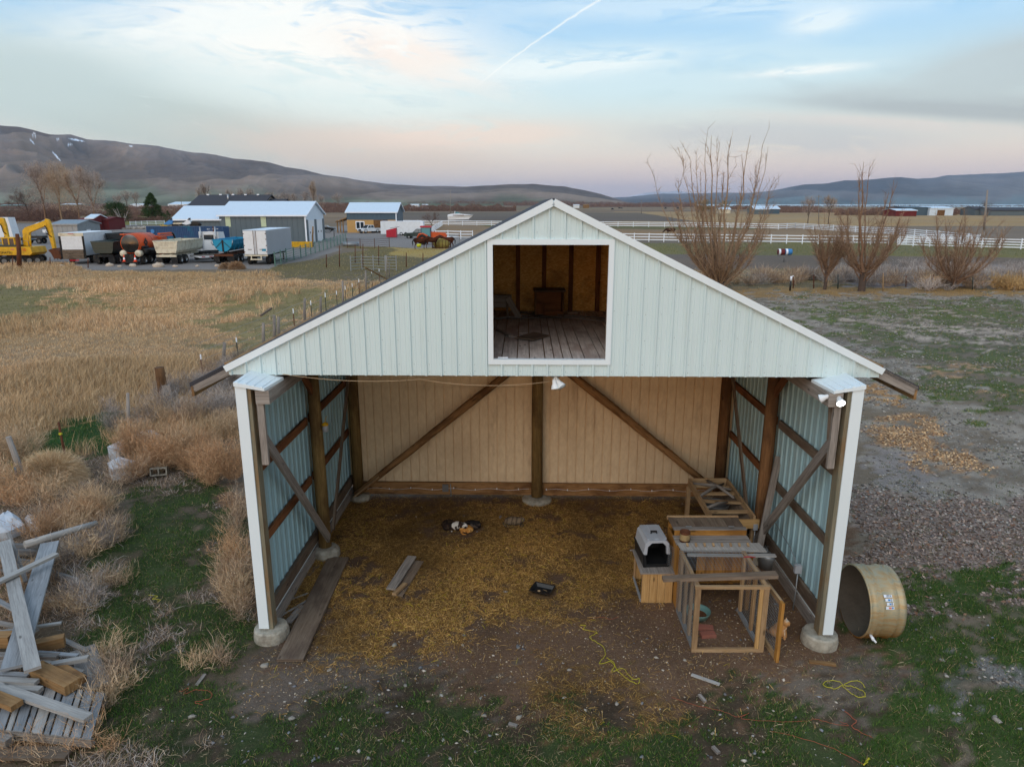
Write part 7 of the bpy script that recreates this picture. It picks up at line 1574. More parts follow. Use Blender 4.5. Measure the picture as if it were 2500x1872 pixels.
# thin scatter of green tufts over the mixed ground
X, Y, ins = scatter(16000, 5.6, 40, .95, ['leftmix', 'bottom', 'greydirt', 'greydirtR', 'gravel', 'leafy', 'path', 'greenBt', 'strawc'], 1.1, 16, .05, 4); k = outside(X, Y) & (fbm(X+40, Y, .8, 4) > .47); X, Y = X[k], Y[k]; n = len(X)
blades('grass_tufts', P3(X, Y, -.004), updir(n, .7), .02+rs.rand(n)*.06, .005+.0003*Y, pal(n, [(60, 84, 42), (80, 96, 52), (116, 116, 76), (150, 136, 104)], .25))
# --- dead stems and bits of straw lying about outside
def lying(name, X, Y, z, L, w, cols, tilt=.12, wz=None):
    n = len(X); a = rs.rand(n)*2*np.pi; d = np.stack([np.cos(a), np.sin(a), rs.normal(size=n)*tilt], 1); s = np.stack([-np.sin(a), np.cos(a), rs.normal(size=n)*.3], 1)
    P_ = np.stack([X, Y, gz(X, Y)*outside(X, Y)+z], 1); e = d*L[:, None]/2; s = s*w[:, None]/2
    mid = np.stack([np.zeros(n), np.zeros(n), rs.rand(n)*.01+L*.04], 1)
    V = np.stack([P_-e-s*.7, P_-e+s*.7, P_+mid+s, P_+mid-s, P_+e+s*.6, P_+e-s*.6], 1).reshape(-1, 3); i = np.arange(n)[:, None]*6
    npmesh(name, V, np.concatenate([i+np.array([[0, 1, 2, 3]]), i+np.array([[3, 2, 4, 5]])]), M['veg'], np.repeat(cols, 6, 0), kind='stuff')
X, Y, ins = scatter(60000, 5.4, 26, .9, ['leftmix', 'bottom', 'greydirt', 'greydirtR', 'greenL', 'greenBt', 'greenR', 'leafy', 'strawc', 'dirt'], 1.1, pad=4); k = outside(X, Y) & (fbm(X+4, Y+44, .7, 4) > .46); X, Y = X[k], Y[k]; n = len(X)
lying('dead_stems', X, Y, .012+rs.rand(n)*.02, .02+rs.rand(n)**3*.14, .002+rs.rand(n)*.0035, pal(n, [(168, 140, 100), (140, 118, 92), (190, 170, 136), (116, 96, 76)], .25), .3)
# --- straw on the floor of the barn
X = rs.rand(520000)*8.9-4.0; Y = rs.rand(520000)*8.2+7.6
s = zone_eval(X, Y, ['straw']); s2 = zone_eval(X, Y, ['straw2', 'strawc']); s3 = zone_eval(X, Y, ['dirt', 'greydirt'])
pr = s*(.35+.65*sstep(fbm(X, Y, 1.3, 4), .3, .55))+s2*.35+s3*.02; k = rs.rand(len(X)) < pr; X, Y = X[k], Y[k]; n = len(X)
ton = fbm(X+12, Y+5, .8, 4)[:, None]
ton = np.clip(.5+(ton-.5)*1.7, 0, 1)
c = pal(n, [(192, 150, 84), (166, 126, 66), (140, 104, 56), (118, 86, 50), (208, 168, 102), (100, 74, 46)], .22)*(.55+.85*ton); yl = (rs.rand(n) < .03*(ton[:, 0] > .55)); c[yl] = pal(yl.sum(), [(196, 176, 40)])
k = np.hypot(X-G(1324, 1446).x, Y-G(1324, 1446).y) > .26; X, Y, c = X[k], Y[k], c[k]; n = len(X)
lying('straw', X, Y, .004+rs.rand(n)*.03, .02+rs.rand(n)**2*.12, .003+rs.rand(n)*.003, c, .2)
# --- wood chips, crumbs and pale bits on dark dirt
def stones(name, X, Y, r, cols, flat=.6, inside_ok=True):
    n = len(X); base = np.array([[1, 0, 0], [0, 1, 0], [-1, 0, 0], [0, -1, 0], [0, 0, 1], [0, 0, -1], [.7, .7, .3], [-.7, .6, .35]]); 
    Q = np.array([[0, 6, 4], [6, 1, 4], [1, 7, 4], [7, 2, 4], [2, 3, 4], [3, 0, 4], [1, 0, 5], [2, 1, 5], [3, 2, 5], [0, 3, 5], [0, 1, 6], [1, 2, 7]])
    j = 1+(rs.rand(n, 8, 1)-.5)*.6; a = rs.rand(n)*6.28; ca, sa = np.cos(a)[:, None], np.sin(a)[:, None]; v = base[None]*j*r[:, None, None]*np.array([1.25, .85, flat])
    x = v[:, :, 0]*ca-v[:, :, 1]*sa; y = v[:, :, 0]*sa+v[:, :, 1]*ca; z = v[:, :, 2]+r[:, None]*flat*.35
    gzv = (gz(X, Y)*outside(X, Y))[:, None]
    V = np.stack([x+X[:, None], y+Y[:, None], z+gzv], 2).reshape(-1, 3); npmesh(name, V, (np.arange(n)[:, None, None]*8+Q[None]).reshape(-1, 3), M['veg'], np.repeat(cols, 8, 0), kind='stuff')
X, Y, ins = scatter(300000, 6.5, 62, .95, ['gravel', 'path', 'leafy', 'stoneR', 'gravdirt', 'gravgreen', 'leaf3'], 1.15, pad=4); k = outside(X, Y) & (rs.rand(len(X)) < sstep(fbm(X, Y+8, .5, 4), .3, .6)*.8+.2); X, Y = X[k], Y[k]; n = len(X)
stones('gravel', X, Y, (.006+rs.rand(n)**3*.026)*(1+Y*.03), pal(n, [(150, 144, 138), (124, 120, 116), (172, 164, 154), (96, 90, 84), (140, 128, 116)], .22))
X, Y, ins = scatter(26000, 5.4, 20, .9, ['stoneR', 'greydirt', 'greydirtR', 'bottom', 'greenBt', 'greenR', 'dirt', 'leftmix'], 1.1, pad=4)
k = (fbm(X+3, Y+21, .6, 4) > .47+.10*(zone_eval(X, Y, ['dirt']) > .5)) & (rs.rand(len(X)) < .5); X, Y = X[k], Y[k]; n = len(X)
stones('pebbles', X, Y, .004+rs.rand(n)**5*.030, pal(n, [(166, 160, 154), (136, 138, 144), (184, 174, 160), (112, 110, 112), (146, 128, 108)], .25))
X = rs.rand(9000)*9-4.2; Y = rs.rand(9000)*3.6+7.4; k = zone_eval(X, Y, ['dirt', 'greydirt', 'straw2']) > .5; X, Y = X[k], Y[k]; n = len(X)
stones('wood_chips', X, Y, .004+rs.rand(n)**3*.012, pal(n, [(176, 150, 116), (140, 112, 84), (200, 184, 160), (96, 76, 60)], .25), .4)
for i, (px, py, r, lab) in enumerate(((647, 1626, .085, 'angular pale rock in front of the left footing'), (963, 1576, .065, 'pale white stone in the middle of the dirt'), (1130, 1575, .04, 'small pinkish stone right of the pale white one'), (712, 1754, .06, 'white stone in the grass left of centre'), (805, 1636, .05, 'flat white stone near the long plank end'), (990, 1674, .045, 'white stone below the middle of the dirt'), (1181, 1748, .05, 'pale stone at the edge of the lower grass'), (1267, 1752, .06, 'pale stone beside a short stick'),
                                    (1265, 1580, .06, 'dark grey flat stone in the dirt centre'), (1133, 1552, .05, 'blue grey stone in the dirt centre'), (1027, 1630, .045, 'grey blue stone in the dirt, left of centre'), (2432, 1758, .09, 'flat pale slab of stone in the right grass'), (1672, 1612, .04, 'white stone in front of the run'), (1390, 1636, .05, 'white stone beside the yellow rope'), (1506, 1718, .05, 'white stone at the grass edge'), (2300, 1612, .05, 'pale stone right of the stock tank'), (1235, 1446, .06, 'flat pinkish stone left of the black tray'), (1222, 1263, .07, 'round grey stone left of the lone cat'), (310, 1655, .06, 'white stone right of the lumber pile'), (470, 1750, .07, 'broken pale wood block in the left grass'))):
    b = G(px, py); q = MB(); r *= .75; q.ell((0, 0, r*.25), (r*1.15, r*.75, r*.5), 8); tag(q.build('stone', paint('stone %d' % i, (104, 108, 112) if 'grey' in lab else (150, 144, 134), .85, 0, .4, (150, 130, 110), 8), loc=b, rot=(0, 0, i), jit=r*.2), lab, 'stone')
# --- fallen leaves
def leaves(name, X, Y, L, cols, z=.02):
    n = len(X); a = rs.rand(n)*6.28; t1 = np.stack([np.cos(a), np.sin(a), rs.normal(size=n)*.35], 1)*L[:, None]; t2 = np.stack([-np.sin(a), np.cos(a), rs.normal(size=n)*.45], 1)*L[:, None]*.5
    P_ = np.stack([X, Y, gz(X, Y)*outside(X, Y)+z], 1); V = np.stack([P_-t1, P_+t2, P_+t1, P_-t2], 1).reshape(-1, 3)
    npmesh(name, V, np.arange(n*4).reshape(-1, 4), M['veg'], np.repeat(cols, 4, 0), kind='stuff')
X, Y, ins = scatter(380000, 7.5, 26, 1, ['leafy', 'leaf', 'leaf2', 'leaf3'], 1.1, pad=5); k = outside(X, Y); X, Y = X[k], Y[k]; q_ = zone_eval(X, Y, ['leaf', 'leaf2', 'leaf3'])[:, None]; n = len(X)
k = (rs.rand(n) < .5+.5*q_[:, 0]); X, Y, q_ = X[k], Y[k], q_[k]; n = len(X)
c = pal(n, [(204, 164, 120), (184, 142, 100), (214, 180, 138), (164, 128, 94)], .2)*q_+pal(n, [(124, 106, 98), (146, 130, 122), (100, 84, 76), (168, 146, 132), (132, 100, 80)], .25)*(1-q_)
leaves('fallen_leaves', X, Y, .022+rs.rand(n)*.03, c)
# --- wispy dead weeds
def bush_pts(cx, cy, r, h, n, up=.9, z0=0):
    S_ = int(7+22*r); a = rs.rand(S_)*6.283; u = rs.rand(S_)**.7*r; hs = h*(.45+.65*rs.rand(S_)); k = rs.randint(0, S_, n); v = .12+.88*rs.rand(n)**.75
    jx = .03+.16*r*v; x = np.cos(a[k])*u[k]*v**.8+rs.normal(size=n)*jx; y = np.sin(a[k])*u[k]*v**.8+rs.normal(size=n)*jx; z = hs[k]*v**1.15*(.9+.2*rs.rand(n))
    P_ = np.stack([cx+x, cy+y, z0+z], 1); d = np.stack([np.cos(a[k])*u[k]/r*.7, np.sin(a[k])*u[k]/r*.7, up*np.ones(n)], 1)+rs.normal(size=(n, 3))*.5
    return P_, d/np.linalg.norm(d, axis=1, keepdims=True)
def weedset(name, bushes, per, L, w, cols, up=.9):
    Ps, Ds, Cs = [], [], []
    for bx_, by_, r, h, ci in bushes:
        n = int(per*max(r*r*h*3.2, .06)*(.6+.6*rs.rand())); P_, d = bush_pts(bx_, by_, r, h, n, up); hz_ = (P_[:, 2]/h)[:, None]; Ps.append(P_); Ds.append(d); Cs.append(pal(n, cols[ci], .25)*(.8+.35*rs.rand()))
    P_ = np.concatenate(Ps); d = np.concatenate(Ds); C = np.concatenate(Cs); n = len(P_); bd = rs.normal(size=(n, 3))*.04
    return blades(name, P_-np.array([0, 0, .03]), d, L*(rs.rand(n)**2*1.6+.3), w*(.6+rs.rand(n)*.8), C, bend=bd)
WC = [[(200, 170, 136), (178, 148, 116), (216, 188, 154)], [(196, 156, 118), (172, 134, 100), (210, 172, 134)], [(168, 156, 148), (146, 134, 128), (190, 178, 168)], [(180, 152, 126), (150, 126, 106), (200, 176, 150)]]
def along(pts, n, sp, r, h, cis, hj=.4):
    out = []; P_ = [G(*p) for p in pts]
    for i in range(n):
        k = rs.randint(0, len(P_)-1); u = rs.rand(); p = P_[k].lerp(P_[k+1], u); s = 1+(rs.rand()-.5)*2*hj
        out.append((p.x+rs.normal()*sp, p.y+rs.normal()*sp, r*s, h*s, cis[rs.randint(len(cis))]))
    return out
B = along([(330, 1110), (420, 1120), (520, 1150)], 16, .35, .5, .95, [1, 1, 0]) + along([(430, 1040), (520, 1020), (560, 1060)], 16, .5, .5, .8, [3, 2, 0])
B += along([(420, 985), (500, 960), (560, 950)], 16, .7, .5, .7, [2, 2, 3]) + along([(310, 1060), (360, 1010)], 6, .3, .4, .8, [2, 0])
B += along([(470, 1160), (540, 1190)], 5, .2, .45, .8, [1, 1]) + along([(250, 1160), (380, 1160)], 10, .3, .35, .5, [0, 1, 3])
B += along([(-60, 1190), (30, 1240), (60, 1160)], 14, .4, .4, .7, [0, 0, 1]) + along([(110, 1225), (200, 1200), (250, 1180)], 14, .25, .38, .6, [0, 0, 3])
B += along([(70, 1310), (170, 1290), (230, 1250)], 16, .25, .38, .5, [0, 3, 1]) + along([(170, 1370), (250, 1340), (280, 1320)], 12, .2, .32, .42, [0, 3, 2])
B += along([(100, 1500), (190, 1480), (250, 1420)], 14, .2, .30, .38, [0, 3, 2]) + along([(60, 1420), (130, 1440)], 5, .15, .28, .36, [0, 3])
B += along([(270, 1600), (285, 1690), (250, 1760)], 7, .12, .26, .34, [0, 0, 3]) + along([(0, 1380), (40, 1500)], 5, .2, .25, .4, [0, 3])
B += along([(600, 1560), (585, 1470), (560, 1350), (580, 1250)], 24, .13, .28, .6, [3, 3, 0, 1]) + along([(-100, 1080), (-30, 1120), (40, 1150)], 10, .5, .5, .7, [0, 1])
B += along([(480, 1620), (560, 1600)], 4, .1, .18, .24, [3, 0]) + along([(0, 1800), (120, 1860), (260, 1810)], 9, .15, .22, .25, [0, 1])
tw_ = G(128, 1160); B = [b for b in B if math.hypot(b[0]-tw_.x, b[1]-tw_.y) > 1.15 and not (b[1] < tw_.y and abs(b[0]-tw_.x*.9) < .9 and b[1] > tw_.y-1.7 and b[3] > .4)]
sh_ = G(325, 1088); B = [b for b in B if math.hypot((b[0]-sh_.x)*.7, b[1]-sh_.y+.3) > .85]
B = [b for b in B if outside(np.array([b[0]]), np.array([b[1]]))[0] and not (b[0] > -4.5 and b[1] > 9.4)]
weedset('dead_weeds', B, 3000, .16, .0058, WC)
# low grey matted growth over the left ground
X, Y, _ = scatter(22000, 6, 22, .9, ['leftmix'], 1.1, 14, .09, 4); k = outside(X, Y) & (X < -3.2) & (fbm(X+14, Y+3, .8, 4) > .46); X, Y = X[k], Y[k]; n = len(X)
blades('matted_weeds', P3(X, Y, .0), updir(n, 1.1), .06+rs.rand(n)*.12, .006+rs.rand(n)*.003, pal(n, WC[2]+WC[3], .2), bend=rs.normal(size=(n, 3))*.03)
# bank weeds on the right
B = along([(1560, 700), (1800, 690), (2070, 690)], 60, 1.8, .9, .7, [0, 3, 2]) + along([(2070, 690), (2300, 690), (2600, 690)], 90, 2.4, 1.0, .7, [2, 2, 2, 3]) + along([(2150, 705), (2260, 700), (2350, 700)], 12, .8, .9, .9, [3, 0]) + along([(2420, 706), (2500, 708)], 14, .4, .6, .9, [4, 4]) + along([(2120, 672), (2300, 665), (2600, 668)], 70, 3, 1.0, .5, [2])
weedset('bank_weeds', [b for b in B], 150, .5, .026, WC+[[(200, 168, 118), (180, 148, 104)]])
# tumbleweeds that stand out singly
def tumble(px, py, r, h, n, lab, cols, w=.006):
    b = G(px, py); a = rs.rand(n)*6.283; z = rs.rand(n); rr = np.sqrt(1-z*z); q = .45+.55*rs.rand(n)**.5
    d = np.stack([np.cos(a)*rr*r, np.sin(a)*rr*r*.8, z*h], 1); P_ = d*q[:, None]*.75; dn = d/np.linalg.norm(d, axis=1, keepdims=True)+rs.normal(size=(n, 3))*.3; dn[:, 2] -= .35*rr
    dn /= np.linalg.norm(dn, axis=1, keepdims=True)
    o = blades('tumbleweed', P_, dn, .22*r+rs.rand(n)*.25*r, np.full(n, w), pal(n, cols, .2), kind=None, bend=rs.normal(size=(n, 3))*.04+np.array([0, 0, -.05]), lab=lab, cat='tumbleweed'); o.location = (b.x, b.y, .02); return o
tumble(128, 1172, .85, .75, 16000, 'big pale domed tumbleweed beside the leaning rusty post', [(234, 208, 170), (216, 186, 146), (192, 160, 124)])
tumble(596, 905, 1.1, .8, 5000, 'greyish tumbleweed by the diagonal fence near the barn eave', [(160, 146, 130), (134, 120, 106)], .012)
tumble(578, 657, .95, .8, 2500, 'round brown tumbleweed at the yard edge, the larger of two', [(176, 142, 110), (150, 120, 92)], .04); tumble(553, 656, .9, .6, 2000, 'flatter brown tumbleweed left of the larger one', [(178, 148, 118), (150, 122, 96)], .04)
# --- trees
M['bark'] = paint('bare bark', (134, 104, 82), .9, 0, .4, (96, 76, 62), 4); M['bark_dark'] = paint('dark bark', (84, 70, 62), .9, 0, .4, (60, 50, 44), 4); M['bark_tan'] = paint('tan bark', (150, 124, 98), .9, 0, .4, (104, 84, 66), 4)
def stem(q, a, b, bow, r0, r1, n=6, k=5):
    a, b = Vector(a), Vector(b); pts = []; L = (b-a).length
    for i in range(k+1):
        u = i/k; pts.append(a.lerp(b, u)+Vector(bow)*math.sin(u*PI)+Vector((random.uniform(-1, 1), random.uniform(-1, 1), 0))*L*.012*(0 < i < k))
    q.tube(pts, [r0+(r1-r0)*(i/k)**.8 for i in range(k+1)], n, False); return pts
def twigcloud(name, P_, d, L, w, cols, parent, n):
    o = blades(name, P_, d, L, w, pal(n, cols, .2), kind=None, bend=rs.normal(size=(n, 3))*.06*L[:, None]); o.parent = parent; return o
def osier(lab, base, tips, spread, trunk_h, tr, ntw, bark='bark', cols=((150, 122, 100), (124, 100, 84), (174, 146, 118)), low=.62, fan=(12, 3.0, 4.5), tw=.016, grp=None):
    """bare pollard-like tree: short trunk, long upright shoots, cloud of fine twigs below"""
    b = G(*base); t_ = thing('bare_tree', lab, 'tree', b, 0, grp); q = MB(); stem(q, (0, 0, -.2), (0, 0, trunk_h), (0, 0, 0), tr, tr*.8, 9, 3); q.build('trunk', M['bark_dark'], t_)
    q = MB(); segs = []
    for (tx, ty, r0) in tips:
        d_ = ray(tx, ty); yy = b.y+random.uniform(-spread, spread)*.5; k = yy/d_.y; tp = Vector((d_.x*k, yy, H+d_.z*k))-b
        st_ = Vector((max(-.3, min(.3, tp.x*.1)), random.uniform(-.2, .2), trunk_h*.8)); bow = Vector((tp.x*.16, 0, -.02*tp.z))
        pts = stem(q, st_, tp, bow, r0, .012, 6, 8); segs += list(zip(pts, pts[1:]))
        for _ in range(5):
            i = random.randint(3, 7); a = pts[i].lerp(pts[i+1], random.random()) if i < 8 else pts[8]
            dd = (pts[i]-pts[i-1]).normalized()+Vector((random.uniform(-.5, .5), random.uniform(-.5, .5), .15)); e = a+dd.normalized()*random.uniform(.6, 1.8); stem(q, a, e, (0, 0, .05), .018, .007, 4, 3); segs.append((a, e))
    nf, fw, fh = fan
    for i in range(nf):
        a_ = 2*PI*i/nf+random.random(); rr = fw*random.uniform(.5, 1.0); tp = Vector((math.cos(a_)*rr, math.sin(a_)*rr*.8, fh*random.uniform(.6, 1.05))); st_ = Vector((math.cos(a_)*tr*.7, math.sin(a_)*tr*.7, trunk_h*random.uniform(.3, 1)))
        pts = stem(q, st_, tp, Vector((math.cos(a_)*rr*.16, math.sin(a_)*rr*.12, -.25)), .055, .012, 5, 6); segs += list(zip(pts, pts[1:]))
        for _ in range(7):
            i2 = random.randint(1, 5); a = pts[i2].lerp(pts[i2+1], random.random()); e = a+Vector((random.uniform(-.5, .5)+.3*math.cos(a_), random.uniform(-.5, .5), random.uniform(.5, 1.3))); stem(q, a, e, (0, 0, 0), .018, .007, 4, 2); segs.append((a, e))
    q.build('limbs', M[bark], t_)
    S0 = np.array([list(a)+list(c_) for a, c_ in segs]); hz = S0[:, 2]; wgt = np.exp(-np.maximum(hz-fh*.35, 0)/(fh*low)); ln = np.linalg.norm(S0[:, 3:]-S0[:, :3], axis=1); wgt = wgt*ln; wgt /= wgt.sum()
    i = rs.choice(len(S0), ntw, p=wgt); u = rs.rand(ntw, 1); P_ = S0[i, :3]*(1-u)+S0[i, 3:]*u; sd = S0[i, 3:]-S0[i, :3]; sd /= np.linalg.norm(sd, axis=1, keepdims=True); d = sd*.55+rs.normal(size=(ntw, 3))*.5+np.array([0, 0, .35]); d /= np.linalg.norm(d, axis=1, keepdims=True)
    twigcloud('crown', P_, d, .25+rs.rand(ntw)*.75, np.full(ntw, tw), cols, t_, ntw); return t_
random.seed(77)
tt = [(1598.6, 437, .06), (1656, 444, .06), (1669, 387, .06), (1684, 381, .08), (1699.5, 373, .06), (1723, 350, .09), (1737, 331, .12), (1757, 348, .08), (1786, 334, .14), (1832, 331, .10), (1861, 356, .09), (1873, 376, .07), (1891, 432, .05), (1710, 420, .06), (1768, 420, .07), (1815, 410, .07), (1848, 430, .05)]
osier('tall many stemmed bare tree behind the right roof slope', (1755, 712), tt, 3, 1.0, .42, 9000, 'bark_tan', fan=(18, 3.6, 6.8), low=.5, tw=.02)
osier('slim bare tree, leftmost of the three right of the barn', (2013, 707), [(1990, 600, .05), (2008, 570, .06), (2025, 580, .06), (2045, 600, .05)], 2, 1.9, .14, 3200, fan=(11, 1.5, 4.8), low=.6)
osier('tall bare tree with one high leader, middle of the three right of the barn', (2103, 711), [(2109, 395, .15), (2098, 425, .09), (2122, 415, .08), (2182, 440, .10), (2170, 470, .07), (2068, 520, .06), (2150, 540, .06), (2190, 560, .06)], 2, 1.9, .30, 5000, fan=(17, 3.0, 5.6), low=.6)
osier('wide bushy bare tree, rightmost of the three right of the barn', (2325, 706), [(2310, 560, .05), (2345, 545, .06), (2370, 560, .05), (2395, 575, .05)], 2, 1.0, .25, 5600, fan=(18, 3.2, 5.4), low=.8)
def bare_tree(lab, px, py, ptop, rw, cols, bark='bark_dark', trunk=.45, n=5200, low=.18, D=None, grp='bare trees beyond the yard', tw=None, tshape=1.0):
    b = G(px, py) if D is None else Vector((P(px, py, D).x, D, 0)); d_ = ray(px, ptop); k = b.y/d_.y; h = H+d_.z*k; R_ = rw*b.y/F; t_ = thing('bare_tree', lab, 'tree', b, 0, grp); br = []
    def grow(a, d, L, r, lv):
        e = a+d*L; pts = [a, a.lerp(e, .5)+Vector((random.uniform(-.05, .05)*L, random.uniform(-.05, .05)*L, 0)), e]; br.append((pts, r, lv))
        if lv >= 4: return
        for i in range(4 if lv == 0 else 3):
            ang = random.random()*6.28; sp = random.uniform(.35, .95) if lv < 2 else random.uniform(.3, 1.0)
            d2 = (d+Vector((math.cos(ang)*sp, math.sin(ang)*sp, random.uniform(0, .35)))).normalized(); grow(a.lerp(e, random.uniform(.6, 1)), d2, L*random.uniform(.6, .82), r*.58, lv+1)
    grow(Vector((0, 0, 0)), Vector((0, 0, 1)), .3, .016*trunk/.45, 0)
    ends = np.array([list(p[0][2]) for p in br]); zs = ends[:, 2].max(); xs_ = np.percentile(np.hypot(ends[:, 0], ends[:, 1]), 90); sx, sz = R_*.92/xs_, h*.97/zs; q = MB()
    f = lambda p: Vector((p.x*sx, p.y*sx, p.z*sz))
    for pts, r, lv in br: q.tube([f(p) for p in pts], [r*h, r*h*.8, r*h*.6], 5 if lv < 2 else 3, False)
    q.build('trunk', M[bark], t_); S0 = np.array([list(f(p[0][0]))+list(f(p[0][2])) for p in br if p[2] >= 2]); i = rs.randint(0, len(S0), n); u = rs.rand(n, 1)**.6; P_ = S0[i, :3]*(1-u)+S0[i, 3:]*u
    P_ += rs.normal(size=(n, 3))*h*.028; ne = int(n*.5); dv = rs.normal(size=(ne, 3)); dv /= np.linalg.norm(dv, axis=1, keepdims=True); P_[:ne] = dv*(rs.rand(ne, 1)**.45)*np.array([R_*1.1, R_, h*.44])*(.7+.5*fbm(dv[:, 0]*3+px, dv[:, 2]*3, 1, 3))[:, None]+np.array([0, 0, h*.56]); d = rs.normal(size=(n, 3))*.6+np.array([0, 0, .45]); d /= np.linalg.norm(d, axis=1, keepdims=True)
    twigcloud('crown', P_, d, h*(.02+rs.rand(n)*.05), np.full(n, tw or b.y*.00016), cols, t_, n); return t_
TW = [(176, 160, 150), (152, 136, 128), (190, 174, 160)]; TO = [(184, 158, 130), (164, 140, 118), (180, 164, 148)]; TD = [(132, 116, 108), (112, 98, 92)]
bare_tree('dark spreading bare tree, leftmost behind the excavators', 72, 540, 455, 42, TD, n=7000, grp=None); bare_tree('tall pale bare cottonwood, second from the left', 112, 541, 393, 40, TW, 'bark', grp=None, n=12000); bare_tree('tall bare cottonwood with tan tinted crown above the metal shed', 152, 542, 392, 36, TO, 'bark_tan', grp=None, n=11000)
bare_tree('tall bare cottonwood above the red shed', 196, 544, 404, 32, TO, 'bark', grp=None, n=9500); bare_tree('slender bare cottonwood right of the red shed', 232, 545, 402, 32, TW, 'bark', grp=None, n=9500); bare_tree('low twiggy tree beside the leftmost dark tree', 30, 545, 500, 24, TD, n=2500, grp=None)
bare_tree('small bare tree in front of the boat field', 1054, 561, 515, 22, [(120, 84, 70), (104, 74, 62)], n=1500, grp=None); bare_tree('round bare tree far behind the half clad barn', 828, 512, 470, 16, TW, n=2000, grp=None)
for i, (px, pt, rw) in enumerate(((292, 470, 12), (312, 462, 14), (335, 466, 12), (492, 446, 13), (508, 444, 12), (566, 458, 12), (590, 456, 14), (615, 455, 13), (660, 466, 12), (682, 470, 12), (702, 466, 13), (724, 468, 12), (746, 464, 12), (786, 474, 10))):
    bare_tree('grey bare tree in the hazy row behind the dark roofed house' if px > 400 else 'grey bare tree in the distance between the two pines', px, 516, pt, rw, TW, n=1500, grp='distant grey trees behind the house' if px > 400 else 'distant grey trees between the pines')
bare_tree('tall narrow poplar right behind the workshop', 768, 514, 438, 8, TO, n=2500, grp=None)
bare_tree('twiggy crowned tree behind the slim bare tree, left one', 1972, 548, 474, 18, TW, n=2500, grp=None); bare_tree('twiggy crowned tree behind the slim bare tree, right one', 2022, 548, 471, 18, TO, n=2500, grp=None); bare_tree('small bare tree in the distant right fields', 1750, 522, 492, 8, TO, n=800, grp=None); bare_tree('faint bare tree behind the leaning pole', 2410, 530, 488, 16, TD, n=900, grp=None)
def leafy(name, lab, px, py, ptop, rw, cols, conic, n, D=None, seed=1):
    b = G(px, py) if D is None else Vector((P(px, py, D).x, D, 0)); d_ = ray(px, ptop); k = b.y/d_.y; h = H+d_.z*k; R_ = rw*b.y/F; t_ = thing(name, lab, 'tree', b); q = MB(); q.tube([(0, 0, 0), (0, 0, h*.8)], [h*.022, h*.006], 7)
    if conic:
        for i in range(26): z = h*(.12+.8*i/26); a = i*2.4; r = R_*(1-z/h)**.8; q.tube([(0, 0, z), (math.cos(a)*r, math.sin(a)*r, z+h*.02)], [h*.006, h*.002], 4, False)
    q.build('trunk', M['bark_dark'], t_)
    lob = 120 if conic else 60; la = rs.rand(lob)*6.28; lz = rs.rand(lob)**.9; 
    if conic: lr = R_*(1-lz)**.75*(.55+.5*rs.rand(lob)); C0 = np.stack([np.cos(la)*lr, np.sin(la)*lr, h*(.12+.84*lz)], 1); rad = R_*(.22*(1-lz)+.06)
    else: lr = R_*np.sqrt(1-(lz-.4)**2*1.6)*(.2+.75*rs.rand(lob)); C0 = np.stack([np.cos(la)*lr, np.sin(la)*lr, h*(.22+.66*lz)], 1); rad = np.full(lob, R_*.30)
    i = rs.randint(0, lob, n); dv = rs.normal(size=(n, 3)); dv /= np.linalg.norm(dv, axis=1, keepdims=True); P_ = C0[i]+dv*(rad[i]*rs.rand(n)**.4)[:, None]*np.array([1, 1, .7]); d = dv+rs.normal(size=(n, 3))*.5+np.array([0, 0, .2]); d /= np.linalg.norm(d, axis=1, keepdims=True)
    o = blades('crown', P_, d, np.full(n, h*.035)*(.6+rs.rand(n)), np.full(n, h*.016), pal(n, cols, .3)*(.75+.5*rs.rand(lob, 1)[i]), kind=None); o.parent = t_; return t_
leafy('pine_tree', 'broad dark green pine behind the box truck', 289, 553, 489, 31, [(44, 66, 34), (56, 78, 38), (34, 52, 30)], False, 7000); leafy('pine_tree', 'taller conical pine left of the workshop', 375, 540, 470, 28, [(60, 80, 42), (72, 92, 48), (46, 64, 38)], True, 12000); leafy('pine_tree', 'small dark pine partly hidden by the workshop annex', 412, 546, 514, 13, [(44, 62, 34), (54, 74, 38)], True, 2500)
leafy('willow_tree', 'larger round olive willow in the distance behind the tall bare tree', 1716, 522, 484, 22, [(120, 110, 66), (104, 96, 60), (132, 118, 74)], False, 3500); leafy('willow_tree', 'smaller olive willow beside the cream hut in the distance', 1768, 521, 488, 14, [(112, 106, 66), (128, 114, 72)], False, 2500)
q = MB(); b = G(302, 556); tq = thing('bare_sapling', 'small pale bare tree standing in front of the broad pine', 'tree', b)
for i in range(7): stem(q, (0, 0, 1.0), (random.uniform(-2.5, 2.5), random.uniform(-1, 1), random.uniform(4, 6)), (0, 0, 0), .12, .03, 5, 4)
q.tube([(0, 0, 0), (0, 0, 1.3)], [.2, .16], 7); q.build('trunk', M['pale_wood'], tq)
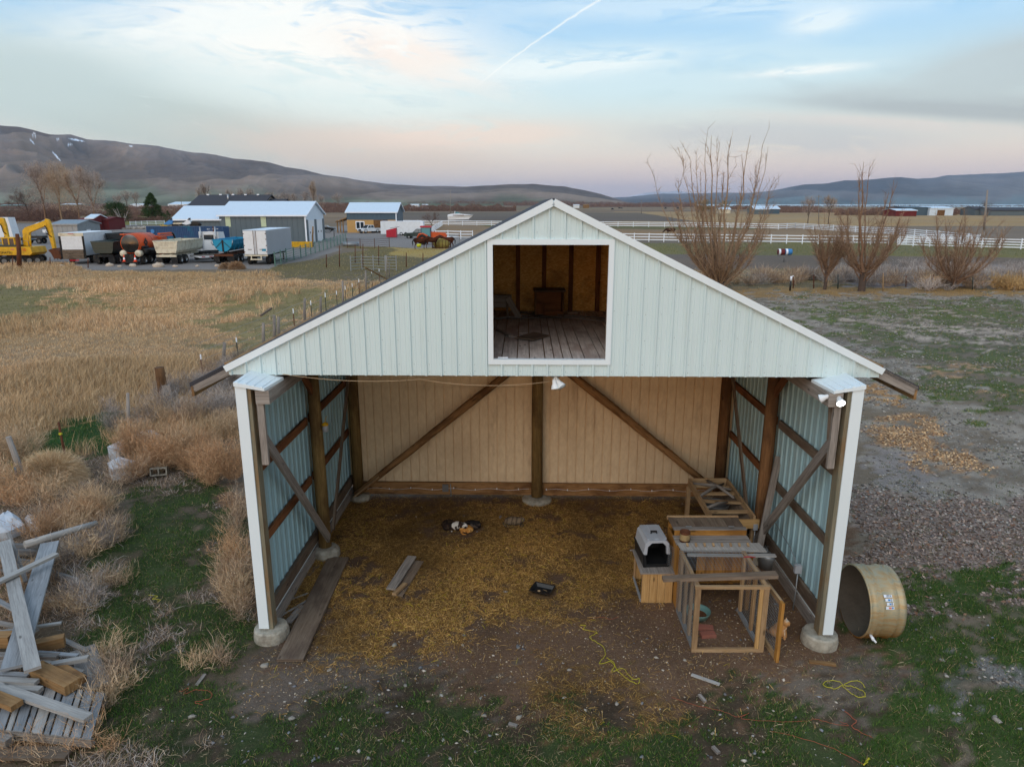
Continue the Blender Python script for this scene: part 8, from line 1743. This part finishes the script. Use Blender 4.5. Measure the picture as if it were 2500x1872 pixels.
# --- distant brush
def brush(name, lab, rows, per, cols, w=None):
    Ps, Ws, Hs = [], [], []
    for xa, xb, y, hpx, dj, D in rows:
        b = G(1250, y).y if D is None else D; n = int(per*(xb-xa)*hpx/10); xx = xa+rs.rand(n)*(xb-xa); yy = b*(1+rs.rand(n)*dj); lump = fbm(xx, yy*0+y, .06, 4); hh = hpx*b/F*(.35+1.1*lump)
        Ps.append(np.stack([(xx-1250)/F*yy*CT, yy, rs.rand(n)**1.3*hh], 1)); Ws.append(np.full(n, b*.0005)); Hs.append(np.full(n, b*.0016))
    P_ = np.concatenate(Ps); n = len(P_); d = rs.normal(size=(n, 3))*.5+np.array([0, 0, 1]); d /= np.linalg.norm(d, axis=1, keepdims=True)
    return blades(name, P_, d, np.concatenate(Hs)*(.5+rs.rand(n)), np.concatenate(Ws), pal(n, cols, .25))
BC = [(124, 96, 86), (104, 80, 74), (142, 112, 96), (112, 92, 84)]
brush('distant_brush', '', [(980, 1260, 516, 14, .05, None), (970, 1500, 502, 9, .2, None), (1230, 1700, 503, 7, .2, None), (1900, 2060, 520, 10, .1, None), (2040, 2340, 526, 16, .06, None), (2330, 2420, 524, 12, .08, None), (1700, 2000, 512, 7, .1, None), (1440, 1700, 506, 6, .2, None),
       (-150, 190, 541, 26, .08, None), (-150, 190, 530, 20, .1, None), (190, 470, 528, 16, .1, None), (300, 430, 541, 12, .05, None), (620, 850, 514, 16, .15, None), (450, 900, 504, 9, .3, None), (-200, 300, 506, 9, .3, None), (780, 900, 520, 10, .1, None), (-200, 500, 512, 8, .3, None)], 46, BC)
brush('lake_shore_brush', '', [(1650, 2600, 506, 3.5, .2, None), (1500, 1700, 504, 4, .2, None)], 14, [(110, 96, 92), (92, 84, 84)])
# rubble kerb of stones along the lawn
X = rs.rand(900); xx = 196+X*225; yb = np.interp(xx, [196, 300, 421], [556.5, 557, 556])+rs.rand(900)*3; pp = [G(a, b_) for a, b_ in zip(xx, yb)]
stones('rock_edging', np.array([p.x for p in pp]), np.array([p.y for p in pp]), .25+rs.rand(900)*.3, pal(900, [(190, 176, 158), (166, 152, 138), (140, 128, 116)], .2), .7)
